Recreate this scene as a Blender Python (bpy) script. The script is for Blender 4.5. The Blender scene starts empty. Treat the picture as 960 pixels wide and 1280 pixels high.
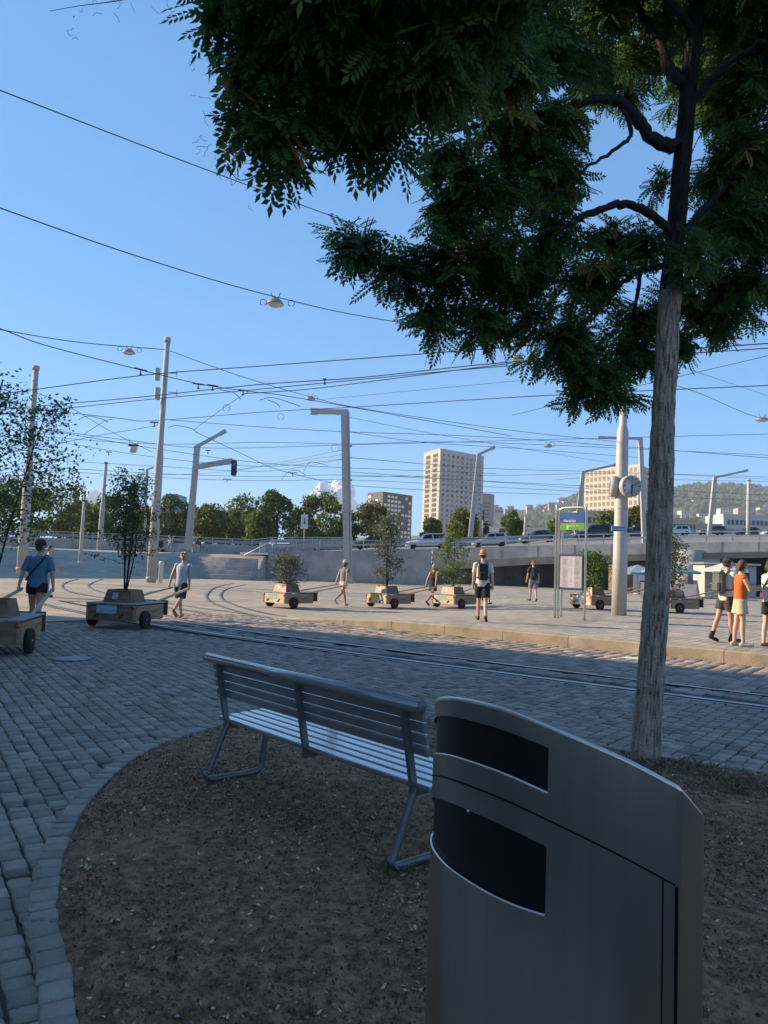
import bpy, bmesh, math, random
import numpy as np
from mathutils import Vector, Matrix, noise as mnoise

SC = bpy.context.scene
COL = SC.collection
R = math.radians
rnd = random.Random(7)
nrs = np.random.RandomState(11)

# ------------------------------------------------------------------ camera
CAM_H, PITCH, ROLL, FPX = 1.60, 4.0, 2.1, 950.0
cam_d = bpy.data.cameras.new('camera')
cam = bpy.data.objects.new('camera', cam_d)
COL.objects.link(cam)
CAM_M = Matrix.Translation((0, 0, CAM_H)) @ Matrix.Rotation(R(-ROLL), 4, 'Y') @ Matrix.Rotation(R(90 + PITCH), 4, 'X')
cam.matrix_world = CAM_M
cam_d.sensor_fit = 'VERTICAL'
cam_d.sensor_height = 36.0
cam_d.lens = FPX / 1280.0 * 36.0
cam_d.clip_start = 0.05
cam_d.clip_end = 20000
SC.camera = cam
CAM_R = CAM_M.to_3x3()

# ------------------------------------------------------------------ sky, sun, exposure
SUN_EL = 24.0
SUN_H = Vector((-0.98, 0.20, 0)).normalized()          # horizontal direction towards the sun
SUN_V = Vector((SUN_H.x * math.cos(R(SUN_EL)), SUN_H.y * math.cos(R(SUN_EL)), math.sin(R(SUN_EL))))
world = bpy.data.worlds.new('World')
SC.world = world
world.use_nodes = True
wn = world.node_tree.nodes
wl = world.node_tree.links
bg = wn['Background']
sky = wn.new('ShaderNodeTexSky')
sky.sky_type = 'NISHITA'
sky.sun_disc = False
sky.sun_elevation = R(SUN_EL)
sky.sun_rotation = math.atan2(SUN_H.x, SUN_H.y)
sky.altitude = 1500
sky.air_density = 1.0
sky.dust_density = 0.0
sky.ozone_density = 7.0
sky_g = wn.new('ShaderNodeGamma')                # the phone's soft shoulder: flattens the sky's steep brightness range
sky_g.inputs[1].default_value = 0.45
sky_t = wn.new('ShaderNodeMix')
sky_t.data_type = 'RGBA'
sky_t.blend_type = 'MULTIPLY'
sky_t.inputs[0].default_value = 1.0
sky_t.inputs[7].default_value = (0.77, 1.33, 1.83, 1)
wl.new(sky.outputs[0], sky_g.inputs[0])
wl.new(sky_g.outputs[0], sky_t.inputs[6])
wl.new(sky_t.outputs[2], bg.inputs[0])
bg.inputs[1].default_value = 0.15
sun_d = bpy.data.lights.new('sun', 'SUN')
sun_d.energy = 5.0
sun_d.angle = R(0.55)
sun_d.color = (1.0, 0.79, 0.53)
sun = bpy.data.objects.new('sun', sun_d)
COL.objects.link(sun)
sun.location = SUN_V * 100
sun.rotation_euler = (-SUN_V).to_track_quat('-Z', 'Y').to_euler()
SC.view_settings.view_transform = 'Standard'
SC.view_settings.look = 'None'
SC.view_settings.exposure = 0.9
SC.view_settings.gamma = 1.0
SC.view_settings.use_curve_mapping = False
SC.cycles.use_denoising = True
SC.cycles.max_bounces = 8
SC.cycles.transparent_max_bounces = 12
SC.cycles.sample_clamp_indirect = 8

# ------------------------------------------------------------------ measuring helpers (camera survey -> world metres)
def ray(px, py):
    return CAM_R @ Vector(((px - 480) / FPX, -(py - 640) / FPX, -1.0))
def W(px, py, d):
    r = ray(px, py)
    return Vector((0, 0, CAM_H)) + r * (d / r.y)
def G(px, py, z=0.0):
    r = ray(px, py)
    return Vector((0, 0, CAM_H)) + r * ((z - CAM_H) / r.z)
def PXM(d):
    return FPX / d

# ------------------------------------------------------------------ materials
MATS = {}
def lin(c):
    return tuple(((v / 12.92) if v <= .04045 else ((v + .055) / 1.055) ** 2.4) for v in c)
def mat(name, col, rough=.7, metal=0.0, var=.18, scale=6.0, col2=None, bump=0.0, bscale=60.0, spec=.5, stretch=None, coords='Object', detail=4.0, aniso=0.0, coat=0.0):
    if name in MATS:
        return MATS[name]
    m = bpy.data.materials.new(name)
    m.use_nodes = True
    nt = m.node_tree
    N, L = nt.nodes, nt.links
    b = N['Principled BSDF']
    tc = N.new('ShaderNodeTexCoord')
    mp = N.new('ShaderNodeMapping')
    L.new(tc.outputs[coords], mp.inputs[0])
    if stretch:
        mp.inputs['Scale'].default_value = stretch
    nz = N.new('ShaderNodeTexNoise')
    nz.inputs['Scale'].default_value = scale
    nz.inputs['Detail'].default_value = detail
    nz.inputs['Roughness'].default_value = .6
    L.new(mp.outputs[0], nz.inputs['Vector'])
    rp = N.new('ShaderNodeValToRGB')
    rp.color_ramp.elements[0].position = .3
    rp.color_ramp.elements[1].position = .7
    a = tuple(max(0, v * (1 - var)) for v in col)
    c = tuple(min(1, v * (1 + var)) for v in (col2 or col))
    rp.color_ramp.elements[0].color = (*a, 1)
    rp.color_ramp.elements[1].color = (*c, 1)
    L.new(nz.outputs[0], rp.inputs[0])
    L.new(rp.outputs[0], b.inputs['Base Color'])
    b.inputs['Roughness'].default_value = rough
    b.inputs['Metallic'].default_value = metal
    b.inputs['Specular IOR Level'].default_value = spec
    if aniso:
        b.inputs['Anisotropic'].default_value = aniso
    if coat:
        b.inputs['Coat Weight'].default_value = coat
        b.inputs['Coat Roughness'].default_value = .08
    if bump:
        n2 = N.new('ShaderNodeTexNoise')
        n2.inputs['Scale'].default_value = bscale
        n2.inputs['Detail'].default_value = 5
        L.new(mp.outputs[0], n2.inputs['Vector'])
        bp = N.new('ShaderNodeBump')
        bp.inputs['Strength'].default_value = bump
        bp.inputs['Distance'].default_value = .02
        L.new(n2.outputs[0], bp.inputs['Height'])
        L.new(bp.outputs[0], b.inputs['Normal'])
    MATS[name] = m
    return m

def attr_mat(name, ramp, rough=.8, translucent=0.0, spec=.3, bump=0.0, bscale=80.0, attr='tint', noise_mix=0.0, nscale=5.0):
    """colour picked along a ramp by a per-piece attribute (each stone, leaf or chip has its own pigment)"""
    if name in MATS:
        return MATS[name]
    m = bpy.data.materials.new(name)
    m.use_nodes = True
    nt = m.node_tree
    N, L = nt.nodes, nt.links
    b = N['Principled BSDF']
    at = N.new('ShaderNodeAttribute')
    at.attribute_name = attr
    rp = N.new('ShaderNodeValToRGB')
    els = rp.color_ramp.elements
    while len(els) < len(ramp):
        els.new(.5)
    for e, (p, c) in zip(els, ramp):
        e.position = p
        e.color = (*c, 1)
    src = at.outputs['Fac']
    tc = N.new('ShaderNodeTexCoord')
    if noise_mix:
        nz = N.new('ShaderNodeTexNoise')
        nz.inputs['Scale'].default_value = nscale
        nz.inputs['Detail'].default_value = 4
        L.new(tc.outputs['Object'], nz.inputs['Vector'])
        ma = N.new('ShaderNodeMath')
        ma.operation = 'MULTIPLY_ADD'
        ma.inputs[1].default_value = noise_mix
        L.new(nz.outputs[0], ma.inputs[0])
        sb = N.new('ShaderNodeMath')
        sb.operation = 'SUBTRACT'
        sb.inputs[1].default_value = noise_mix * .5
        L.new(src, sb.inputs[0])
        L.new(sb.outputs[0], ma.inputs[2])
        src = ma.outputs[0]
    L.new(src, rp.inputs[0])
    L.new(rp.outputs[0], b.inputs['Base Color'])
    b.inputs['Roughness'].default_value = rough
    b.inputs['Specular IOR Level'].default_value = spec
    if bump:
        n2 = N.new('ShaderNodeTexNoise')
        n2.inputs['Scale'].default_value = bscale
        n2.inputs['Detail'].default_value = 6
        L.new(tc.outputs['Object'], n2.inputs['Vector'])
        bp = N.new('ShaderNodeBump')
        bp.inputs['Strength'].default_value = bump
        bp.inputs['Distance'].default_value = .02
        L.new(n2.outputs[0], bp.inputs['Height'])
        L.new(bp.outputs[0], b.inputs['Normal'])
    if translucent:
        tr = N.new('ShaderNodeBsdfTranslucent')
        mx = N.new('ShaderNodeMixShader')
        mx.inputs[0].default_value = translucent
        L.new(rp.outputs[0], tr.inputs[0])
        L.new(b.outputs[0], mx.inputs[1])
        L.new(tr.outputs[0], mx.inputs[2])
        L.new(mx.outputs[0], N['Material Output'].inputs[0])
    MATS[name] = m
    return m

# ------------------------------------------------------------------ mesh helpers
def frame(d, up=Vector((0, 0, 1))):
    d = d.normalized()
    if abs(d.dot(up)) > .98:
        up = Vector((0, 1, 0))
    x = d.cross(up).normalized()
    return x, x.cross(d).normalized()

class MB:
    def __init__(s):
        s.v, s.f, s.sm = [], [], []
    def add(s, vs, fs, smooth=False):
        o = len(s.v)
        s.v += [tuple(p) for p in vs]
        s.f += [tuple(i + o for i in f) for f in fs]
        s.sm += [smooth] * len(fs)
        return s
    def box(s, c, size, M=None, bev=0.0):
        """box; bev > 0 chamfers all its edges"""
        hx, hy, hz = size[0] / 2, size[1] / 2, size[2] / 2
        c = Vector(c)
        if bev <= 0:
            vs = [Vector((x * hx, y * hy, z * hz)) for x in (-1, 1) for y in (-1, 1) for z in (-1, 1)]
            fs = [(0, 1, 3, 2), (4, 6, 7, 5), (0, 4, 5, 1), (2, 3, 7, 6), (0, 2, 6, 4), (1, 5, 7, 3)]
        else:
            bm = bmesh.new()
            bmesh.ops.create_cube(bm, size=1)
            for v in bm.verts:
                v.co = Vector((v.co.x * 2 * hx, v.co.y * 2 * hy, v.co.z * 2 * hz))
            bmesh.ops.bevel(bm, geom=list(bm.edges), offset=bev, segments=1, affect='EDGES')
            bm.verts.index_update()
            vs = [v.co.copy() for v in bm.verts]
            fs = [[v.index for v in f.verts] for f in bm.faces]
            bm.free()
        if M is not None:
            vs = [M @ p for p in vs]
        return s.add([p + c for p in vs], fs)
    def tube(s, pts, rad, n=8, cap=True, smooth=True, flat=None):
        """round bar along pts; rad is one radius or one for each point; flat=(a,b) gives an oval/rectangular scale"""
        pts = [Vector(p) for p in pts]
        if not hasattr(rad, '__len__'):
            rad = [rad] * len(pts)
        dirs = []
        for i in range(len(pts)):
            a = pts[max(0, i - 1)]
            b = pts[min(len(pts) - 1, i + 1)]
            d = b - a
            dirs.append(d.normalized() if d.length > 1e-9 else Vector((0, 0, 1)))
        x, y = frame(dirs[0])
        vs, fs = [], []
        for i, p in enumerate(pts):
            d = dirs[i]
            x = (x - d * x.dot(d))
            if x.length < 1e-6:
                x, y = frame(d)
            x.normalize()
            y = d.cross(x)
            for k in range(n):
                a = 2 * math.pi * k / n
                vs.append(p + (x * math.cos(a) + y * math.sin(a)) * rad[i])
        for i in range(len(pts) - 1):
            for k in range(n):
                k2 = (k + 1) % n
                fs.append((i * n + k, i * n + k2, (i + 1) * n + k2, (i + 1) * n + k))
        s.add(vs, fs, smooth)
        if cap:
            o = len(s.v) - len(vs)
            s.f += [tuple(o + k for k in reversed(range(n))), tuple(o + (len(pts) - 1) * n + k for k in range(n))]
            s.sm += [False, False]
        return s
    def bar(s, a, b, w, h, up=Vector((0, 0, 1))):
        """rectangular bar from a to b"""
        a, b = Vector(a), Vector(b)
        x, y = frame(b - a, up)
        vs = [q + x * sx * w / 2 + y * sy * h / 2 for q in (a, b) for sx, sy in ((-1, -1), (1, -1), (1, 1), (-1, 1))]
        return s.add(vs, [(3, 2, 1, 0), (4, 5, 6, 7), (0, 1, 5, 4), (1, 2, 6, 5), (2, 3, 7, 6), (3, 0, 4, 7)])
    def prism(s, poly, z0, z1, M=None):
        n = len(poly)
        vs = [Vector((p[0], p[1], z0)) for p in poly] + [Vector((p[0], p[1], z1)) for p in poly]
        if M is not None:
            vs = [M @ v for v in vs]
        return s.add(vs, [tuple(reversed(range(n))), tuple(range(n, 2 * n))] + [(i, (i + 1) % n, n + (i + 1) % n, n + i) for i in range(n)])
    def ball(s, c, r, seg=12, rings=8, M=None):
        c = Vector(c)
        if not hasattr(r, '__len__'):
            r = (r, r, r)
        vs = [Vector((0, 0, -r[2]))]
        for i in range(1, rings):
            t = math.pi * i / rings - math.pi / 2
            for k in range(seg):
                a = 2 * math.pi * k / seg
                vs.append(Vector((math.cos(t) * math.cos(a) * r[0], math.cos(t) * math.sin(a) * r[1], math.sin(t) * r[2])))
        vs.append(Vector((0, 0, r[2])))
        fs = [(0, 1 + (k + 1) % seg, 1 + k) for k in range(seg)]
        for i in range(rings - 2):
            for k in range(seg):
                k2 = (k + 1) % seg
                fs.append((1 + i * seg + k, 1 + i * seg + k2, 1 + (i + 1) * seg + k2, 1 + (i + 1) * seg + k))
        t = len(vs) - 1
        fs += [(t, 1 + (rings - 2) * seg + k, 1 + (rings - 2) * seg + (k + 1) % seg) for k in range(seg)]
        if M is not None:
            vs = [M @ v for v in vs]
        return s.add([v + c for v in vs], fs, True)
    def lathe(s, prof, c=(0, 0, 0), n=20, M=None, smooth=True):
        """profile [(r, z)] turned about z"""
        c = Vector(c)
        vs, fs = [], []
        for r, z in prof:
            for k in range(n):
                a = 2 * math.pi * k / n
                vs.append(Vector((r * math.cos(a), r * math.sin(a), z)))
        for i in range(len(prof) - 1):
            for k in range(n):
                k2 = (k + 1) % n
                fs.append((i * n + k, i * n + k2, (i + 1) * n + k2, (i + 1) * n + k))
        if M is not None:
            vs = [M @ v for v in vs]
        s.add([v + c for v in vs], fs, smooth)
        o = len(s.v) - len(vs)
        if prof[0][0] > 1e-5:
            s.f.append(tuple(o + k for k in reversed(range(n)))); s.sm.append(False)
        if prof[-1][0] > 1e-5:
            s.f.append(tuple(o + (len(prof) - 1) * n + k for k in range(n))); s.sm.append(False)
        return s
    def mesh(s, name, m=None):
        me = bpy.data.meshes.new(name)
        me.from_pydata(s.v, [], s.f)
        me.polygons.foreach_set('use_smooth', s.sm)
        if m:
            me.materials.append(m)
        me.update()
        return me
    def build(s, name, m, parent=None, loc=None, kind=None):
        o = bpy.data.objects.new(name, s.mesh(name, m))
        COL.objects.link(o)
        if parent is not None:
            o.parent = parent
        if loc is not None:
            o.location = loc
        if kind:
            o['kind'] = kind
        return o

def link(name, me, parent=None, loc=None, kind=None):
    o = bpy.data.objects.new(name, me)
    COL.objects.link(o)
    if parent is not None:
        o.parent = parent
    if loc is not None:
        o.location = loc
    if kind:
        o['kind'] = kind
    return o
def tag(o, label, cat, group=None):
    o['label'] = label
    o['category'] = cat
    if group:
        o['group'] = group
    return o
def thing(name, label, cat, loc=(0, 0, 0), rz=0.0, group=None):
    o = bpy.data.objects.new(name, None)
    o.empty_display_size = .2
    COL.objects.link(o)
    o.location = loc
    o.rotation_euler = (0, 0, rz)
    return tag(o, label, cat, group)
def struct(o):
    o['kind'] = 'structure'
    return o
def np_mesh(name, verts, quads, m, tint=None, smooth=False):
    """big mesh from numpy arrays; quads is (n,4) or (n,3); tint is one value for each face"""
    me = bpy.data.meshes.new(name)
    k = quads.shape[1]
    me.vertices.add(len(verts))
    me.vertices.foreach_set('co', np.ascontiguousarray(verts, dtype=np.float32).ravel())
    me.loops.add(quads.size)
    me.loops.foreach_set('vertex_index', np.ascontiguousarray(quads, dtype=np.int32).ravel())
    me.polygons.add(len(quads))
    me.polygons.foreach_set('loop_start', np.arange(0, quads.size, k, dtype=np.int32))
    if smooth:
        me.polygons.foreach_set('use_smooth', np.ones(len(quads), dtype=bool))
    me.materials.append(m)
    me.update(calc_edges=True)
    if tint is not None:
        at = me.attributes.new('tint', 'FLOAT', 'FACE')
        at.data.foreach_set('value', np.ascontiguousarray(tint, dtype=np.float32))
    return me
def sstep(a, b, x):
    t = max(0.0, min(1.0, (x - a) / (b - a)))
    return t * t * (3 - 2 * t)
def catmull(pts, n=8, closed=False):
    out = []
    P = [Vector(p) for p in pts]
    m = len(P)
    for i in range(m if closed else m - 1):
        if closed:
            p0, p1, p2, p3 = P[(i - 1) % m], P[i], P[(i + 1) % m], P[(i + 2) % m]
        else:
            p0, p1, p2, p3 = P[max(0, i - 1)], P[i], P[i + 1], P[min(m - 1, i + 2)]
        for k in range(n):
            t = k / n
            out.append(.5 * ((2 * p1) + (p2 - p0) * t + (2 * p0 - 5 * p1 + 4 * p2 - p3) * t * t + (3 * p1 - p0 - 3 * p2 + p3) * t ** 3))
    if not closed:
        out.append(P[-1])
    return out
def inside(poly, x, y):
    c = False
    j = len(poly) - 1
    for i in range(len(poly)):
        xi, yi = poly[i][0], poly[i][1]
        xj, yj = poly[j][0], poly[j][1]
        if (yi > y) != (yj > y) and x < (xj - xi) * (y - yi) / (yj - yi) + xi:
            c = not c
        j = i
    return c
TMP = bpy.data.scenes.new('workbench')
def evaluated_mesh(o):
    TMP.collection.objects.link(o)
    vl = TMP.view_layers[0]
    vl.update()
    me = bpy.data.meshes.new_from_object(o.evaluated_get(vl.depsgraph))
    bpy.data.objects.remove(o)
    return me
def text_mesh(name, body, size, m, parent, loc, rot, depth=.002, align='CENTER', sx=1.0):
    """lettering as a mesh of its own"""
    cu = bpy.data.curves.new('lettering', 'FONT')
    cu.body = body
    cu.size = size
    cu.extrude = depth
    cu.align_x = align
    cu.align_y = 'CENTER'
    cu.resolution_u = 2
    me = evaluated_mesh(bpy.data.objects.new('lettering', cu))
    bpy.data.curves.remove(cu)
    me.name = name
    me.materials.clear()
    me.materials.append(m)
    t = link(name, me, parent, loc)
    t.rotation_euler = rot
    t.scale = (sx, 1, 1)
    return t
def remeshed(name, mb, m, voxel, smooth_it=3, parent=None):
    """one continuous skin over overlapping solids"""
    o = bpy.data.objects.new(name, mb.mesh(name))
    md = o.modifiers.new('remesh', 'REMESH')
    md.mode = 'VOXEL'
    md.voxel_size = voxel
    if smooth_it:
        sm = o.modifiers.new('smooth', 'SMOOTH')
        sm.factor = .5
        sm.iterations = smooth_it
    me = evaluated_mesh(o)
    me.name = name
    me.materials.clear()
    me.materials.append(m)
    me.polygons.foreach_set('use_smooth', np.ones(len(me.polygons), dtype=bool))
    return link(name, me, parent)
# ================================================================== THE GROUND
NS = Vector((0.6, 0.8, 0))      # across the tram street
TS = Vector((0.8, -0.6, 0))     # along it, towards the right
def ground_z(x, y):
    """the plaza climbs on its left towards the flyover, steeply beside the retaining wall"""
    if y < 40 or x > -10.15:
        return 0.0
    t = sstep(-24, -15, x)
    z = 2.05 * sstep(48 + 12.5 * t, 75 - 8.5 * t, y)
    return z * (1.0 if y < 400 else 1.0 - sstep(400, 800, y))
def GZ(px, py):
    """point of the rolling ground under a pixel"""
    z = 0.0
    for _ in range(30):
        p = G(px, py, z)
        if p.y < 0 or p.y > 400:
            p = W(px, py, 70)
        z = .6 * z + .4 * ground_z(p.x, p.y)
    return Vector((p.x, p.y, ground_z(p.x, p.y)))

def asphalt(name, c1, c2, patch):
    m = mat(name, c1, .9, var=.12, scale=.35, col2=c2, bump=.35, bscale=90, detail=8)
    nt = m.node_tree
    N, L = nt.nodes, nt.links
    b = N['Principled BSDF']
    tc = N['Texture Coordinate']
    src = b.inputs['Base Color'].links[0].from_socket
    v = N.new('ShaderNodeTexNoise')
    v.inputs['Scale'].default_value = 45
    v.inputs['Detail'].default_value = 6
    L.new(tc.outputs['Object'], v.inputs['Vector'])
    st = N.new('ShaderNodeTexNoise')
    st.inputs['Scale'].default_value = .9
    st.inputs['Detail'].default_value = 7
    st.inputs['Roughness'].default_value = .7
    L.new(tc.outputs['Object'], st.inputs['Vector'])
    r2 = N.new('ShaderNodeValToRGB')
    r2.color_ramp.elements[0].position = .42
    r2.color_ramp.elements[1].position = .62
    r2.color_ramp.elements[0].color = (*[patch] * 3, 1)
    r2.color_ramp.elements[1].color = (1.08, 1.07, 1.05, 1)
    L.new(st.outputs[0], r2.inputs[0])
    mx = N.new('ShaderNodeMix')
    mx.data_type = 'RGBA'
    mx.blend_type = 'MULTIPLY'
    mx.inputs[0].default_value = 1
    L.new(src, mx.inputs[6])
    L.new(r2.outputs[0], mx.inputs[7])
    m3 = N.new('ShaderNodeMix')
    m3.data_type = 'RGBA'
    m3.blend_type = 'OVERLAY'
    m3.inputs[0].default_value = .35
    L.new(mx.outputs[2], m3.inputs[6])
    L.new(v.outputs[0], m3.inputs[7])
    L.new(m3.outputs[2], b.inputs['Base Color'])
    return m

M_ASPH = asphalt('plaza_asphalt', (.325, .277, .215), (.39, .335, .262), .80)
M_ROAD = asphalt('street_asphalt', (.20, .195, .19), (.25, .24, .23), .75)
def geo(a, b, n, p=2.2):
    return [a + (b - a) * (i / n) ** p for i in range(n + 1)]
xs = sorted(set([round(-v, 3) for v in geo(24, 2900, 14)] + [round(v, 3) for v in geo(24, 2900, 14)] + [-24 + i * .8 for i in range(1, 60)] + [-10.2, -10.1]))
ys = sorted(set([round(-v, 3) for v in geo(6, 1500, 8)] + [-6 + i * 2.0 for i in range(1, 24)] + [42 + i * .8 for i in range(46)] + [80 + i * 2.0 for i in range(12)] + [round(v, 3) for v in geo(104, 3600, 14)]))
gv = [(x, y, ground_z(x, y)) for y in ys for x in xs]
nx = len(xs)
gf = [(j * nx + i, j * nx + i + 1, (j + 1) * nx + i + 1, (j + 1) * nx + i) for j in range(len(ys) - 1) for i in range(nx - 1)]
g = MB(); g.add(gv, gf, True)
ground = struct(g.build('ground', M_ASPH))

# ------------------------------------------------------------------ planting bed outline
bed_ctrl = [G(97, 1280), G(72, 1130), G(98, 1030), G(155, 962), G(215, 930), G(300, 906), G(420, 895), G(560, 905), G(700, 928), G(830, 952), G(960, 972)]
bed_ctrl = [Vector((p.x, p.y, 0)) for p in bed_ctrl]
d_end = (bed_ctrl[-1] - bed_ctrl[-2]).normalized()
bed_ctrl += [bed_ctrl[-1] + d_end * 2.5, bed_ctrl[-1] + d_end * 6, Vector((8.2, -1.0, 0)), Vector((5.0, -4.8, 0)), Vector((2.2, -4.4, 0)), Vector((.9, -2.2, 0)), Vector((.1, .2, 0)), Vector((-.45, 1.4, 0))]
bed_poly = catmull(bed_ctrl, 14, closed=True)
EDW = .125
def offset_poly(poly, d):
    out = []
    n = len(poly)
    for i in range(n):
        t = (poly[(i + 1) % n] - poly[i - 1]).normalized()
        out.append(poly[i] + Vector((-t.y, t.x, 0)) * d)
    return out
ar = sum(bed_poly[i].x * bed_poly[(i + 1) % len(bed_poly)].y - bed_poly[(i + 1) % len(bed_poly)].x * bed_poly[i].y for i in range(len(bed_poly)))
OUTW = 1 if ar < 0 else -1       # left normal points out when clockwise
bed_out = offset_poly(bed_poly, OUTW * (EDW + .012))

# ------------------------------------------------------------------ stone setts
RAMP_ST = [(0.0, (.145, .115, .094)), (.35, (.24, .19, .156)), (.7, (.315, .25, .206)), (1.0, (.40, .325, .27))]
M_SETT = attr_mat('grey_granite_sett', RAMP_ST, .78, bump=.5, bscale=55, noise_mix=.45, nscale=9, spec=.4)
M_JOINT = mat('dark_joint_sand', (.06, .052, .045), .95, var=.35, scale=20, bump=.4, bscale=120)
def sett_arrays(cells, zt, ztop_ref=None):
    """cells (n,6): cx, cy, ux, uy, length along u, width across; 9 quads each"""
    c = np.asarray(cells, dtype=np.float64)
    n = len(c)
    u = c[:, 2:4]
    w = np.stack([-u[:, 1], u[:, 0]], 1)
    hl, hw = c[:, 4] / 2, c[:, 5] / 2
    ch = .008
    top = zt + nrs.uniform(-.004, .004, n)
    tx, ty = nrs.normal(0, .018, n), nrs.normal(0, .018, n)
    V = np.zeros((n, 12, 3))
    k = 0
    for lev, ins, dz in ((0, 0, -.05), (1, 0, -.010), (2, ch, 0)):
        for sx, sy in ((-1, -1), (1, -1), (1, 1), (-1, 1)):
            jx = nrs.normal(0, .0045, n) if lev else 0
            jy = nrs.normal(0, .0045, n) if lev else 0
            a = sx * (hl - ins) + jx
            b = sy * (hw - ins) + jy
            V[:, k, 0] = c[:, 0] + u[:, 0] * a + w[:, 0] * b
            V[:, k, 1] = c[:, 1] + u[:, 1] * a + w[:, 1] * b
            V[:, k, 2] = top + dz + (tx * a + ty * b if lev else 0)
            k += 1
    q = []
    for lo in (0, 4):
        for i in range(4):
            j = (i + 1) % 4
            q.append((lo + i, lo + j, lo + 4 + j, lo + 4 + i))
    q.append((8, 9, 10, 11))
    q = np.array(q)
    Q = (q[None] + (np.arange(n) * 12)[:, None, None]).reshape(-1, 4)
    tint = nrs.beta(2.2, 2.2, n)
    return V, Q, tint
def in_view(x, y, m=1.6):
    return y > -.2 and abs(x) < .56 * max(y, 0) + m
bo = [(p.x, p.y) for p in offset_poly(bed_poly, OUTW * EDW * .5)]
cells = []
def lay(dirv, stripw, lng, region, jit=.012):
    """courses along dirv, each stripw wide, cut into stones lng long"""
    d = Vector(dirv).normalized()
    wv = Vector((-d.y, d.x, 0))
    rr = random.Random(3)
    for i in range(-230, 230):
        b = i * stripw + rr.uniform(-.004, .004)
        a = -20 + rr.random() * lng
        while a < 30:
            L = lng * rr.uniform(.78, 1.28)
            p = d * (a + L / 2) + wv * b
            a += L
            if in_view(p.x, p.y) and p.y < 22 and region(p.x, p.y):
                cells.append((p.x, p.y, d.x, d.y, L - .010, stripw - .010 + rr.uniform(-.006, .003)))
DIR_A = (-.54, .842, 0)
def reg_A(x, y):
    if y > 17.5: return False
    return x * .6 + y * .8 < 10.35 and (x < -.9 or (y - 7.0) * .6 - (x + .3) * .8 > 0) and not inside(bo, x, y)
def reg_B(x, y):
    return x * .6 + y * .8 < 10.35 and x >= -.9 and (y - 7.0) * .6 - (x + .3) * .8 <= 0 and not inside(bo, x, y)
def reg_C(x, y):
    q = x * .6 + y * .8
    return (10.95 < q < 11.42 or 11.62 < q < 15.25) and y > 8 and x > -6
lay(DIR_A, .122, .122, reg_A)
lay((.6, .8, 0), .14, .165, reg_B)
lay((.6, .8, 0), .22, .26, reg_C)
cells.sort(key=lambda c: c[0] ** 2 + c[1] ** 2)
ZS = .024
V, Q, tint = sett_arrays(cells, ZS)
# the street side of the bedding sheet follows the first rail
pv = MB()
def PN(q, t, z=0.0):
    p = NS * q + TS * t
    return Vector((p.x, p.y, z))
pv.add([PN(15.36, -17, .004), PN(-8, -17, .004), PN(-8, 16, .004), PN(15.36, 16, .004)], [(0, 1, 2, 3)])
pave = struct(pv.build('cobbled_pavement', M_JOINT))
NI = 300
for i in range(min(NI, len(cells))):
    me = np_mesh('sett', V[i], Q[:9], M_SETT, np.full(9, tint[i]))
    link('sett', me, pave)
n = len(cells) - NI
o = link('setts', np_mesh('setts', V[NI:].reshape(-1, 3), Q[:9 * n], M_SETT, np.repeat(tint[NI:], 9)), pave, kind='stuff')

# far cobbles left of the street, where the stones are too small to tell apart
def brick_mat(name, c1, c2, mortar, sx, sy, rot=0.0, bump=.4, msize=.06, rough=.85, bl=.5, var=.5):
    if name in MATS:
        return MATS[name]
    m = bpy.data.materials.new(name)
    m.use_nodes = True
    N, L = m.node_tree.nodes, m.node_tree.links
    b = N['Principled BSDF']
    tc = N.new('ShaderNodeTexCoord')
    mp = N.new('ShaderNodeMapping')
    mp.inputs['Rotation'].default_value = (0, 0, rot)
    L.new(tc.outputs['Object'], mp.inputs[0])
    br = N.new('ShaderNodeTexBrick')
    br.inputs['Color1'].default_value = (*c1, 1)
    br.inputs['Color2'].default_value = (*c2, 1)
    br.inputs['Mortar'].default_value = (*mortar, 1)
    br.inputs['Scale'].default_value = 1
    br.inputs['Brick Width'].default_value = sx
    br.inputs['Row Height'].default_value = sy
    br.inputs['Mortar Size'].default_value = msize * sy
    br.inputs['Mortar Smooth'].default_value = .3
    L.new(mp.outputs[0], br.inputs['Vector'])
    nz = N.new('ShaderNodeTexNoise')
    nz.inputs['Scale'].default_value = .8
    nz.inputs['Detail'].default_value = 7
    L.new(tc.outputs['Object'], nz.inputs['Vector'])
    mx = N.new('ShaderNodeMix')
    mx.data_type = 'RGBA'
    mx.blend_type = 'OVERLAY'
    mx.inputs[0].default_value = var
    L.new(br.outputs[0], mx.inputs[6])
    L.new(nz.outputs[0], mx.inputs[7])
    L.new(mx.outputs[2], b.inputs['Base Color'])
    b.inputs['Roughness'].default_value = rough
    bp = N.new('ShaderNodeBump')
    bp.inputs['Strength'].default_value = bump
    bp.inputs['Distance'].default_value = .02
    bp.invert = True
    L.new(br.outputs['Fac'], bp.inputs['Height'])
    L.new(bp.outputs[0], b.inputs['Normal'])
    MATS[name] = m
    return m
M_FARSETT = brick_mat('far_grey_setts', (.12, .12, .125), (.19, .185, .18), (.05, .05, .05), .13, .19, -math.atan2(.785, -.62))

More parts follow.
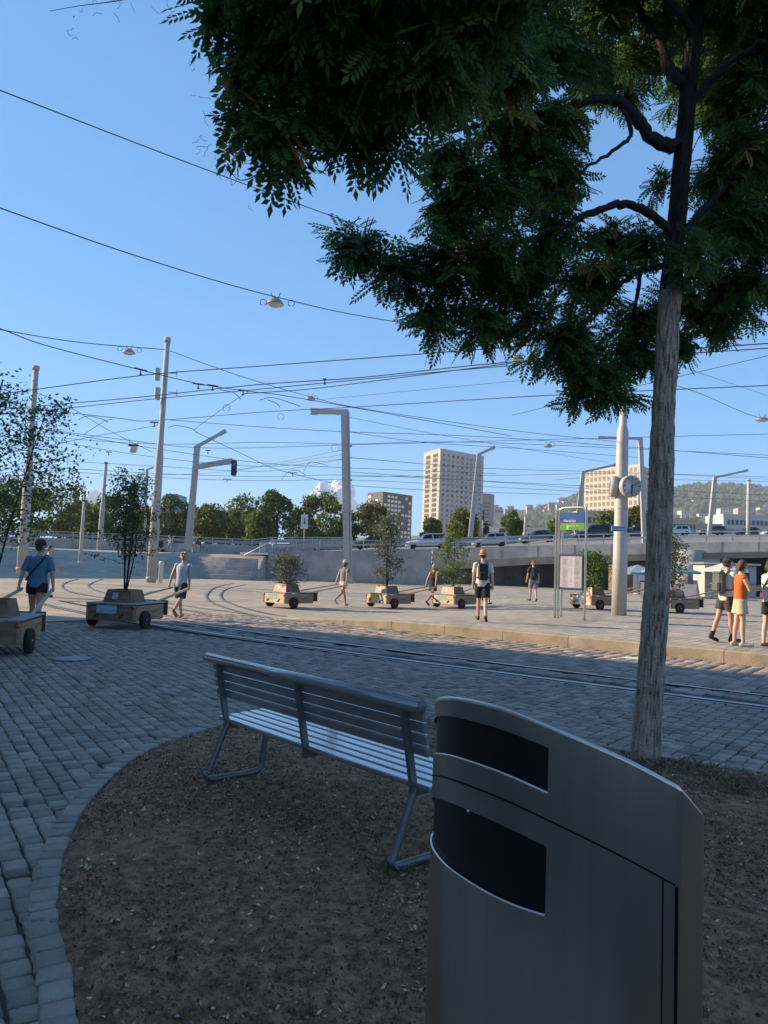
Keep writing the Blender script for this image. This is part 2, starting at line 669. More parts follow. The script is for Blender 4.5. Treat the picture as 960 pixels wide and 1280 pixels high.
# ------------------------------------------------------------------ edging stones round the bed
edging = struct(MB().add([(p.x, p.y, .012) for p in bed_poly] + [(p.x, p.y, .012) for p in bed_out],
                [(i, (i + 1) % len(bed_poly), len(bed_poly) + (i + 1) % len(bed_poly), len(bed_poly) + i) for i in range(len(bed_poly))]).build('bed_edging', M_JOINT))
per = 0.0
ec = []
n = len(bed_poly)
nxt = .06
rr = random.Random(5)
for i in range(n):
    a, b = bed_poly[i], bed_poly[(i + 1) % n]
    L = (b - a).length
    while nxt <= per + L:
        p = a + (b - a) * ((nxt - per) / L)
        t = (bed_poly[(i + 2) % n] - bed_poly[i - 1]).normalized()
        nrm = Vector((-t.y, t.x, 0)) * OUTW
        c = p + nrm * (EDW / 2)
        ln = rr.uniform(.095, .135)
        if in_view(c.x, c.y):
            ec.append((c.x, c.y, t.x, t.y, ln - .012, EDW - .006))
        nxt += ln
    per += L
eV, eQ, et = sett_arrays(ec, .036)
for i in range(len(ec)):
    link('edging_stone', np_mesh('edging_stone', eV[i], eQ[:9], M_SETT, np.full(9, min(1, .25 + .7 * et[i]))), edging)

# ------------------------------------------------------------------ soil of the bed with its litter
M_SOIL = mat('dry_brown_soil', (.165, .085, .042), .97, var=.55, scale=16.0, col2=(.30, .165, .085), bump=1.0, bscale=95, detail=12)
step = .045
bx0, bx1, by0, by1 = -2.4, 6.6, -1.2, 8.2
gx = np.arange(bx0, bx1, step)
gy = np.arange(by0, by1, step)
def soil_z(x, y):
    v = mnoise.noise(Vector((x * .8, y * .8, 3.1))) * .025 + mnoise.noise(Vector((x * 3.1, y * 3.1, 7))) * .016 + mnoise.noise(Vector((x * 9, y * 9, 1))) * .008
    return .030 + v * .55
idx = {}
sv, sf = [], []
bp_in = [(p.x, p.y) for p in offset_poly(bed_poly, OUTW * .05)]
ok = np.zeros((len(gx), len(gy)), bool)
bp_core = [(p.x, p.y) for p in offset_poly(bed_poly, -OUTW * .07)]
for i, x in enumerate(gx):
    for j, y in enumerate(gy):
        if in_view(x, y, 2.4) and inside(bp_in, x, y):
            ok[i, j] = True
            idx[i, j] = len(sv)
            sv.append((x, y, soil_z(x, y) if inside(bp_core, x, y) else .016))
for i in range(len(gx) - 1):
    for j in range(len(gy) - 1):
        if ok[i, j] and ok[i + 1, j] and ok[i, j + 1] and ok[i + 1, j + 1]:
            sf.append((idx[i, j], idx[i + 1, j], idx[i + 1, j + 1], idx[i, j + 1]))
sm_ = MB(); sm_.add(sv, sf, True)
soil = struct(sm_.build('soil', M_SOIL))
bp_lit = [(p.x, p.y) for p in offset_poly(bed_poly, -OUTW * .012)]
M_LITTER = attr_mat('leaf_litter', [(0, (.04, .022, .012)), (.45, (.14, .078, .042)), (.72, (.29, .17, .095)), (.9, (.50, .35, .20)), (1, (.66, .52, .33))], .9, spec=.2)
NL = 64000
pts = []
while len(pts) < NL:
    y = .9 + (nrs.rand() ** .75) * 6.9
    x = nrs.uniform(-2.2, .6 * y + .6)
    if inside(bp_lit, x, y):
        if mnoise.noise(Vector((x * 1.3, y * 1.3, 4))) + mnoise.noise(Vector((x * 4, y * 4, 9))) * .5 > nrs.uniform(-.9, .35):
            pts.append((x, y, soil_z(x, y)))
P = np.array(pts)
sz = np.minimum(nrs.gamma(3.0, .0016, NL) + .002, .0135)
ang = nrs.rand(NL) * 6.283
til = nrs.normal(0, .5, (NL, 2))
qd = np.array([(-1, -.45), (.2, -.6), (1, .1), (-.1, .55)])
LV = np.zeros((NL, 4, 3))
for k in range(4):
    a, b = qd[k] * 1.0
    ax = a * np.cos(ang) - b * np.sin(ang)
    ay = a * np.sin(ang) + b * np.cos(ang)
    LV[:, k, 0] = P[:, 0] + ax * sz
    LV[:, k, 1] = P[:, 1] + ay * sz
    LV[:, k, 2] = P[:, 2] + .006 + np.clip(ax * til[:, 0] + ay * til[:, 1], -.8, .8) * sz
tn = nrs.beta(1.5, 2.6, NL)
big = sz > np.percentile(sz, 97.5)
tn[big] = nrs.uniform(.72, 1.0, big.sum())
litter = link('leaf_litter', np_mesh('leaf_litter', LV.reshape(-1, 3), np.arange(NL * 4).reshape(-1, 4), M_LITTER, tn), kind='stuff')
tag(litter, 'brown leaf litter and bark crumbs lying on the soil bed', 'litter')
# pebbles
M_PEB = attr_mat('pale_pebble', [(0, (.13, .11, .09)), (.5, (.28, .24, .19)), (1, (.50, .45, .36))], .8)
NP_ = 3000
oct_v = np.array([(1, 0, 0), (.3, .9, 0), (-.9, .4, 0), (-.5, -.8, 0), (.6, -.7, 0), (.05, 0, .75), (0, 0, -.6)])
oct_f = np.array([(0, 1, 5), (1, 2, 5), (2, 3, 5), (3, 4, 5), (4, 0, 5), (1, 0, 6), (2, 1, 6), (3, 2, 6), (4, 3, 6), (0, 4, 6)])
sel = nrs.randint(0, NL, NP_)
ps = np.minimum(nrs.gamma(2.0, .0019, NP_) + .0025, .016)
pa = nrs.rand(NP_) * 6.283
PV = np.zeros((NP_, 7, 3))
PV[:, :, 0] = (P[sel, 0] + nrs.normal(0, .05, NP_))[:, None] + (oct_v[:, 0] * np.cos(pa)[:, None] - oct_v[:, 1] * np.sin(pa)[:, None]) * ps[:, None]
PV[:, :, 1] = (P[sel, 1] + nrs.normal(0, .05, NP_))[:, None] + (oct_v[:, 0] * np.sin(pa)[:, None] + oct_v[:, 1] * np.cos(pa)[:, None]) * ps[:, None]
PV[:, :, 2] = (P[sel, 2] + .005)[:, None] + oct_v[:, 2] * ps[:, None]
peb = link('pebbles', np_mesh('pebbles', PV.reshape(-1, 3), (oct_f[None] + (np.arange(NP_) * 7)[:, None, None]).reshape(-1, 3), M_PEB, np.repeat(nrs.rand(NP_), 10), True), kind='stuff')
tag(peb, 'small pale pebbles scattered over the soil bed', 'pebbles')
# dry grass by the foot of the tree and round the bench feet
M_GRASS = attr_mat('dry_grass', [(0, (.07, .065, .03)), (.5, (.17, .14, .08)), (1, (.30, .25, .16))], .8, translucent=.2)
gvs, gt = [], []
spots = [(G(858, 966), .30, 380), (G(900, 985), .35, 160), (G(800, 962), .2, 120), (G(490, 1096), .16, 60), (G(262, 990), .2, 24), (G(300, 985), .25, 24), (G(350, 972), .25, 16), (G(940, 990), .35, 300)]
for c, rad, cnt in spots:
    for _ in range(cnt):
        a = rnd.random() * 6.283
        q = rad * math.sqrt(rnd.random())
        x, y = c.x + q * math.cos(a), c.y + q * math.sin(a) * .8
        if not inside(bp_in, x, y):
            continue
        h = rnd.uniform(.015, .06)
        b = rnd.random() * 6.283
        w = rnd.uniform(.0015, .003)
        lean = Vector((math.cos(b + 1.3), math.sin(b + 1.3), 0)) * h * rnd.uniform(.2, 1.3)
        z = soil_z(x, y)
        e = Vector((math.cos(b), math.sin(b), 0)) * w
        p = Vector((x, y, z))
        gvs += [p - e, p + e, p + e * .6 + lean * .4 + Vector((0, 0, h * .7)), p - e * .2 + lean + Vector((0, 0, h))]
        gt.append(rnd.random())
gr = link('grass', np_mesh('grass', np.array([tuple(v) for v in gvs]), np.arange(len(gvs)).reshape(-1, 4), M_GRASS, np.array(gt)), kind='stuff')
tag(gr, 'tufts of dry grass at the foot of the tree and bench', 'grass')

# ------------------------------------------------------------------ tram rails
M_RAIL = mat('worn_rail_steel', (.42, .43, .45), .28, 1.0, var=.2, scale=3)
M_GROOVE = mat('rail_groove', (.03, .028, .027), .8, var=.3)
M_TRACKC = mat('track_concrete', (.30, .295, .285), .85, var=.15, scale=2.5, bump=.3)
def ribbon(mb, pts, w, z, up=None):
    P_ = [Vector(p) for p in pts]
    L, Rr = [], []
    for i in range(len(P_)):
        t = P_[min(i + 1, len(P_) - 1)] - P_[max(i - 1, 0)]
        t.z = 0
        t.normalize()
        nrm = Vector((-t.y, t.x, 0))
        L.append(P_[i] + nrm * w / 2 + Vector((0, 0, z)))
        Rr.append(P_[i] - nrm * w / 2 + Vector((0, 0, z)))
    n = len(P_)
    mb.add(L + Rr, [(i, n + i, n + i + 1, i + 1) for i in range(n - 1)])
def rail(pts, rz=.034, bed=0.0, label=None):
    P_ = catmull([Vector((p[0], p[1], p[2] if len(p) > 2 else 0)) for p in pts], 10)
    a = MB(); ribbon(a, P_, .062, rz)
    r = struct(a.build('tram_rail', M_RAIL))
    t = []
    for i in range(len(P_)):
        d = P_[min(i + 1, len(P_) - 1)] - P_[max(i - 1, 0)]
        d.z = 0
        d.normalize()
        t.append(P_[i] + Vector((-d.y, d.x, 0)) * .062)
    b = MB(); ribbon(b, t, .05, rz - .004)
    b.build('rail_groove', M_GROOVE, r)
    if bed:
        c = MB(); ribbon(c, P_, bed, rz - .009)
        c.build('rail_bed', M_TRACKC, r)
    return r
rail([PN(10.5, 22), PN(10.5, 8), PN(10.5, 0), PN(10.55, -8), PN(11.2, -16), PN(13.0, -24)], bed=.34)
rail([PN(11.52, 22), PN(11.52, 8), PN(11.52, 0), PN(11.57, -8), PN(12.2, -16), PN(14.0, -24)], bed=.16)
def prail(px, **k):
    pts = [GZ(*p) for p in px]
    return rail([(p.x, p.y, p.z) for p in pts], rz=.026, **k)
prail([(292, 729), (270, 734), (258, 743), (263, 753), (300, 766), (360, 779), (430, 791), (520, 804)])
prail([(306, 731), (284, 736), (275, 744), (283, 753), (318, 764), (380, 776), (450, 788)])
prail([(97, 724), (83, 728), (77, 733), (90, 741), (150, 751), (230, 763), (300, 775), (380, 787)])
prail([(128, 724), (116, 728), (110, 733), (124, 740), (165, 748), (240, 759), (330, 771)])
prail([(0, 742), (80, 747), (180, 752), (300, 752)], bed=0)

# ------------------------------------------------------------------ tram platform with its kerb stones
M_PLAT = brick_mat('platform_pavers', (.305, .262, .205), (.415, .36, .288), (.145, .125, .10), .40, .20, -math.atan2(.8, .6), bump=.3, msize=.07, var=.4)
PH = .24
def plat_z(x, y):
    t = x * TS.x + y * TS.y + max(0, x * NS.x + y * NS.y - 24) * .72
    return .014 + (PH - .014) * sstep(-16.0, -10.2, t)
KQ = 15.4
pq = [KQ + .31, 17, 19, 21, 24, 28, 32, 37, 43, 50, 58, 66]
pt = [-16 + i * .6 for i in range(12)] + [-8, -5, -2, 2, 8, 16, 26, 40]
pvv, pff = [], []
for q in pq:
    for t in pt:
        t2 = t - max(0, q - 24) * .72          # the far part of the square opens to the left
        p = PN(q, t2)
        pvv.append((p.x, p.y, plat_z(p.x, p.y)))
m_ = len(pt)
for j in range(len(pq) - 1):
    for i in range(m_ - 1):
        pff.append((j * m_ + i, j * m_ + i + 1, (j + 1) * m_ + i + 1, (j + 1) * m_ + i))
pl = MB(); pl.add(pvv, pff)
platform = struct(pl.build('tram_platform', M_PLAT))
M_KERB = mat('sandstone_kerb', (.29, .235, .165), .85, var=.2, scale=2.2, col2=(.35, .285, .205), bump=.35, bscale=35, detail=8)
t = -15.9
while t < 18:
    L = 1.55
    z0, z1 = plat_z(*(NS * KQ + TS * (t + .01)).xy), plat_z(*(NS * KQ + TS * (t + L)).xy)
    vs = []
    for tt, zz in ((t + .006, z0), (t + L - .006, z1)):
        zz = max(zz, .02)
        vs += [PN(KQ, tt, -.02), PN(KQ, tt, zz - .02), PN(KQ + .022, tt, zz + .004), PN(KQ + .30, tt, zz + .004), PN(KQ + .30, tt, -.02)]
    k = MB()
    k.add(vs, [(0, 1, 6, 5), (1, 2, 7, 6), (2, 3, 8, 7), (3, 4, 9, 8), (4, 3, 2, 1, 0), (5, 6, 7, 8, 9)])
    k.build('kerb_stone', M_KERB, platform)
    t += L
# white mark stone in the street
M_PAINT = mat('worn_white_paint', (.62, .62, .60), .7, var=.2, scale=18)
c = G(793, 825)
mk = MB(); mk.box((0, 0, 0), (.42, .3, .006), Matrix.Rotation(math.atan2(TS.y, TS.x), 4, 'Z'))
mk.build('road_marking', M_PAINT, pave, loc=(c.x, c.y, .034))
c = G(90, 826)
mk = MB(); mk.lathe([(.0, .004), (.26, .004), (.28, 0)], n=24)
M_IRON = mat('cast_iron_cover', (.22, .22, .23), .55, .6, var=.3, scale=14, bump=.5, bscale=40)
mk.build('manhole_cover', M_IRON, pave, loc=(c.x, c.y, .034))
mk = MB(); p = G(88, 752); mk.box((0, 0, 0), (.75, .16, .01))
mk.build('drain_grate', mat('dark_drain', (.06, .055, .055), .7), ground, loc=(p.x, p.y, ground_z(p.x, p.y) + .006))

# ================================================================== BUILDINGS BEHIND THE CAMERA (they throw the shade on the near pavement)
M_PLASTER = mat('warm_grey_plaster', (.42, .39, .35), .9, var=.1, scale=.6, bump=.2, bscale=25)
M_GLASS = mat('dark_window_glass', (.025, .03, .035), .08, var=.2, spec=.8)
M_WHITE = mat('white_window_frame', (.62, .61, .58), .55, var=.08)
M_TILE = mat('brown_roof', (.16, .10, .075), .85, var=.25, scale=4)
def town_house(poly, h, label, wall_m, fl=3.1):
    t = thing('apartment_building', label, 'building')
    b = MB(); b.prism(poly, 0, h); b.build('wall', wall_m, t)
    cx = sum(p[0] for p in poly) / len(poly)
    cy = sum(p[1] for p in poly) / len(poly)
    r = MB(); r.prism([(cx + (p[0] - cx) * 1.002, cy + (p[1] - cy) * 1.002) for p in poly], h, h + .35); r.build('roof', M_TILE, t)
    wmesh = MB(); wmesh.box((0, 0, 0), (1.15, .10, 1.7)); wme = wmesh.mesh('window', M_WHITE)
    pm = MB(); pm.box((0, 0, 0), (1.0, .13, 1.55)); pme = pm.mesh('pane', M_GLASS)
    for i in range(len(poly)):
        a, c = Vector((*poly[i], 0)), Vector((*poly[(i + 1) % len(poly)], 0))
        L = (c - a).length
        nrm = Vector(((c - a).y, -(c - a).x, 0)).normalized()
        if nrm.dot(Vector((-(a + c).x / 2, 8 - (a + c).y / 2, 0))) < 0:
            continue
        nw = int(L / 3.0)
        for k in range(nw):
            for f in range(int(h / fl)):
                p = a + (c - a) * ((k + .5) / nw) + Vector((0, 0, f * fl + 1.75))
                w = link('window', wme, t, p)
                w.rotation_euler = (0, 0, math.atan2((c - a).y, (c - a).x))
                link('pane', pme, w)
    return t
def off(p, H):
    v = SUN_H * (H / math.tan(R(SUN_EL)))
    return (p[0] + v.x, p[1] + v.y)
HB = 14.0
B_edge = [off(p, HB + .35) for p in ((6.9, 12.35), (-1.5, 17.6), (-4.2, 18.7), (-10.5, 19.7), (-26, 20.6))]
town_house([B_edge[0], B_edge[1], B_edge[2], B_edge[3], B_edge[4], (B_edge[4][0], 8.0), (B_edge[0][0] - .4, 8.0)][::-1], HB, 'warm grey apartment block shading the cobbled pavement by the bench', M_PLASTER)
M_PLAST2 = mat('beige_plaster', (.47, .42, .34), .9, var=.1, scale=.6, bump=.2, bscale=25)
town_house([(-20, 17.5), (B_edge[0][0] + .1, 18.3), (-24.4, -16), (-13, -16)], 15.6, 'unseen tall beige house added to shade the tree crown', M_PLAST2)  # out of view, placed and sized so the tree crown lies in shade
HC = 16.0
C_edge = [off(p, HC + .35) for p in ((-25, 40.5), (-15.8, 56), (-9.5, 67))]
town_house([C_edge[0], C_edge[1], C_edge[2], (C_edge[2][0] - 24, C_edge[2][1] + 2), (C_edge[0][0] - 22, C_edge[0][1])], HC, 'beige block beyond the left side of the plaza', M_PLAST2)
# ================================================================== LITTER BIN
M_STEEL = mat('brushed_stainless_steel', (.60, .53, .465), .30, 1.0, var=.06, scale=1.6, stretch=(14, 14, .5), aniso=.5)
M_BLACK = mat('black_bin_inside', (.004, .004, .005), .35, var=.3)
def bin_top(x, y):
    return 1.341 - .502 * (x - .19) - .336 * (y - 1.52)
plan = []
for px, d in ((690, 1.40), (640, 1.452), (600, 1.525), (566, 1.62), (549, 1.735)):
    plan.append(Vector(((px - 480) / FPX * d, d, 0)))
plan += [Vector((.150, 1.83, 0)), Vector((.24, 1.885, 0)), Vector((.36, 1.865, 0)), Vector((.48, 1.78, 0)), Vector((.575, 1.65, 0)), Vector((.622, 1.54, 0))]
back = [Vector(((881 - 480) / FPX * 1.44, 1.44, 0)), Vector(((871 - 480) / FPX * 1.385, 1.385, 0)), Vector(((856 - 480) / FPX * 1.335, 1.335, 0)), Vector(((850 - 480) / FPX * 1.326, 1.326, 0))]
plan += back + [Vector(((838 - 480) / FPX * 1.326, 1.326, 0)), Vector(((780 - 480) / FPX * 1.338, 1.338, 0))]
PC = catmull(plan, 12, closed=True)
nP = len(PC)
cxb, cyb = sum(p.x for p in PC) / nP, sum(p.y for p in PC) / nP
def arc_px(p):
    return 480 + FPX * p.x / p.y
# opening: from px 690 (index 0) leftwards round the front
i_open = 0
i_open_end = 12 * 5 + 4
i_corner = 12 * 14
bin_t = thing('litter_bin', 'brushed steel litter bin with slanted top and two black slots beside the bench', 'litter bin', (cxb, cyb, 0))
def bin_level(kind, v, p):
    return min(v, bin_top(p.x, p.y) - .27) if kind == 'z' else bin_top(p.x, p.y) - v
levels = [('z', .03), ('z', .99), ('o', .214), ('o', .1685), ('o', .1645), ('o', .118), ('o', .040), ('o', .006)]
def bshell(shrink, rows, skip=lambda i, r: False):
    mb = MB()
    def ring(k, v):
        vs = []
        for p in PC:
            dx, dy = p.x - cxb, p.y - cyb
            L = math.hypot(dx, dy)
            vs.append((dx - dx / L * shrink, dy - dy / L * shrink, bin_level(k, v, p)))
        return vs
    for r in range(len(rows) - 1):
        fs = [((i + 1) % nP, i, nP + i, nP + (i + 1) % nP) for i in range(nP) if not skip(i, r)]
        mb.add(ring(*rows[r]) + ring(*rows[r + 1]), fs, True)
    return mb
def opening(i):
    return i_open <= i < i_open_end
body = bshell(0, levels[:4], lambda i, r: r == 1 and opening(i))
hood = bshell(0, levels[4:], lambda i, r: r == 1 and opening(i))
hood.v += []
body_strip = bshell(0, [levels[3], levels[4]], lambda i, r: not (PC[i].x > .512 or PC[i].y > 1.78))
body.add(body_strip.v, body_strip.f, True)
# rolled lip of the hood and its slanted lid
lip = MB()
vs = []
for s_, dz in ((0, -.006), (.001, -.001), (.004, .0015), (.009, .001)):
    for p in PC:
        dx, dy = p.x - cxb, p.y - cyb
        L = math.hypot(dx, dy)
        vs.append((dx - dx / L * s_, dy - dy / L * s_, bin_top(p.x, p.y) + dz))
fs = []
for r in range(3):
    for i in range(nP):
        j = (i + 1) % nP
        fs.append((r * nP + j, r * nP + i, (r + 1) * nP + i, (r + 1) * nP + j))
fs.append(tuple(3 * nP + i for i in reversed(range(nP))))
hood.add(vs, fs, True)
body.build('body', M_STEEL, bin_t)
hood.build('hood', M_STEEL, bin_t)
bshell(.007, [('z', .06), ('z', .99), ('o', .214), ('o', .1645), ('o', .03)]).build('inner_liner', M_BLACK, bin_t)
bshell(.004, [('o', .1700), ('o', .1630)], lambda i, r: PC[i].x > .512 or PC[i].y > 1.78).build('seam', M_BLACK, bin_t)
# slanted lip under the lower slot and sill of the upper slot
def slot_rim(kv, thick):
    m_ = MB()
    vs = []
    n_ = i_open_end - i_open + 1
    for s_ in (-.0008, .004):
        for dz in (0, -thick):
            for i in range(i_open, i_open_end + 1):
                p = PC[i % nP]
                dx, dy = p.x - cxb, p.y - cyb
                L = math.hypot(dx, dy)
                vs.append((dx - dx / L * s_, dy - dy / L * s_, bin_level(kv[0], kv[1], p) + dz))
    fs = []
    for i in range(n_ - 1):
        fs += [(i, i + 1, 2 * n_ + i + 1, 2 * n_ + i), (i, n_ + i, n_ + i + 1, i + 1)]
    m_.add(vs, fs, True)
    return m_
slot_rim(('z', .99), .004).build('slot_rim', M_STEEL, bin_t)
slot_rim(('o', .118), .004).build('slot_rim', M_STEEL, bin_t)
# door joint and hinge fold near the back edge
for pxd, w_, m_, nm in ((848, .003, M_BLACK, 'door_joint'), (833, .0012, M_BLACK, 'door_fold')):
    i = min(range(12 * 12, 12 * 17), key=lambda k: abs(arc_px(PC[k % nP]) - pxd))
    a, b = PC[i % nP], PC[(i + 1) % nP]
    nrm = Vector((a.x - cxb, a.y - cyb, 0)).normalized()
    dj = MB()
    q = Vector((a.x - cxb, a.y - cyb, 0)) + nrm * .0012
    t_ = (b - a).normalized() * w_
    z1 = bin_top(a.x, a.y) - .168
    dj.add([q - t_ + Vector((0, 0, .05)), q + t_ + Vector((0, 0, .05)), q + t_ + Vector((0, 0, z1)), q - t_ + Vector((0, 0, z1))], [(0, 1, 2, 3), (3, 2, 1, 0)])
    dj.build(nm, m_, bin_t)
# rivet in the slot
p = PC[26]
rv = MB(); rv.ball((p.x - cxb, p.y - cyb, bin_top(p.x, p.y) - .216), .004, 8, 6); rv.build('rivet', M_RAIL, bin_t)
# plinth
pb = MB(); pb.prism([((p.x - cxb) * .93, (p.y - cyb) * .93) for p in PC[::3]][::-1], -.02, .07); pb.build('plinth', M_BLACK, bin_t)

# ================================================================== BENCH
M_BENCH = mat('grey_painted_bench_steel', (.13, .135, .14), .40, .35, var=.12, scale=9, bump=.06, bscale=90)
M_BENCHW = mat('grey_painted_slat', (.19, .19, .19), .16, .1, var=.10, scale=5, stretch=(1, 6, 6), coat=1.0, spec=.8)
A = G(256, 984); B = G(487, 1098)
A.z = B.z = 0
e = (B - A).normalized()
fdir = Vector((-e.y, e.x, 0))
bl = (B - A).length
bench = thing('park_bench', 'grey metal park bench with slatted back standing on the soil bed', 'bench', A + (B - A) * .5)
bench.rotation_euler = (0, 0, math.atan2(e.y, e.x))
def bp3(u, f, z):
    return Vector((u, f, z))
u0, u1 = -bl / 2, bl / 2
sup_b, sup_t = Vector((0, .16, .405)), Vector((0, .055, .87))
for u in (u0, u1):
    pts = catmull([bp3(u, .165, .43), bp3(u, .13, .36), bp3(u, .03, .12), bp3(u, .0, .085), bp3(u, .05, .05), bp3(u, .2, .048), bp3(u, .40, .048), bp3(u, .455, .08), bp3(u, .47, .14), bp3(u, .50, .40)], 6)
    l = MB(); l.tube(pts, .022, 10); l.build('leg', M_BENCH, bench)
    a_ = MB(); a_.bar(bp3(u, .13, .405), bp3(u, .57, .415), .03, .035); a_.build('seat_arm', M_BENCH, bench)
a_ = MB(); a_.bar(bp3(0, .13, .405), bp3(0, .57, .415), .03, .035); a_.build('seat_arm', M_BENCH, bench)
for u in (u0, 0, u1):
    s_ = MB(); s_.bar(bp3(u, sup_b.y, sup_b.z - .02), bp3(u, sup_t.y, sup_t.z), .04, .026, Vector((1, 0, 0)))
    s_.build('back_support', M_BENCH, bench)
ov = .15
dirb = (sup_t - sup_b).normalized()
nb = Vector((0, dirb.z, -dirb.y))
for k in range(4):
    c = sup_b + dirb * (.235 + k * .064)
    m_ = MB()
    Mx = Matrix(((1, 0, 0), (0, nb.y, dirb.y), (0, nb.z, dirb.z))).to_4x4()
    m_.box(c + nb * .030, (bl + 2 * ov - .06, .030, .057), Mx, bev=.006)
    m_.build('back_slat', M_BENCHW, bench)
for k in range(5):
    m_ = MB(); m_.box((0, .185 + k * .085, .445 + k * .004), (bl + 2 * ov - .06, .073, .030), bev=.006)
    m_.build('seat_slat', M_BENCHW, bench)
tr = MB(); tr.tube([bp3(u0 - ov, .045, .885), bp3(u1 + ov, .045, .885)], .034, 18); tr.build('top_rail', M_BENCHW, bench)
for u in (u0 - ov, u1 + ov):
    cp = MB(); cp.lathe([(.0, .003), (.028, .003), (.034, 0)], (0, 0, 0), 18, Matrix.Rotation(R(90) if u > 0 else R(-90), 4, 'Y')); cp.build('end_cap', M_BENCH, bench, loc=(u, .045, .885))

# ================================================================== FOREGROUND TREES
M_BARK = attr_mat('furrowed_bark', [(0, (.045, .038, .032)), (.4, (.12, .105, .09)), (1, (.27, .235, .20))], .95, bump=.9, bscale=45, noise_mix=.5, nscale=14)
M_BARKD = mat('dark_limb_bark', (.016, .014, .012), .95, var=.35, scale=12, bump=.8, bscale=40, stretch=(1, 1, .35))
M_LEAF = attr_mat('tree_leaf', [(0, (.045, .10, .032)), (.5, (.095, .18, .045)), (.80, (.19, .28, .055)), (.93, (.32, .29, .06)), (1, (.38, .21, .06))], .55, translucent=.5, spec=.35)

def trunk_mesh(path, rads, seg=56, sub=16, paint_top=None, seed=0.0):
    P_ = catmull(path, sub)
    n_ = len(P_)
    vs, tn = [], []
    for i, p in enumerate(P_):
        s_ = i / (n_ - 1) * (len(rads) - 1)
        k = min(int(s_), len(rads) - 2)
        r = rads[k] + (rads[k + 1] - rads[k]) * (s_ - k)
        d = (P_[min(i + 1, n_ - 1)] - P_[max(i - 1, 0)]).normalized()
        x = Vector((1, 0, 0))
        x = (x - d * x.dot(d)).normalized()
        y = d.cross(x)
        for j in range(seg):
            a = 2 * math.pi * j / seg
            ca, sa = math.cos(a), math.sin(a)
            z = p.z
            f1 = mnoise.noise(Vector((ca * 5.0, sa * 5.0, z * 3.6 + seed)))
            f2 = mnoise.noise(Vector((ca * 11, sa * 11, z * 11.0 + seed)))
            f3 = mnoise.noise(Vector((ca * 1.6, sa * 1.6, z * 1.1 + seed)))
            rid = 1.0 - abs(f1) * 2.2
            rel = -.012 * max(0, rid) ** 2 + .006 * f2 + .016 * f3
            rr_ = r * (1 + rel / .11)
            vs.append(p + (x * ca + y * sa) * rr_)
            tn.append(max(0, min(1, .55 - .5 * max(0, rid) ** 2 + .3 * f2)))
    fs, ft = [], []
    for i in range(n_ - 1):
        for j in range(seg):
            j2 = (j + 1) % seg
            fs.append((i * seg + j, i * seg + j2, (i + 1) * seg + j2, (i + 1) * seg + j))
            t_ = tn[i * seg + j]
            if paint_top is not None and P_[i].z > paint_top + .05 * math.sin(j * .7):
                t_ = -t_
            ft.append(t_)
    return np.array([tuple(v) for v in vs]), np.array(fs), np.array(ft)

LEAFLETS = []
def leaf_template(n_pairs, L, wl, ll):
    """pinnate leaf lying in xy, along +x; returns verts (n,4,3): each leaflet a folded quad pair"""
    out = []
    for k in range(n_pairs):
        s_ = .22 + .68 * k / max(1, n_pairs - 1)
        size = (1 - .25 * abs(k / max(1, n_pairs - 1) - .45))
        for side in (-1, 1):
            out.append((s_ * L, side, size))
    V_, Qs = [], []
    for s_, side, size in out + [(L * .95, 0, 1.05)]:
        l_, w_ = ll * size, wl * size
        ang_ = side * R(62)
        dx, dy = math.cos(ang_), math.sin(ang_)
        nx_, ny_ = -dy, dx
        b0 = np.array([s_, side * .004, 0])
        base = len(V_)
        V_ += [b0, b0 + np.array([dx * l_ * .45 + nx_ * w_ / 2, dy * l_ * .45 + ny_ * w_ / 2, -.18 * w_]),
               b0 + np.array([dx * l_, dy * l_, -.12 * l_]),
               b0 + np.array([dx * l_ * .45 - nx_ * w_ / 2, dy * l_ * .45 - ny_ * w_ / 2, -.18 * w_]),
               b0 + np.array([dx * l_ * .5, dy * l_ * .5, .06 * w_])]
        Qs += [(base, base + 1, base + 4), (base + 1, base + 2, base + 4), (base + 2, base + 3, base + 4), (base + 3, base, base + 4)]
    # midrib
    b = len(V_)
    for x_ in (0, L):
        for q_ in (-.0016, .0016):
            V_.append(np.array([x_, q_, -.01 * (x_ / L) - .002]))
    Qs += [(b, b + 1, b + 3), (b, b + 3, b + 2)]
    return np.array(V_), np.array(Qs)

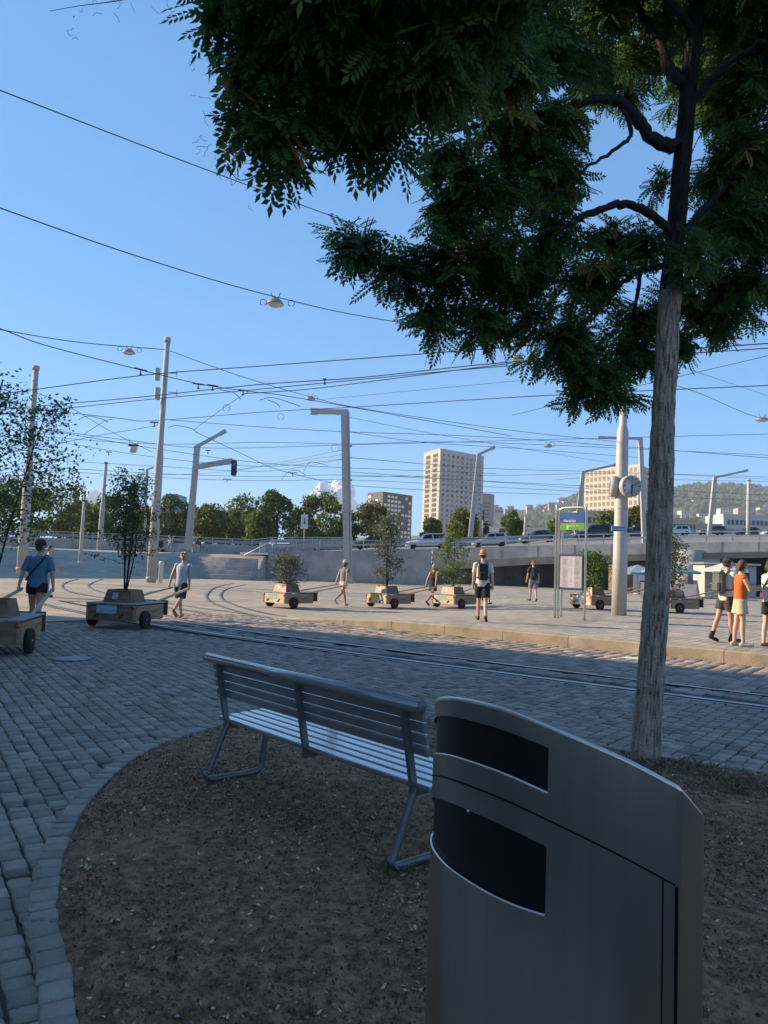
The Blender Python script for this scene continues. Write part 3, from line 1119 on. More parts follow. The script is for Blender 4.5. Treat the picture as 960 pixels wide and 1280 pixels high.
def rot_basis(d, up):
    d = d / np.linalg.norm(d)
    s_ = np.cross(up, d)
    ns = np.linalg.norm(s_)
    s_ = s_ / ns if ns > 1e-4 else np.array([1., 0, 0])
    return d, s_, np.cross(d, s_)
def shoots(blobs, rs, leaf, dens, leaves_per=9, droop=.35, twig=None, origin=None, outward=.8, shell=.45, twl=(.3, .55), tintf=None):
    """leafy shoots filling the blobs (centre, radius); returns leaf verts, tris, tint"""
    lv, lq = leaf
    nl, nq = len(lv), len(lq)
    AV, AQ, AT = [], [], []
    cnt = 0
    for c, r in blobs:
        c = np.array(c)
        for _ in range(max(2, int(dens * r * r))):
            d = rs.normal(0, 1, 3)
            d /= np.linalg.norm(d)
            q = r * (shell + (1 - shell) * rs.rand() ** .6) * (rs.rand() ** .25)
            tip = c + d * q * np.array([1.05, 1.05, .85])
            out = d * outward + rs.normal(0, .5, 3) * .6 + np.array([0, 0, -droop * rs.rand()])
            out /= np.linalg.norm(out)
            TL = rs.uniform(*twl)
            base = tip - out * TL
            if twig is not None:
                mid = (base + tip) / 2 + rs.normal(0, .02, 3)
                twig.tube([base, mid, tip], [.005, .0035, .0015], 4, cap=False)
            bt = rs.beta(2, 3) if tintf is None else tintf(rs, tip)
            _, s_, u_ = rot_basis(out, np.array([0, 0, 1.0]))
            for k in range(leaves_per):
                t_ = (k + .5) / leaves_per
                p = base + (tip - base) * (.15 + .9 * t_)
                sd = 1 if k % 2 else -1
                ld = out * (.55 + .5 * (k == leaves_per - 1)) + s_ * sd * rs.uniform(.5, 1.0) + u_ * rs.normal(0, .35) + np.array([0, 0, -droop * rs.uniform(0, 1)])
                up = np.array([0, 0, 1.0]) + rs.normal(0, .45, 3)
                f_, a_, b_ = rot_basis(ld, up)
                sc = rs.uniform(.75, 1.15)
                curl = lv[:, 0] ** 2 * rs.uniform(-.2, 1.6)
                loc = lv * sc
                AV.append(p + np.outer(loc[:, 0], f_) + np.outer(loc[:, 1], a_) + np.outer(loc[:, 2] - curl * sc, b_))
                AQ.append(lq + cnt * nl)
                AT.append(np.full(nq, min(1, max(0, bt + rs.normal(0, .10)))))
                cnt += 1
    return np.concatenate(AV), np.concatenate(AQ), np.concatenate(AT)

rs = np.random.RandomState(21)
LEAF1 = leaf_template(6, .20, .027, .052)
LEAF2 = leaf_template(6, .22, .027, .058)
# --- tree by the street
TD = 6.15
base1 = G(808, 952)
tree1 = thing('street_tree', 'large leafy tree with furrowed trunk growing beside the street', 'tree', (base1.x, base1.y, 0))
rel1 = Vector((base1.x, base1.y, 0))
tpx = [(808, 985, 18), (808, 952, 17.5), (811, 900, 17), (815, 830, 16.6), (820, 750, 15.8), (825, 660, 15.4), (827, 590, 15.4), (829, 520, 14.6), (833, 440, 14.2), (838, 360, 13.6), (846, 280, 12.4), (854, 190, 11.4), (861, 110, 10.6), (868, 40, 10.0), (873, -40, 9), (878, -140, 8), (884, -260, 7), (890, -400, 5), (893, -520, 3)]
path1 = [W(a, b, base1.y) - rel1 for a, b, _ in tpx]
path1[0] = Vector((path1[1].x, path1[1].y, -.12))
rad1 = [w * base1.y / FPX for _, _, w in tpx]
rad1[0] *= 1.25; rad1[1] *= 1.08
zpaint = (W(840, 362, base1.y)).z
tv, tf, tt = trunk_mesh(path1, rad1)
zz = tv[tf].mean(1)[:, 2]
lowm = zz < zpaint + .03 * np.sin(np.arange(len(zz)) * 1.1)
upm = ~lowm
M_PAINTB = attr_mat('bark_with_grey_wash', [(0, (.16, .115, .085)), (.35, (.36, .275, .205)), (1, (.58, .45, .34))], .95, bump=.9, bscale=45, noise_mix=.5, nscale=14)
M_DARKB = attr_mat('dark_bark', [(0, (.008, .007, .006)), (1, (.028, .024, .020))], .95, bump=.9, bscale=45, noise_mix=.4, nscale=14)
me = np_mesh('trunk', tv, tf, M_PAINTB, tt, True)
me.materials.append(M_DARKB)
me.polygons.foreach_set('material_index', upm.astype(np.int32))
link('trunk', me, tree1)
# knobs on the trunk
limbs1 = [
    ([(846, 185, 0), (815, 172, -.05), (795, 145, -.1), (770, 126, -.15), (740, 125, -.2), (690, 140, -.3), (630, 150, -.45), (560, 165, -.6)], 9.5, 2),
    ([(858, 105, 0), (842, 92, .05), (825, 55, .1), (800, 15, .15), (775, -30, .2), (740, -90, .3)], 9, 3),
    ([(842, 292, 0), (815, 270, -.05), (785, 256, -.1), (750, 262, -.2), (700, 285, -.3), (640, 305, -.4), (560, 318, -.5), (480, 322, -.6)], 6.5, 1.2),
    ([(846, 300, 0), (880, 262, .1), (915, 225, .2), (950, 192, .2), (1000, 160, .3)], 6, 2),
    ([(842, 330, .05), (800, 340, .3), (760, 370, .5), (720, 420, .6), (700, 460, .6)], 5, 1.2),
    ([(775, 130, -.12), (790, 165, -.2), (770, 185, -.3), (740, 205, -.4), (700, 240, -.5), (660, 260, -.6)], 3.2, 1),
    ([(860, 130, 0), (900, 90, -.2), (940, 60, -.4), (990, 40, -.6)], 6, 2),
    ([(868, 40, 0), (820, -20, -.4), (760, -70, -.8), (690, -130, -1.2)], 6, 2),
    ([(873, -40, 0), (930, -120, .3), (980, -200, .6)], 6, 2),
    ([(846, 300, 0), (870, 340, .4), (890, 370, .7), (920, 390, .9)], 4, 1),
    ([(800, 340, .3), (790, 400, .4), (775, 450, .4)], 3, 1),
    ([(700, 285, -.3), (640, 340, -.2), (590, 380, -.1), (540, 395, 0)], 3, 1),
]
for pts_, r0, r1_ in limbs1:
    P_ = catmull([W(a, b, base1.y + c) - rel1 for a, b, c in pts_], 6)
    n_ = len(P_)
    P_ = [p + Vector((rnd.gauss(0, .008), rnd.gauss(0, .008), rnd.gauss(0, .010))) if 0 < i < n_ - 1 else p for i, p in enumerate(P_)]
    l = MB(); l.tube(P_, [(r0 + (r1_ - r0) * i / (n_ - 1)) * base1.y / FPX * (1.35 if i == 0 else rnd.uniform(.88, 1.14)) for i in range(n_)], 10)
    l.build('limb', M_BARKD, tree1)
# blobs: px, py, depth offset, radius in px
b1 = [(450, 318, -.4, 40), (432, 300, -.4, 22), (500, 345, -.3, 50), (540, 395, -.2, 45), (600, 405, -.1, 48), (560, 335, -.4, 52), (650, 375, 0, 62), (705, 425, .2, 58), (748, 462, .3, 52), (765, 490, .2, 30),
      (735, 488, .3, 30), (620, 310, -.4, 58), (560, 285, -.3, 40), (690, 300, -.1, 62), (740, 350, .2, 60), (600, 235, -.4, 60), (560, 255, -.2, 35), (690, 215, -.2, 55), (640, 165, -.4, 65), (700, 150, -.3, 45), (560, 195, -.5, 45),
      (800, 400, .5, 45), (790, 440, .4, 40), (850, 430, .5, 32), (850, 380, .7, 45), (900, 375, .6, 55), (945, 355, .5, 65), (920, 290, .3, 70), (895, 225, .4, 50), (945, 190, .2, 65), (930, 105, .2, 65), (895, 140, .5, 40),
      (960, 60, .1, 70), (905, 30, .3, 50), (700, 60, -.5, 65), (620, 65, -.5, 75), (800, 70, .3, 36), (755, 12, .3, 60), (735, 85, .1, 30), (570, 120, -.6, 55), (640, 10, -.5, 60), (830, 15, .4, 40), (870, 320, -.3, 38), (905, 410, .5, 22),
      (800, 305, .8, 40), (765, 300, .9, 35), (830, 230, .9, 22),
      (700, -90, -.3, 110), (850, -110, -.5, 120), (960, -60, -.3, 110), (800, -260, 0, 150), (920, -300, .3, 150), (690, -240, -.5, 140), (880, -450, 0, 140), (1040, -60, 0, 120), (1060, 150, .3, 110), (1020, 300, .6, 80),
      (850, -60, 1.0, 110), (760, 100, 1.6, 60), (900, 60, 1.6, 110), (960, 250, 1.8, 90), (680, 240, 1.3, 55)]
blobs1 = [(tuple(W(x, y, base1.y + dz) - rel1), r * (base1.y + dz) / FPX) for x, y, dz, r in b1]
twm = MB()
def tint1(rs_, tip):
    v = rs_.beta(2.0, 3.2) * .8
    h = mnoise.noise(Vector((tip[0] * 1.7, tip[1] * 1.7, tip[2] * 1.7)))
    if h > .32:
        v += .38 * rs_.rand()
    if rs_.rand() < .02:
        v = rs_.uniform(.88, 1)
    return v
cv, cq, ct = shoots(blobs1, rs, LEAF1, 178, 10, .45, twm, tintf=tint1, twl=(.22, .42))
link('crown', np_mesh('crown', cv, cq, M_LEAF, ct), tree1)
twm.build('twigs', M_BARKD, tree1, kind='stuff')
# --- second tree, its trunk behind the camera, boughs hanging over the bed
base2 = Vector((2.1, -2.6, 0))
tree2 = thing('street_tree', 'tree overhanging the soil bed with boughs of broad dark leaves', 'tree', base2)
path2 = [Vector((0, 0, -.1)), Vector((0, .02, .8)), Vector((-.03, .06, 1.8)), Vector((-.05, .1, 2.9)), Vector((-.1, .2, 4.2)), Vector((-.1, .3, 5.5)), Vector((-.05, .3, 7))]
tv, tf, tt = trunk_mesh(path2, [.17, .14, .13, .12, .1, .07, .03], sub=14, seed=5)
link('trunk', np_mesh('trunk', tv, tf, M_BARK, tt, True), tree2)
b2 = [(345, 165, 3.6, 52), (395, 120, 3.7, 62), (325, 85, 3.6, 46), (455, 60, 3.5, 80), (535, 90, 3.6, 72), (470, 150, 3.8, 48), (490, 195, 3.8, 26), (600, 25, 3.6, 80), (380, 35, 3.5, 70), (310, 20, 3.5, 42), (268, 4, 3.4, 28), (350, 200, 3.7, 26), (300, 135, 3.6, 24),
      (440, 175, 3.9, 30), (520, -50, 3.3, 120), (400, -70, 3.2, 120), (640, -100, 3.2, 130), (500, -260, 2.9, 170), (760, -300, 2.6, 200), (900, -500, 2.2, 260), (640, 90, 4.3, 60), (430, -10, 4.0, 90)]
blobs2 = [(tuple(W(x, y, d) - base2), r * d / FPX) for x, y, d, r in b2]
twm = MB()
def tint2(rs_, tip):
    v = rs_.beta(2.0, 3.2) * .75
    if rs_.rand() < .05:
        v = rs_.uniform(.86, 1)
    return v
cv, cq, ct = shoots(blobs2, rs, LEAF2, 270, 9, .6, twm, tintf=tint2, twl=(.15, .32))
link('crown', np_mesh('crown', cv, cq, M_LEAF, ct), tree2)
twm.build('twigs', M_BARKD, tree2, kind='stuff')
for tgt in ((400, 60, 3.6), (540, 60, 3.6), (460, 130, 3.7), (600, 0, 3.5), (340, 140, 3.6)):
    e_ = W(*tgt) - base2
    s_ = path2[4] if tgt[0] < 500 else path2[3] + Vector((0, .1, .6))
    P_ = catmull([s_, s_.lerp(e_, .35) + Vector((0, 0, .35)), s_.lerp(e_, .7) + Vector((0, 0, .3)), e_], 6)
    l = MB(); l.tube(P_, [.045 - .037 * i / (len(P_) - 1) for i in range(len(P_))], 8); l.build('limb', M_BARKD, tree2)
# dry flower stalks hanging from the second tree
dp = MB()
for px, py, n_, sp in ((275, 150, 26, 16), (300, 200, 26, 16), (320, 225, 14, 14), (260, 60, 16, 14), (285, 180, 18, 14), (380, 190, 6, 10), (90, 8, 6, 14), (150, 3, 8, 16), (215, 8, 8, 12), (190, -6, 8, 20)):
    for _ in range(n_):
        p = W(px + rnd.gauss(0, sp), py + rnd.gauss(0, sp), 3.6 + rnd.uniform(-.1, .1)) - base2
        L = rnd.uniform(.015, .05)
        pts_ = [p]
        d = Vector((rnd.gauss(0, 1), rnd.gauss(0, 1), rnd.gauss(-.3, .8))).normalized()
        for k in range(5):
            d = (d + Vector((rnd.gauss(0, .6), rnd.gauss(0, .6), rnd.gauss(0, .6)))).normalized()
            pts_.append(pts_[-1] + d * L * .35)
        dp.tube(pts_, .0011, 4, cap=False)
for path_ in ([(420, 20), (360, -12), (270, -14), (200, -8), (140, 2), (95, 8), (62, 14)], [(360, 90), (320, 130), (285, 150), (262, 140)], [(360, 180), (325, 215), (300, 225), (280, 205)], [(330, 40), (290, 50), (262, 62)]):
    P_ = catmull([W(a, b, 3.6) - base2 for a, b in path_], 5)
    dp.tube(P_, [.005 - .004 * i / len(P_) for i in range(len(P_))], 5, cap=False)
dp.build('dry_flower_stalks', mat('dry_stalk', (.10, .065, .05), .9, var=.3), tree2, kind='stuff')
# ================================================================== FLYOVER RAMP
def interp(tab, x):
    if x <= tab[0][0]:
        return tab[0][1]
    for (a, va), (b, vb) in zip(tab, tab[1:]):
        if x <= b:
            return va + (vb - va) * (x - a) / (b - a)
    return tab[-1][1]
NEAR_D = [(335, 66), (440, 65), (545, 64), (660, 62), (800, 59), (960, 56), (1100, 53.5), (1300, 50)]
NEAR_TOP = [(335, 690), (440, 688), (545, 685.5), (660, 682), (800, 679.5), (960, 677), (1100, 675), (1300, 672)]
NEAR_BOT = [(335, 720), (440, 722), (535, 724), (545, 713), (660, 706), (800, 701), (960, 697), (1100, 694), (1300, 690)]
FAR_D = [(335, 90), (470, 92), (620, 100), (750, 115), (900, 150), (960, 155), (1300, 165)]
FAR_Z = [(335, 2.6), (470, 3.7), (620, 4.7), (750, 7.4), (900, 10.2), (960, 10.6), (1300, 12)]
def near_pt(px, tab=NEAR_TOP):
    return W(px, interp(tab, px), interp(NEAR_D, px))
def deck_pt(px, v):
    """v = 0 near edge .. 1 far edge of the carriageway"""
    a = near_pt(px)
    df = interp(FAR_D, px)
    b = W(px, 690, df)
    b.z = interp(FAR_Z, px)
    a.z -= .22
    p = a.lerp(b, v)
    return p
def deck_at(px, d):
    a, b = interp(NEAR_D, px), interp(FAR_D, px)
    return deck_pt(px, (d - a) / (b - a))
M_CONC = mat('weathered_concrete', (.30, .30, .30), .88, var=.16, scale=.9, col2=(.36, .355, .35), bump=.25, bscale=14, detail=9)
M_CONCD = mat('stained_underpass_concrete', (.13, .125, .12), .9, var=.3, scale=.8, bump=.3, bscale=12)  # underpass shade put into a darker concrete colour; joints use it too
M_CONCL = mat('light_concrete', (.42, .41, .39), .85, var=.12, scale=1.2, bump=.2, bscale=20)
M_GALV = mat('galvanised_steel', (.42, .43, .44), .45, .7, var=.15, scale=5)
pxs = [300, 335] + list(range(360, 1301, 20))
bridge = thing('flyover', 'grey concrete flyover ramp carrying cars over the dark underpass', 'bridge', W(640, 720, 62))
bz = bridge.location
bridge.location = (bz.x, bz.y, 0)
BR = Vector((bz.x, bz.y, 0))
# carriageway
vs, fs = [], []
vv = [0, .15, .3, .5, .75, 1]
for px in pxs:
    for v in vv:
        vs.append(deck_pt(px, v) - BR)
m_ = len(vv)
for i in range(len(pxs) - 1):
    for j in range(m_ - 1):
        fs.append((i * m_ + j, (i + 1) * m_ + j, (i + 1) * m_ + j + 1, i * m_ + j + 1))
dk = MB(); dk.add(vs, fs); dk.build('carriageway', M_ROAD, bridge)
# fascia: parapet face, coping, and the soffit behind
opx = [335] + list(range(360, 541, 20))
wv = MB()
vs, fs = [], []
for px in opx:
    t_ = near_pt(px)
    vs += [Vector((t_.x, t_.y, -.1)) - BR, t_ - BR, t_ + Vector((0, .35, 0)) - BR, Vector((t_.x, t_.y + .35, -.1)) - BR]
for i in range(len(opx) - 1):
    for j in range(3):
        fs.append((i * 4 + j, (i + 1) * 4 + j, (i + 1) * 4 + j + 1, i * 4 + j + 1))
fs += [(0, 1, 2, 3), tuple((len(opx) - 1) * 4 + k for k in (3, 2, 1, 0))]
wv.add(vs, fs); wv.build('retaining_wall', M_CONC, bridge)
opx = [541] + list(range(560, 1301, 20))
fa = MB()
vs, fs = [], []
for px in opx:
    t_ = near_pt(px)
    b_ = near_pt(px, NEAR_BOT)
    mid = t_.lerp(b_, .62)
    vs += [b_ + Vector((0, 3.2, 0)) - BR, b_ + Vector((0, .5, 0)) - BR, mid + Vector((0, .06, 0)) - BR, mid - BR, t_ - BR, t_ + Vector((0, .35, 0)) - BR]
for i in range(len(opx) - 1):
    for j in range(5):
        fs.append((i * 6 + j, (i + 1) * 6 + j, (i + 1) * 6 + j + 1, i * 6 + j + 1))
fa.add(vs, fs); fa.build('fascia', M_CONC, bridge)
so = MB()
vs, fs = [], []
for px in opx:
    b_ = near_pt(px, NEAR_BOT)
    vs += [b_ + Vector((0, 3.2, -.004)) - BR, b_ + Vector((0, 34, .6)) - BR]
fs = [(i * 2, i * 2 + 1, i * 2 + 3, i * 2 + 2) for i in range(len(opx) - 1)]
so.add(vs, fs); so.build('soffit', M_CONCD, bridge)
# closed abutment behind the low part of the ramp
ab = MB()
a_, b_ = near_pt(541), W(800, 720, 66)
ab.add([Vector((a_.x, a_.y + .3, -.1)) - BR, Vector((b_.x, b_.y, -.1)) - BR, Vector((b_.x, b_.y, 3.4)) - BR, Vector((a_.x, a_.y + .3, 2.6)) - BR], [(0, 1, 2, 3)])
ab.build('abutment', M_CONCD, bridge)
ab = MB()  # dark wall added to keep the space under the deck dark
for x0, x1 in ((800, 876), (900, 1300)):
    a_, b_ = W(x0, 720, 84), W(x1, 720, 84)
    ab.add([Vector((a_.x, a_.y, -.1)) - BR, Vector((b_.x, b_.y, -.1)) - BR, Vector((b_.x, b_.y, 5)) - BR, Vector((a_.x, a_.y, 5)) - BR], [(0, 1, 2, 3)])
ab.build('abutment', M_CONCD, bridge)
for px in range(560, 790, 24):
    p = W(px, 720, interp([(541, 64.3), (800, 66)], px))
    r = MB(); r.box((0, 0, 1.1), (.12, .10, 2.3)); r.build('pilaster', M_CONCD, bridge, loc=Vector((p.x, p.y - .06, 0)) - BR)
for px, d, w_ in ((861, 58, 1.9), (1010, 57, 2.0), (770, 62, 1.2)):
    p = W(px, 720, d)
    r = MB(); r.lathe([(w_ / 2, 0), (w_ / 2, 3.6)], n=22); r.build('pier', M_CONC, bridge, loc=Vector((p.x, p.y, 0)) - BR)
# panel joints of the fascia
for px in range(580, 1290, 46):
    t_, b_ = near_pt(px), near_pt(px, NEAR_BOT)
    j = MB(); j.bar(t_ - BR + Vector((0, -.004, 0)), t_.lerp(b_, .62) - BR + Vector((0, -.004, 0)), .03, .02, Vector((0, 1, 0))); j.build('panel_joint', M_CONCD, bridge)
# guard rail along the near edge
px = 338.0
prev = None
rails = [[], []]
while px < 1300:
    t_ = near_pt(px)
    po = MB(); po.box((0, 0, .42), (.08, .08, .84)); po.build('rail_post', M_GALV, bridge, loc=t_ + Vector((0, .18, 0)) - BR)
    px += 2.0 * FPX / t_.y
for hh, th in ((.80, .07), (.46, .16)):
    r = MB()
    P_ = [near_pt(q) + Vector((0, .10, hh)) - BR for q in range(338, 1301, 24)]
    for a_, b_ in zip(P_, P_[1:]):
        r.bar(a_, b_, .06, th)
    r.build('guard_rail', M_GALV, bridge)
# far barrier behind the cars
r = MB()
P_ = [deck_pt(q, .97) - BR for q in range(335, 1301, 40)]
for a_, b_ in zip(P_, P_[1:]):
    r.bar(a_ + Vector((0, 0, .45)), b_ + Vector((0, 0, .45)), .2, .9)
r.build('far_barrier', M_CONC, bridge)
# end face and stair rail where the retaining wall begins
p0 = near_pt(338)
hr = MB()
q1, q2, q3 = p0 + Vector((-2.2, -.2, -.35)), p0 + Vector((.2, -.05, 1.0)), near_pt(430) + Vector((0, -.05, 1.0))
hr.tube([q1 + Vector((0, 0, -.2)), q1, q2, q3], .045, 8)
hr.tube([q2 + Vector((0, 0, -.45)), q3 + Vector((0, 0, -.45))], .035, 8)
for f_ in (0, .33, .66, 1):
    q = q2.lerp(q3, f_)
    hr.tube([q, q + Vector((0, 0, -1.05))], .035, 6)
o = hr.build('handrail', M_GALV)
tag(o, 'galvanised handrail on top of the retaining wall by the steps', 'handrail')
# curved concrete steps at the wall's end
st = thing('steps', 'curved concrete steps at the end of the retaining wall', 'steps', (p0.x - 1.6, p0.y - 4.5, 0))
st.location = (-10.25, 74.0, 0)
for k in range(5):
    s_ = MB()
    ro, ri_ = 13.9 - k * .62, 13.9 - (k + 1) * .62 - .02
    angs = [R(213 + i * 4.0) for i in range(15)]
    s_.prism([(ro * math.cos(a), ro * math.sin(a)) for a in angs] + [(ri_ * math.cos(a), ri_ * math.sin(a)) for a in reversed(angs)], -.2, .38 + k * .34)
    s_.build('step', M_CONC, st)

# ------------------------------------------------------------------ long parapet on the left with its railing
par_px = [(-60, 79), (100, 80), (200, 81), (300, 83), (440, 86)]
pwall = thing('parapet_wall', 'long grey concrete parapet with a metal railing in front of the trees', 'wall', (W(200, 690, 81).x, 81, 2.0))
PW = Vector(pwall.location)
seg = []
for px in range(-60, 441, 25):
    d = interp(par_px, px)
    p = W(px, 690, d)
    seg.append(Vector((p.x, p.y, 2.0 if px < 330 else 2.3 + (px - 330) * .004)))
for a_, b_ in zip(seg, seg[1:]):
    m_ = MB()
    t_ = (b_ - a_).normalized() * .012
    m_.bar(a_ + t_ - PW + Vector((0, 0, .55)), b_ - t_ - PW + Vector((0, 0, .55)), .28, 1.25)
    m_.build('wall_panel', M_CONC, pwall)
m_ = MB()
for a_, b_ in zip(seg, seg[1:]):
    m_.bar(a_ - PW + Vector((0, 0, 1.85)), b_ - PW + Vector((0, 0, 1.85)), .08, .08)
m_.build('top_rail', M_GALV, pwall)
m_ = MB()
for a_, b_ in zip(seg, seg[1:]):
    m_.bar(a_ - PW + Vector((0, 0, 1.5)), b_ - PW + Vector((0, 0, 1.5)), .05, .32)
m_.build('mesh_panel', mat('grey_rail_mesh', (.25, .26, .27), .6, .4, var=.2, scale=20), pwall)
for a_ in seg:
    m_ = MB(); m_.box(a_ - PW + Vector((0, 0, 1.5)), (.09, .09, .75)); m_.build('rail_post', M_GALV, pwall)
# graffiti on the parapet
g_ = W(410, 677, 85)
text_mesh('graffiti', 'NONIN WOTAN', .62, mat('black_spray_paint', (.03, .03, .035), .8), pwall, Vector((g_.x, g_.y - .25, 2.95)) - PW, (R(90), 0, R(-3)))
kp = W(328, 690, 78)
k_ = MB(); k_.box((0, 0, .6), (.55, .5, 1.5), bev=.03); k_.build('gate_pier', M_CONCL, pwall, loc=Vector((kp.x, kp.y, 2.1)) - PW)

# ================================================================== CARS
CAR_PAINT = {
    'white': (.62, .63, .64), 'silver': (.42, .44, .46), 'black': (.02, .022, .026), 'grey': (.10, .11, .125), 'blue': (.05, .075, .12), 'pale': (.50, .52, .54)}
M_TYRE = mat('black_rubber', (.015, .015, .016), .85, var=.2, scale=20)
M_RIM = mat('alloy_rim', (.45, .46, .47), .3, .8, var=.1)
M_CARGLASS = mat('tinted_car_glass', (.018, .022, .026), .06, var=.2, spec=.8)
M_LAMPW = mat('clear_headlamp', (.65, .66, .66), .15, .2, var=.1)
M_LAMPR = mat('red_tail_lamp', (.35, .015, .012), .25, var=.1)
M_PLASTIC = mat('dark_trim_plastic', (.025, .025, .027), .6, var=.2)
def car(kind, paint, label, loc, heading):
    """heading: angle of the nose; x along the car"""
    t = thing('car', label, 'car', loc, heading, group=None)
    pm = mat('car_paint_' + paint, CAR_PAINT[paint], .28, .15, var=.05, scale=3, coat=.8)
    L = {'hatch': 4.0, 'wagon': 4.5, 'sedan': 4.55, 'suv': 4.5}[kind]
    wd = 1.78
    hb = {'hatch': .92, 'wagon': .95, 'sedan': .90, 'suv': 1.05}[kind]
    hr_ = {'hatch': 1.48, 'wagon': 1.50, 'sedan': 1.42, 'suv': 1.66}[kind]
    zb = .22 if kind != 'suv' else .30
    # side outline of the lower body: x, z_low, z_high, half width
    st = [(-.5, .42, .66, .62), (-.485, .28, hb - .10, .80), (-.44, zb, hb, .88), (-.30, zb, hb + .01, .89), (-.05, zb, hb, .89), (.17, zb, hb - .02, .89), (.25, zb, hb - .07, .885), (.38, zb, hb - .16, .87), (.455, .24, hb - .26, .82), (.49, .30, .62, .70), (.5, .40, .56, .58)]
    vs, fs = [], []
    for x, z0, z1, hw in st:
        x *= L
        zm = z0 + (z1 - z0) * .62
        for y, z in ((-hw * .93, z0), (-hw, z0 + .10), (-hw, zm), (-hw * .93, z1), (0, z1 + .02), (hw * .93, z1), (hw, zm), (hw, z0 + .10), (hw * .93, z0)):
            vs.append((x, y, z))
    m_ = 9
    for i in range(len(st) - 1):
        for j in range(m_ - 1):
            fs.append((i * m_ + j, i * m_ + j + 1, (i + 1) * m_ + j + 1, (i + 1) * m_ + j))
        fs.append((i * m_ + 8, i * m_, (i + 1) * m_, (i + 1) * m_ + 8))
    fs += [tuple(range(m_ - 1, -1, -1)), tuple(len(vs) - m_ + j for j in range(m_))]
    b = MB(); b.add(vs, fs, True)
    bo = b.build('body', pm, t)
    # greenhouse
    prof = {'hatch': [(-.47, hb - .02), (-.41, hr_ - .10), (-.33, hr_), (-.02, hr_), (.08, hr_ - .05), (.24, hb - .04)],
            'wagon': [(-.485, hb - .02), (-.445, hr_ - .12), (-.40, hr_), (-.02, hr_), (.07, hr_ - .05), (.22, hb - .04)],
            'sedan': [(-.40, hb - .01), (-.26, hr_ - .07), (-.17, hr_), (-.02, hr_), (.06, hr_ - .05), (.23, hb - .04)],
            'suv': [(-.485, hb - .02), (-.44, hr_ - .12), (-.38, hr_), (0, hr_), (.07, hr_ - .05), (.21, hb - .04)]}[kind]
    vs, fs = [], []
    for x, z in prof:
        k = (z - hb + .05) / (hr_ - hb)
        hw = .86 - .20 * max(0, k)
        vs += [(x * L, -hw, z), (x * L, hw, z)]
    n_ = len(prof)
    fs = [(2 * i, 2 * i + 1, 2 * i + 3, 2 * i + 2) for i in range(n_ - 1)]
    fs += [tuple(2 * i for i in range(n_)), tuple(2 * i + 1 for i in reversed(range(n_)))]
    cb = MB(); cb.add(vs, fs); cb.build('cabin', pm, t)
    def glass(name, quad):
        g_ = MB()
        c = sum((Vector(q) for q in quad), Vector()) / len(quad)
        g_.add(quad, [tuple(range(len(quad)))]); g_.add(quad, [tuple(reversed(range(len(quad))))])
        g_.build(name, M_CARGLASS, t)
    def pt(x, z, side, e=.012):
        k = (z - hb + .05) / (hr_ - hb)
        return (x * L, side * (.86 - .20 * max(0, k) + e), z)
    x0, x1 = prof[1][0], prof[-2][0]
    xr = prof[0][0]
    for s_ in (-1, 1):
        glass('side_window', [pt(.10, hb + .03, s_), pt(.055, hr_ - .13, s_), pt(-.105, hr_ - .08, s_), pt(-.115, hb + .03, s_)])
        glass('side_window', [pt(-.135, hb + .03, s_), pt(-.125, hr_ - .08, s_), pt(x0 + .10 if kind == 'sedan' else x0 + .06, hr_ - .10, s_), pt(xr + .10, hb + .03, s_)])
        mi = MB(); mi.box((.12 * L, s_ * .95, hb + .08), (.14, .16, .12), bev=.03); mi.build('mirror', pm, t)
        hl = MB(); hl.box((.455 * L, s_ * .62, hb - .30), (.20, .30, .15), bev=.04); hl.build('headlight', M_LAMPW, t)
        tl = MB(); tl.box((-.485 * L, s_ * .70, hb - .14), (.10, .20, .22), bev=.03); tl.build('tail_light', M_LAMPR, t)
        for x in (-.305, .315):
            wt = thing_part('wheel', t, (x * L, s_ * .80, .315))
            ty = MB(); ty.lathe([(.2, -.1), (.30, -.1), (.315, -.07), (.315, .07), (.30, .1), (.2, .1)], n=20, M=Matrix.Rotation(R(90), 4, 'X')); ty.build('tyre', M_TYRE, wt)
            ri = MB(); ri.lathe([(.0, .07), (.09, .085), (.19, .10), (.21, .09)], n=12, M=Matrix.Rotation(R(90) * (1 if s_ < 0 else -1), 4, 'X')); ri.build('rim', M_RIM, wt)
    def top(a, b, e=.014):
        (xa, za), (xb, zb_) = a, b
        out = []
        for (x, z), sg in ((a, -1), (a, 1), (b, 1), (b, -1)):
            k = (z - hb + .05) / (hr_ - hb)
            out.append((x * L, sg * (.80 - .19 * max(0, k)), z))
        d = Vector(((xb - xa) * L, 0, zb_ - za)).normalized()
        nn = Vector((-d.z, 0, d.x))
        if nn.z < 0:
            nn = -nn
        return [tuple(Vector(q) + nn * e) for q in out]
    glass('windscreen', top((prof[-1][0] - .012, prof[-1][1] + .03), (prof[-2][0] + .004, prof[-2][1] - .02)))
    glass('rear_window', top((prof[0][0] + .012, prof[0][1] + .06), (prof[1][0], prof[1][1] - .02)))
    gr_ = MB(); gr_.box((.492 * L, 0, .50), (.06, 1.0, .14), bev=.02); gr_.build('grille', M_PLASTIC, t)
    sl = MB(); sl.box((0, 0, zb + .02), (L * .52, 1.80, .10), bev=.02); sl.build('sill', M_PLASTIC, t)
    pl_ = MB(); pl_.box((-.503 * L, 0, .62), (.02, .5, .11)); pl_.build('number_plate', M_LAMPW, t)
    return t
def thing_part(name, parent, loc):
    o = bpy.data.objects.new(name, None)
    o.empty_display_size = .05
    COL.objects.link(o)
    o.parent = parent
    o.location = loc
    return o
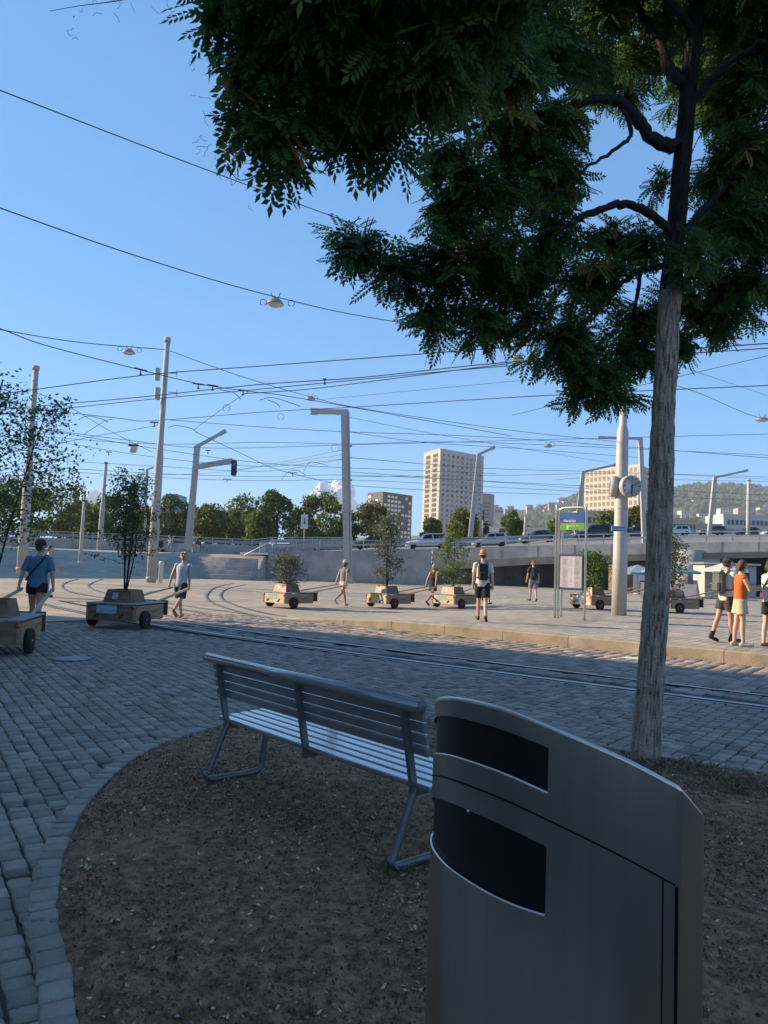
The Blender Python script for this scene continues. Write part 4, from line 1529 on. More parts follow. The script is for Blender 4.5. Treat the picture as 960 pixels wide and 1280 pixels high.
def car_on(px, d, kind, paint, label, rev=True, z=None):
    p = deck_at(px, d)
    p1 = deck_at(px + 12, d)
    ang = math.atan2(p1.y - p.y, p1.x - p.x)
    c = car(kind, paint, label, p + Vector((0, 0, .02)), ang + (math.pi if rev else 0))
    c.rotation_euler.y = -math.atan2(p1.z - p.z, (p1 - p).xy.length) * (-1 if rev else 1)
    return c
car_on(467, 79, 'sedan', 'black', 'black car half hidden behind the leafy cart tree by the tall lamp column')
car_on(534, 75, 'wagon', 'white', 'white estate car on the flyover')
car_on(613, 82, 'hatch', 'silver', 'silver hatchback following the white estate car on the flyover')
car_on(672, 88, 'sedan', 'grey', 'dark grey saloon on the flyover behind the stop sign posts')
car_on(741, 84, 'suv', 'black', 'black sport utility car on the flyover between stop sign and clock pole')
car_on(793, 92, 'sedan', 'blue', 'dark blue saloon on the flyover behind the clock pole', True)
car_on(846, 118, 'hatch', 'white', 'small white hatchback on the flyover beside the tree trunk')
car_on(889, 124, 'wagon', 'grey', 'dark grey estate car before the leaning lamp on the flyover')
car_on(935, 128, 'sedan', 'black', 'black saloon on the flyover in front of the bare mast')
car_on(967, 124, 'hatch', 'pale', 'pale car following the black saloon on the flyover')
p = W(277, 690, 92)
car('sedan', 'pale', 'pale saloon passing behind the long parapet by the trees', (p.x, p.y, 2.45), math.pi)

# ================================================================== POLES, LAMPS
M_POLE = mat('pale_grey_painted_pole', (.42, .405, .385), .55, .1, var=.10, scale=2.5, bump=.08, bscale=60)
M_POLEC = mat('spun_concrete_pole', (.40, .385, .36), .8, var=.12, scale=3, bump=.2, bscale=50)
M_DARKM = mat('dark_metal_fitting', (.05, .05, .055), .55, .4, var=.2)
def round_pole(name, label, b, tpt, r0, r1, cap=True, m=M_POLEC, group=None):
    b, tpt = Vector(b), Vector(tpt)
    t = thing(name, label, 'pole', b, group=group)
    q = tpt - b
    s_ = MB(); s_.tube([Vector((0, 0, -.2)), q * .25, q * .5, q * .55, q], [r0, r0 * .92 + r1 * .08, r0 * .5 + r1 * .5 + .01, r1 * 1.12, r1], 16)
    s_.build('shaft', m, t)
    if cap:
        c = MB(); c.tube([q * .985, q * 1.006], [r1 * 1.25, r1 * 1.25], 16); c.build('cap', m, t)
    fl = MB(); fl.lathe([(r0 * 1.12, -.02), (r0 * 1.12, .10), (r0 * 1.02, .14)], n=18); fl.build('base_flange', m, t)
    return t
def pxpole(name, label, bx, by, tx, ty, d, w0, w1, **k):
    b = W(bx, by, d)
    return round_pole(name, label, b, W(tx, ty, d), w0 / 2 * d / FPX, w1 / 2 * d / FPX, **k)
pA = pxpole('catenary_pole', 'tall concrete overhead line pole with grey boxes rising behind the leafy cart', 189, 724, 209.5, 424, 44, 12, 6.5)
for y_, w_ in ((468, .34), (492, .34)):
    q = W(199.5, y_, 43.6) - pA.location
    b_ = MB(); b_.box(q + Vector((-.12, 0, 0)), (.26, .3, .72), bev=.03); b_.build('antenna_box', M_POLE, pA)
    b_ = MB(); b_.tube([q + Vector((.5, 0, .1)), q + Vector((1.0, 0, .1))], .02, 6); b_.tube([q + Vector((1.0, 0, .3)), q + Vector((1.0, 0, -.1))], .02, 6); b_.build('bracket', M_DARKM, pA)
pB = pxpole('catenary_pole', 'concrete overhead line pole rising behind the sapling of the first cart', 27, 712, 45, 459, 42, 12, 7)
pC = pxpole('catenary_pole', 'short overhead line pole standing by the long parapet', 124, 689, 132.5, 578, 74, 6.5, 4)
pE = pxpole('catenary_pole', 'thin grey post between the pink shirt pedestrian and the parapet', 100, 704, 106, 618, 50, 4.5, 3.5)
pL = pxpole('catenary_pole', 'bare round mast on the flyover beside the leaning lamp', 935, 668, 936, 600, 118, 5, 4.2)
pS = pxpole('catenary_pole', 'slim dark post with signal in front of the chequered block', 600, 668, 602, 630, 88, 3, 2.6)
pT = pxpole('catenary_pole', 'short pale mast standing between the flyover trees', 656, 668, 657, 645, 96, 3.4, 3)
def lamp_post(label, pts, d, w, head, m=M_POLE, kind='lamp_post', legs=None):
    """square column with a bent arm; pts are survey pixels from the foot upwards"""
    P_ = [W(a, b, d) for a, b in pts]
    t = thing(kind, label, 'lamp post', P_[0])
    o = P_[0]
    c = MB()
    c.bar(P_[0] - o + Vector((0, 0, -.3)), P_[1] - o, w * d / FPX, w * d / FPX * .9, Vector((0, 1, 0)))
    c.build('column', m, t)
    a = MB(); u_ = (P_[2] - P_[1]).normalized()
    a.bar(P_[1] - o - u_ * w * .4 * d / FPX, P_[2] - o, w * .55 * d / FPX, w * .6 * d / FPX, Vector((0, 1, 0))); a.build('arm', m, t)
    hd = MB(); hd.bar(P_[2] - o - u_ * .1, P_[2] - o + u_ * head, w * .75 * d / FPX, w * .42 * d / FPX, Vector((0, 1, 0))); hd.build('lamp_head', M_POLE, t)
    if legs:
        q = [W(a_, b_, d - .6) - o for a_, b_ in legs]
        l = MB(); l.bar(q[0], q[1], w * .55 * d / FPX, w * .6 * d / FPX, Vector((0, 1, 0))); l.build('strut', m, t)
    return t
lF = lamp_post('bent lamp post carrying a traffic signal arm beside the cyclist', [(236, 684), (246.5, 558), (276, 542)], 75, 6.5, .6, legs=[(232, 684), (243, 586)])
o = lF.location
a_ = MB(); a_.bar(W(243, 584, 74.6) - o, W(291, 576, 74.6) - o, .36, .5, Vector((0, 0, 1))); a_.build('signal_arm', M_POLE, lF)
sg = MB(); sg.box(W(292.5, 585, 74.4) - o, (.5, .45, 1.5), bev=.05); sgo = sg.build('signal_head', M_DARKM, lF)
for k in range(3):
    l = MB(); l.ball(W(294.6, 580.5 + k * 4.5, 74.1) - o, .16, 10, 6); l.build('lens', mat('signal_lens', (.02, .06, .04), .3), sgo)
lG = lamp_post('tall square lamp column with a short arm in front of the retaining wall', [(435.5, 725), (431.5, 515), (396, 514.5)], 62, 10.5, .5)
o = lG.location
j = MB(); j.bar(W(438.2, 724, 61.4) - o, W(434.5, 516, 61.4) - o, .05, .03, Vector((0, 1, 0))); j.build('joint', M_CONCD, lG)
for y_ in (557, 600, 640):
    j = MB(); j.box(W(433.6, y_, 62) - o, (.82, .8, .08)); j.build('clamp', M_GALV, lG)
lamp_post('leaning lamp post with upward arm before the tall tower block', [(588, 668), (599, 568), (614, 561)], 88, 5.5, .5)
lamp_post('leaning lamp post with a long arm before the cream tower', [(720, 668), (729, 590), (768, 581.5)], 86, 4.8, .5)
lJ = lamp_post('slender lamp post with level arm between clock pole and tree trunk', [(805.5, 680), (800.5, 548.5), (754, 547)], 70, 5.0, .5)
lamp_post('leaning lamp post with raised arm in front of the wooded hill', [(886, 668), (893.5, 597), (930, 589)], 116, 4.4, .6)
lamp_post('thin straight street lamp with a stub arm between the plaza trees', [(180.5, 672), (184, 587), (188.5, 585.5)], 84, 2.6, .3)
# small traffic signals
def small_signal(label, px, yb, yt, d, panel=False):
    b = W(px, yb, d)
    t = thing('traffic_light', label, 'traffic light', b)
    o = Vector(b)
    s_ = MB(); s_.tube([(0, 0, -.2), W(px + 1, yt, d) - o], .06, 8); s_.build('post', M_POLE, t)
    q = W(px + .3, yt + 4, d - .15) - o
    h_ = MB(); h_.box(q, (.36, .3, 1.1), bev=.04); hh = h_.build('signal_head', M_DARKM, t)
    for k, c in enumerate(((.30, .02, .015), (.3, .16, .02), (.02, .12, .05))):
        l = MB(); l.ball(q + Vector((0, -.16, .33 - k * .33)), .11, 10, 6); l.build('lens', mat('signal_lens_%d' % k, c, .3), hh)
    if panel:
        h_ = MB(); h_.box(W(px + .5, yt + 22, d - .2) - o, (.75, .05, 1.5)); h_.build('sign_panel', mat('white_sign_face', (.62, .63, .64), .5, var=.05), t)
        h_ = MB(); h_.tube([W(px + .5, yt + 22 - 4, d - .26) - o, W(px + .5, yt + 22 + 3, d - .26) - o], .07, 6); h_.build('pictogram', M_DARKM, t)
    return t
small_signal('small traffic light with white sign standing at the start of the ramp', 380, 684, 630, 80, True)
small_signal('small traffic light on the flyover in front of the chequered block', 603, 670, 640, 90)
# bollard
b = G(200, 728, .25)
bo_ = MB(); bo_.lathe([(.11, -.05), (.11, .86), (.13, .87), (.13, .98), (.10, 1.05), (0, 1.07)], n=16)
o = bo_.build('bollard', M_PAINT, loc=W(200.5, 728, 38)); tag(o, 'white bollard on the plaza at the foot of the tall line pole', 'bollard')

# ================================================================== OVERHEAD WIRES
M_WIRE = mat('black_overhead_wire', (.03, .03, .034), .6, .3, var=.2, scale=2)
M_WIREG = mat('grey_span_wire', (.13, .14, .15), .6, .3, var=.2, scale=2)
WIRE_L = {'near': ('black span cable crossing the open sky above the plaza', 'near span cables'),
          'mid': ('dark tram contact wire strung between the plaza poles', 'tram contact wires'),
          'far': ('thin grey overhead wire low above the flyover', 'distant overhead wires')}
def wire(kind, pts, r, sag=0.0, label=None):
    """pts: survey pixel x, y and distance of its supports"""
    P_ = [W(a, b, d) for a, b, d in pts]
    Q_ = catmull(P_, 6) if len(P_) > 2 else [P_[0].lerp(P_[1], i / 10) for i in range(11)]
    if sag:
        n_ = len(Q_) - 1
        Q_ = [q - Vector((0, 0, sag * 4 * (i / n_) * (1 - i / n_))) for i, q in enumerate(Q_)]
    o0 = Q_[0].copy()
    w_ = MB(); w_.tube([q - o0 for q in Q_], r, 5)
    o = w_.build('overhead_wire', M_WIREG if kind == 'far' else M_WIRE, loc=o0)
    tag(o, label or WIRE_L[kind][0], 'wire', None if label else WIRE_L[kind][1])
    return o
wires = [
    ('near', [(-150, 58, 15), (0, 113, 17), (210, 194, 21), (420, 272, 26), (700, 372, 34)], .016),
    ('near', [(-150, 206, 17), (0, 260, 19), (180, 323, 23), (344, 371, 27), (500, 403, 32), (780, 440, 40)], .018),
    ('near', [(-80, 398, 30), (0, 412, 33), (100, 428, 38), (208, 437, 44)], .022),
    ('mid', [(-80, 390, 24), (0, 411, 27), (58, 432, 30), (178, 463, 36), (255, 481, 40), (318, 490, 43), (388, 500, 47), (640, 545, 60)], .022),
    ('mid', [(-80, 501, 36), (20, 490, 38), (180, 469, 38), (320, 458, 37), (520, 443, 34), (760, 424, 31), (980, 407, 29)], .024),
    ('mid', [(-80, 520, 44), (45, 508, 44), (180, 496, 42), (320, 481, 40), (450, 472, 38), (600, 456, 35), (760, 443, 33), (980, 428, 30)], .026),
    ('mid', [(-80, 524, 46), (45, 514, 46), (190, 499, 44), (320, 487, 42), (455, 474, 40), (640, 457, 36), (980, 434, 31)], .024),
    ('mid', [(305, 492, 42), (380, 487, 41), (455, 478, 39), (600, 459, 36), (660, 452, 35)], .024),
    ('mid', [(-60, 505, 44), (47, 512, 46), (150, 523, 50), (190, 526, 50), (330, 515, 46), (440, 509, 43), (690, 494, 37), (980, 481, 33)], .022),
    ('mid', [(42, 490, 44), (80, 505, 46), (140, 540, 52), (190, 565, 58)], .018),
    ('near', [(208, 437, 44), (300, 470, 48), (388, 496, 52), (455, 511, 55), (640, 538, 60), (770, 552, 64)], .020),
    ('mid', [(243, 537, 48), (282, 508, 46), (310, 490, 44)], .018),
    ('mid', [(245, 540, 48), (300, 566, 54), (350, 588, 60), (430, 607, 66)], .020),
    ('mid', [(105, 543, 46), (128, 528, 46), (140, 524, 46)], .018),
    ('mid', [(48, 560, 50), (120, 545, 52), (190, 533, 52), (196, 530, 52)], .016),
    ('far', [(45, 535, 58), (150, 549, 60), (260, 560, 64), (440, 556, 64), (700, 549, 62), (980, 542, 62)], .022),
    ('far', [(45, 545, 64), (190, 555, 66), (330, 553, 66), (440, 555, 66), (600, 553, 66), (980, 570, 70)], .022),
    ('far', [(200, 524, 60), (330, 534, 64), (440, 540, 64), (640, 548, 64), (980, 574, 66)], .024),
    ('far', [(50, 536, 62), (190, 560, 66), (320, 578, 70), (440, 585, 74), (620, 592, 80)], .024),
    ('far', [(50, 548, 70), (190, 571, 72), (330, 583, 74), (440, 572, 70)], .022),
    ('far', [(60, 575, 70), (200, 583, 74), (330, 589, 76), (430, 574, 66)], .022),
    ('far', [(60, 584, 76), (200, 592, 80), (330, 596, 82), (440, 594, 80), (640, 603, 90), (980, 620, 100)], .026),
    ('far', [(60, 588, 80), (200, 597, 84), (330, 601, 84), (440, 600, 84), (640, 610, 92), (980, 628, 104)], .026),
    ('far', [(120, 595, 84), (250, 592, 80), (330, 583, 74), (430, 568, 64)], .020),
    ('far', [(280, 590, 76), (340, 580, 72), (430, 562, 64)], .020),
    ('far', [(438, 540, 62), (530, 553, 66), (640, 560, 70), (800, 572, 78)], .022),
    ('far', [(438, 572, 64), (600, 585, 74), (760, 590, 84), (980, 597, 100)], .024),
    ('far', [(438, 590, 70), (640, 604, 86), (760, 613, 92)], .024),
    ('far', [(438, 596, 76), (640, 594, 84), (800, 592, 84), (980, 600, 100)], .022),
    ('far', [(400, 514, 62), (530, 540, 70), (660, 562, 80), (760, 578, 86)], .018),
    ('far', [(395, 500, 50), (530, 487, 46), (690, 472, 42)], .014),
    ('far', [(800, 440, 50), (880, 468, 60), (960, 495, 70)], .018),
    ('far', [(690, 600, 90), (760, 596, 88), (860, 600, 96), (980, 602, 104)], .024),
    ('near', [(800, 470, 40), (870, 490, 46), (945, 521, 52), (1000, 528, 56)], .018),
    ('mid', [(440, 607, 70), (560, 614, 80), (700, 618, 92)], .022),
    ('mid', [(640, 519, 46), (720, 500, 42), (860, 468, 36), (980, 440, 32)], .016),
]
WLAB = {0: 'topmost black cable running from open sky into the tree crown', 1: 'black span cable that carries the oval street lamp', 2: 'short span cable from the left ending at the tall line pole top', 10: 'span cable leaving the top of the tall line pole towards the clock', 33: 'cable holding the street lamp above the wooded hill'}
for i_, (k_, pts_, r_) in enumerate(wires):
    wire(k_, pts_, r_, label=WLAB.get(i_))
# section insulators: small dark bars hanging in the wires
def insulator(px, py, d, ang, L=.55):
    t = thing('section_insulator', 'small dark insulator bar hung in the tram wires', 'insulator', W(px, py, d), group='wire insulators')
    c = Vector((math.cos(R(ang)), 0, -math.sin(R(ang)))) * L
    c *= .75
    b = MB(); b.bar(-c, c, .08, .07); b.build('bar', M_DARKM, t)
    b = MB(); b.tube([(0, 0, 0), (0, 0, -.24)], .03, 6); b.tube([(-.06, 0, -.24), (.06, 0, -.24)], .045, 6); b.build('clamp', M_DARKM, t)
    return t
for a in ((176, 462, 36, 12, .42), (248, 480, 40, 6, .4), (266, 482, 41, 6, .4), (304, 488, 43, 5, .38), (81, 517, 46, 2, .3), (193, 528, 46, 0, .35), (260, 563, 64, 0, .3), (136, 565, 62, 0, .3), (366, 591, 74, 0, .6), (284, 599, 82, 0, .6), (148, 584, 76, 0, .4), (406, 474, 39, 5, .12)):
    insulator(*a)
# wire loops at the switches
def loop(px, py, d, r):
    P_ = [W(px + r * math.cos(a), py + r * math.sin(a), d) for a in [R(110 + i * 32) for i in range(11)]]
    w_ = MB(); o0 = P_[0].copy(); w_.tube([p - o0 for p in P_], .015, 5)
    o = w_.build('wire_loop', M_WIRE, loc=o0)
    tag(o, 'small loop of jumper wire hanging under the tram wires', 'wire', 'jumper loops')
for a in ((283, 510, 44, 4.5), (351, 521, 58, 4), (329, 378, 26, 4), (364, 379, 27, 4), (150, 436, 41, 3), (174, 438, 42, 3), (419, 560, 63, 5), (690, 556, 64, 3.5), (395, 497, 52, 2.5), (652, 446, 36, 4)):
    loop(*a)
def sweep(pts, d):
    P_ = catmull([W(a, b, d) for a, b in pts], 6)
    o0 = P_[0].copy()
    w_ = MB(); w_.tube([p - o0 for p in P_], .02, 5)
    o = w_.build('overhead_wire', M_WIRE, loc=o0)
    tag(o, 'bent wire runner curving at a tram wire junction', 'wire', 'wire runners')
sweep([(98, 525), (110, 520), (128, 524), (135, 528)], 46)
sweep([(210, 535), (220, 532), (240, 536), (246, 541)], 48)
sweep([(275, 487), (292, 491), (301, 499)], 43)
sweep([(325, 500), (340, 497), (362, 503), (375, 508)], 46)
sweep([(335, 500), (345, 504), (350, 509)], 46)
for k in (0, 3):
    sweep([(352 + k * 9, 600 - k * 3), (360 + k * 9, 590 - k * 4), (372 + k * 9, 588 - k * 3), (382 + k * 9, 594 - k * 4)], 68)
# lamps hung in the span wires
M_LAMPG = mat('hanging_lamp_housing', (.30, .27, .24), .5, .3, var=.1)
M_LAMPGL = mat('frosted_lamp_glass', (.62, .62, .60), .25, var=.05)
def hang_lamp(px, py, d, r, label):
    t = thing('hanging_street_lamp', label, 'street lamp', W(px, py, d))
    rm = r * d / FPX
    b = MB(); b.lathe([(rm * 1.0, -.02), (rm, .0), (rm * .8, .10), (rm * .35, .22), (rm * .15, .24)], n=22); b.build('housing', M_LAMPG, t)
    b = MB(); b.lathe([(0, -.12), (rm * .5, -.10), (rm * .85, -.05), (rm * .93, -.015)], n=22); b.build('diffuser', M_LAMPGL, t)
    for s_ in (-1, 1):
        b = MB(); b.tube([(s_ * rm * .3, 0, .22), (s_ * rm * .55, 0, .42)], .018, 6); b.build('hanger', M_DARKM, t)
    return t
hang_lamp(344, 380, 27, 11, 'oval street lamp hung from the span cable in the open sky')
hang_lamp(161, 441, 41, 8, 'small street lamp hung beside the tall line pole')
hang_lamp(388, 499, 52, 6, 'small street lamp hung above the square lamp column')
hang_lamp(647, 449.5, 36, 8, 'street lamp hung under the lowest leaves of the tree')
hang_lamp(685, 558, 64, 5.5, 'tiny street lamp hung before the stop sign top')
hang_lamp(953, 525, 53, 8, 'street lamp hung above the wooded hill')
# round line sign 12
t = thing('route_sign', 'round white sign reading 12 hung from the tram wires', 'sign', W(166.5, 561, 46))
b = MB(); b.lathe([(.0, -.03), (.27, -.03), (.27, .03), (0, .03)], n=28, M=Matrix.Rotation(R(90), 4, 'X')); b.build('disc', mat('white_enamel', (.72, .72, .70), .35, var=.04), t)
b = MB(); b.box((0, 0, .22), (.6, .10, .12)); b.tube([(-.2, 0, .28), (-.3, 0, .5)], .015, 5); b.tube([(.2, 0, .28), (.3, 0, .5)], .015, 5); b.build('holder', M_DARKM, t)
text_mesh('number', '12', .34, M_PLASTIC, t, (0, -.035, -.06), (R(90), 0, 0))

# ================================================================== CLOCK POLE
cb = G(773.5, 769, PH)
ck = thing('clock_pole', 'thick pale grey pole carrying station clocks and a blue street name plate', 'clock', cb)
o = Vector(cb)
dM = cb.y
q = [W(773.5, 769, dM) - o, W(775.5, 690, dM) - o, W(778, 556, dM) - o, W(778.6, 540, dM) - o, W(778.8, 532, dM) - o, W(781, 470, dM) - o]
q[0].z = -.1
s_ = MB(); s_.tube(q, [9.2 * dM / FPX, 8.8 * dM / FPX, 7.2 * dM / FPX, 7.2 * dM / FPX, 4.8 * dM / FPX, 4.2 * dM / FPX], 28); s_.build('shaft', M_POLE, ck)
s_ = MB(); s_.tube([W(776.8, 636, dM) - o, W(776.85, 634, dM) - o], 8.4 * dM / FPX, 28); s_.build('band', M_POLE, ck)
M_CLOCKF = mat('white_clock_face', (.66, .66, .64), .35, var=.03)
def clock(loc, rz, name='clock_head'):
    h = thing_part(name, ck, loc)
    h.rotation_euler = (0, 0, rz)
    rr_ = .355
    b = MB(); b.lathe([(rr_ * .92, .10), (rr_, .09), (rr_, -.10), (rr_ * .9, -.11)], n=40, M=Matrix.Rotation(R(90), 4, 'X')); b.build('case', M_POLE, h)
    b = MB(); b.lathe([(0, .104), (rr_ * .91, .104)], n=40, M=Matrix.Rotation(R(90), 4, 'X')); b.build('dial', M_CLOCKF, h)
    mk_ = MB()
    for k in range(12):
        a = R(k * 30)
        L0, L1, w_ = (.72, .86, .03) if k % 3 else (.64, .86, .045)
        d_ = Vector((math.sin(a), 0, math.cos(a)))
        mk_.bar(d_ * rr_ * L0 + Vector((0, -.108, 0)), d_ * rr_ * L1 + Vector((0, -.108, 0)), w_ * rr_ * 2.0, .004, Vector((0, 1, 0)))
    mk_.build('hour_marks', M_PLASTIC, h, kind='stuff')
    for a, L_, w_, nm in ((R(62), .78, .04, 'minute_hand'), (R(184), .70, .055, 'hour_hand')):
        d_ = Vector((math.sin(a), 0, math.cos(a)))
        b = MB(); b.bar(d_ * rr_ * -.18 + Vector((0, -.116, 0)), d_ * rr_ * L_ + Vector((0, -.116, 0)), w_ * rr_ * 2, .006, Vector((0, 1, 0))); b.build(nm, M_PLASTIC, h)
    return h
cl = W(788, 608, dM - .42) - o
clock(cl, R(12))
cl2 = W(766, 608, dM + .05) - o
clock(cl2, R(-98))
br = MB(); br.bar(W(776, 598, dM) - o, cl2 + Vector((0, 0, .25)), .05, .05); br.bar(W(776, 622, dM) - o, cl2 + Vector((0, 0, -.25)), .05, .05); br.bar(W(777, 608, dM) - o, cl + Vector((0, .1, 0)), .12, .3); br.build('bracket', M_POLE, ck)
M_SIGNB = mat('street_sign_blue', (.03, .16, .42), .4, var=.05)
pq = W(773.5, 661, dM - .30) - o
b = MB(); b.box((0, 0, 0), (.50, .02, .175)); npl = b.build('name_plate', M_WHITE, ck, loc=pq)
npl.rotation_euler = (0, 0, R(4))
b = MB(); b.box((0, -.012, 0), (.47, .004, .15)); b.build('plate_field', M_SIGNB, npl)
text_mesh('plate_text', 'Hardplatz', .115, M_WHITE, npl, (0, -.016, 0), (R(90), 0, 0))
b = MB(); b.box(W(786.5, 663, dM - .25) - o, (.10, .12, .12)); b.build('speaker', M_DARKM, ck)

# ================================================================== TRAM STOP SIGN
M_CHROME = mat('satin_steel_tube', (.50, .48, .45), .3, .9, var=.08)
M_BLUE = mat('deep_blue_sign', (.006, .042, .16), .35, var=.25, scale=1.2, col2=(.012, .07, .24))
M_GREEN = mat('bright_green_sign', (.075, .24, .035), .4, var=.1, scale=2)
sb0, sb1 = G(697, 773, PH), G(730.5, 776, PH)
stp = thing('stop_sign', 'steel tube tram stop sign with blue and green panels and framed timetable', 'stop sign', sb0.lerp(sb1, .5))
ax = (sb1 - sb0)
wS = ax.length
stp.rotation_euler = (0, 0, math.atan2(ax.y, ax.x))
hS = 3.22
rt = .032
f_ = MB(); f_.tube(catmull([(-wS / 2, 0, -.05), (-wS / 2, 0, 1.5), (-wS / 2, 0, hS - .16), (-wS / 2 + .05, 0, hS - .04), (-wS / 2 + .18, 0, hS), (wS / 2 - .18, 0, hS), (wS / 2 - .05, 0, hS - .04), (wS / 2, 0, hS - .16), (wS / 2, 0, 1.5), (wS / 2, 0, -.05)], 5), rt, 12); f_.build('tube_frame', M_CHROME, stp)
f_ = MB(); f_.tube(catmull([(-wS / 2 - .09, -.02, -.05), (-wS / 2 - .09, -.02, 1.5), (-wS / 2 - .09, -.02, hS - .05), (-wS / 2 - .09 - 0.021, .05, hS + .06), (-wS / 2 - .09 - 0.084, .2, hS + .10), (-wS / 2 - .09 - 0.273, .65, hS + .10), (-wS / 2 - .09 - 0.336, .8, hS + .03), (-wS / 2 - .09 - 0.357, .85, hS - .1), (-wS / 2 - .09 - 0.357, .85, 1.5), (-wS / 2 - .09 - 0.357, .85, -.05)], 5), rt, 12); f_.build('tube_frame', M_CHROME, stp)
iw = wS - 2 * rt - .01
b = MB(); b.box((0, 0, hS - .29), (iw, .05, .30)); bp_ = b.build('blue_panel', M_BLUE, stp)
text_mesh('stop_name', 'Hardplatz', .105, M_WHITE, bp_, (-iw * .10, -.028, hS - .38), (R(90), 0, 0))
b = MB(); b.box((0, 0, hS - .55), (iw, .05, .20)); gp_ = b.build('green_panel', M_GREEN, stp)
b = MB(); b.add([(-.18, -.028, hS - .63), (-.12, -.028, hS - .63), (-.12, -.028, hS - .55), (.3, -.028, hS - .51), (-.12, -.028, hS - .52), (-.18, -.028, hS - .47)], [(0, 1, 2, 3, 4, 5)]); b.build('emblem', mat('light_green_mark', (.30, .55, .10), .4), gp_)
b = MB(); b.box((-wS / 2 - .275, .44, hS - .22), (.05, .80, .30), Matrix.Rotation(math.atan(.42), 4, 'Z')); sp_ = b.build('blue_panel', M_BLUE, stp)
text_mesh('stop_name', 'Hardplatz', .10, M_WHITE, sp_, (-wS / 2 - .303, .428, hS - .29), (R(90), 0, R(-90) + math.atan(.42)))
b = MB(); b.box((0, .0, 1.36), (iw, .09, 1.02), bev=.01); cs = b.build('timetable_case', mat('dark_blue_case', (.015, .028, .07), .4, var=.1), stp)
M_PAPER = mat('printed_timetable', (.30, .285, .34), .6, var=.12, scale=5)
b = MB(); b.box((0, -.048, 1.36), (iw - .10, .006, .90)); b.build('timetable', M_PAPER, cs)
ln = MB()
for k in range(34):
    for c_ in (-1, 0, 1):
        if rnd.random() < .85:
            ln.box((c_ * .2 + rnd.uniform(-.01, .01), -.052, .95 + k * .0245), (rnd.uniform(.08, .17), .002, .007))
ln.build('timetable_print', mat('print_ink', (.12, .11, .16), .7), cs, kind='stuff')
b = MB(); b.box((.02, -.051, 1.36), (.20, .003, .88)); b.build('sheet', mat('white_sheet', (.40, .38, .45), .6, var=.05), cs)
# ================================================================== PEOPLE
SKIN = {'fair': (.52, .33, .24), 'tan': (.44, .26, .17), 'pale': (.58, .40, .31)}
def cone(mb, a, ra, b, rb, n=10):
    mb.tube([a, b], [ra, rb], n)
    mb.ball(a, ra * .99, n, 6)
    mb.ball(b, rb * .99, n, 6)
def loft(mb, rings, T, n=18):
    vs, fs = [], []
    for c, rx, ry in rings:
        for k in range(n):
            a = 2 * math.pi * k / n
            vs.append(T(Vector((c[0] + rx * math.cos(a), c[1] + ry * math.sin(a), c[2]))))
    m_ = len(rings)
    for i in range(m_ - 1):
        for k in range(n):
            fs.append((i * n + k, i * n + (k + 1) % n, (i + 1) * n + (k + 1) % n, (i + 1) * n + k))
    fs += [tuple(reversed(range(n))), tuple((m_ - 1) * n + k for k in range(n))]
    mb.add(vs, fs, True)
CLOTH = {}
def cloth(name, col, rough=.9):
    return mat('cloth_' + name, col, rough, var=.14, scale=9, bump=.35, bscale=28)
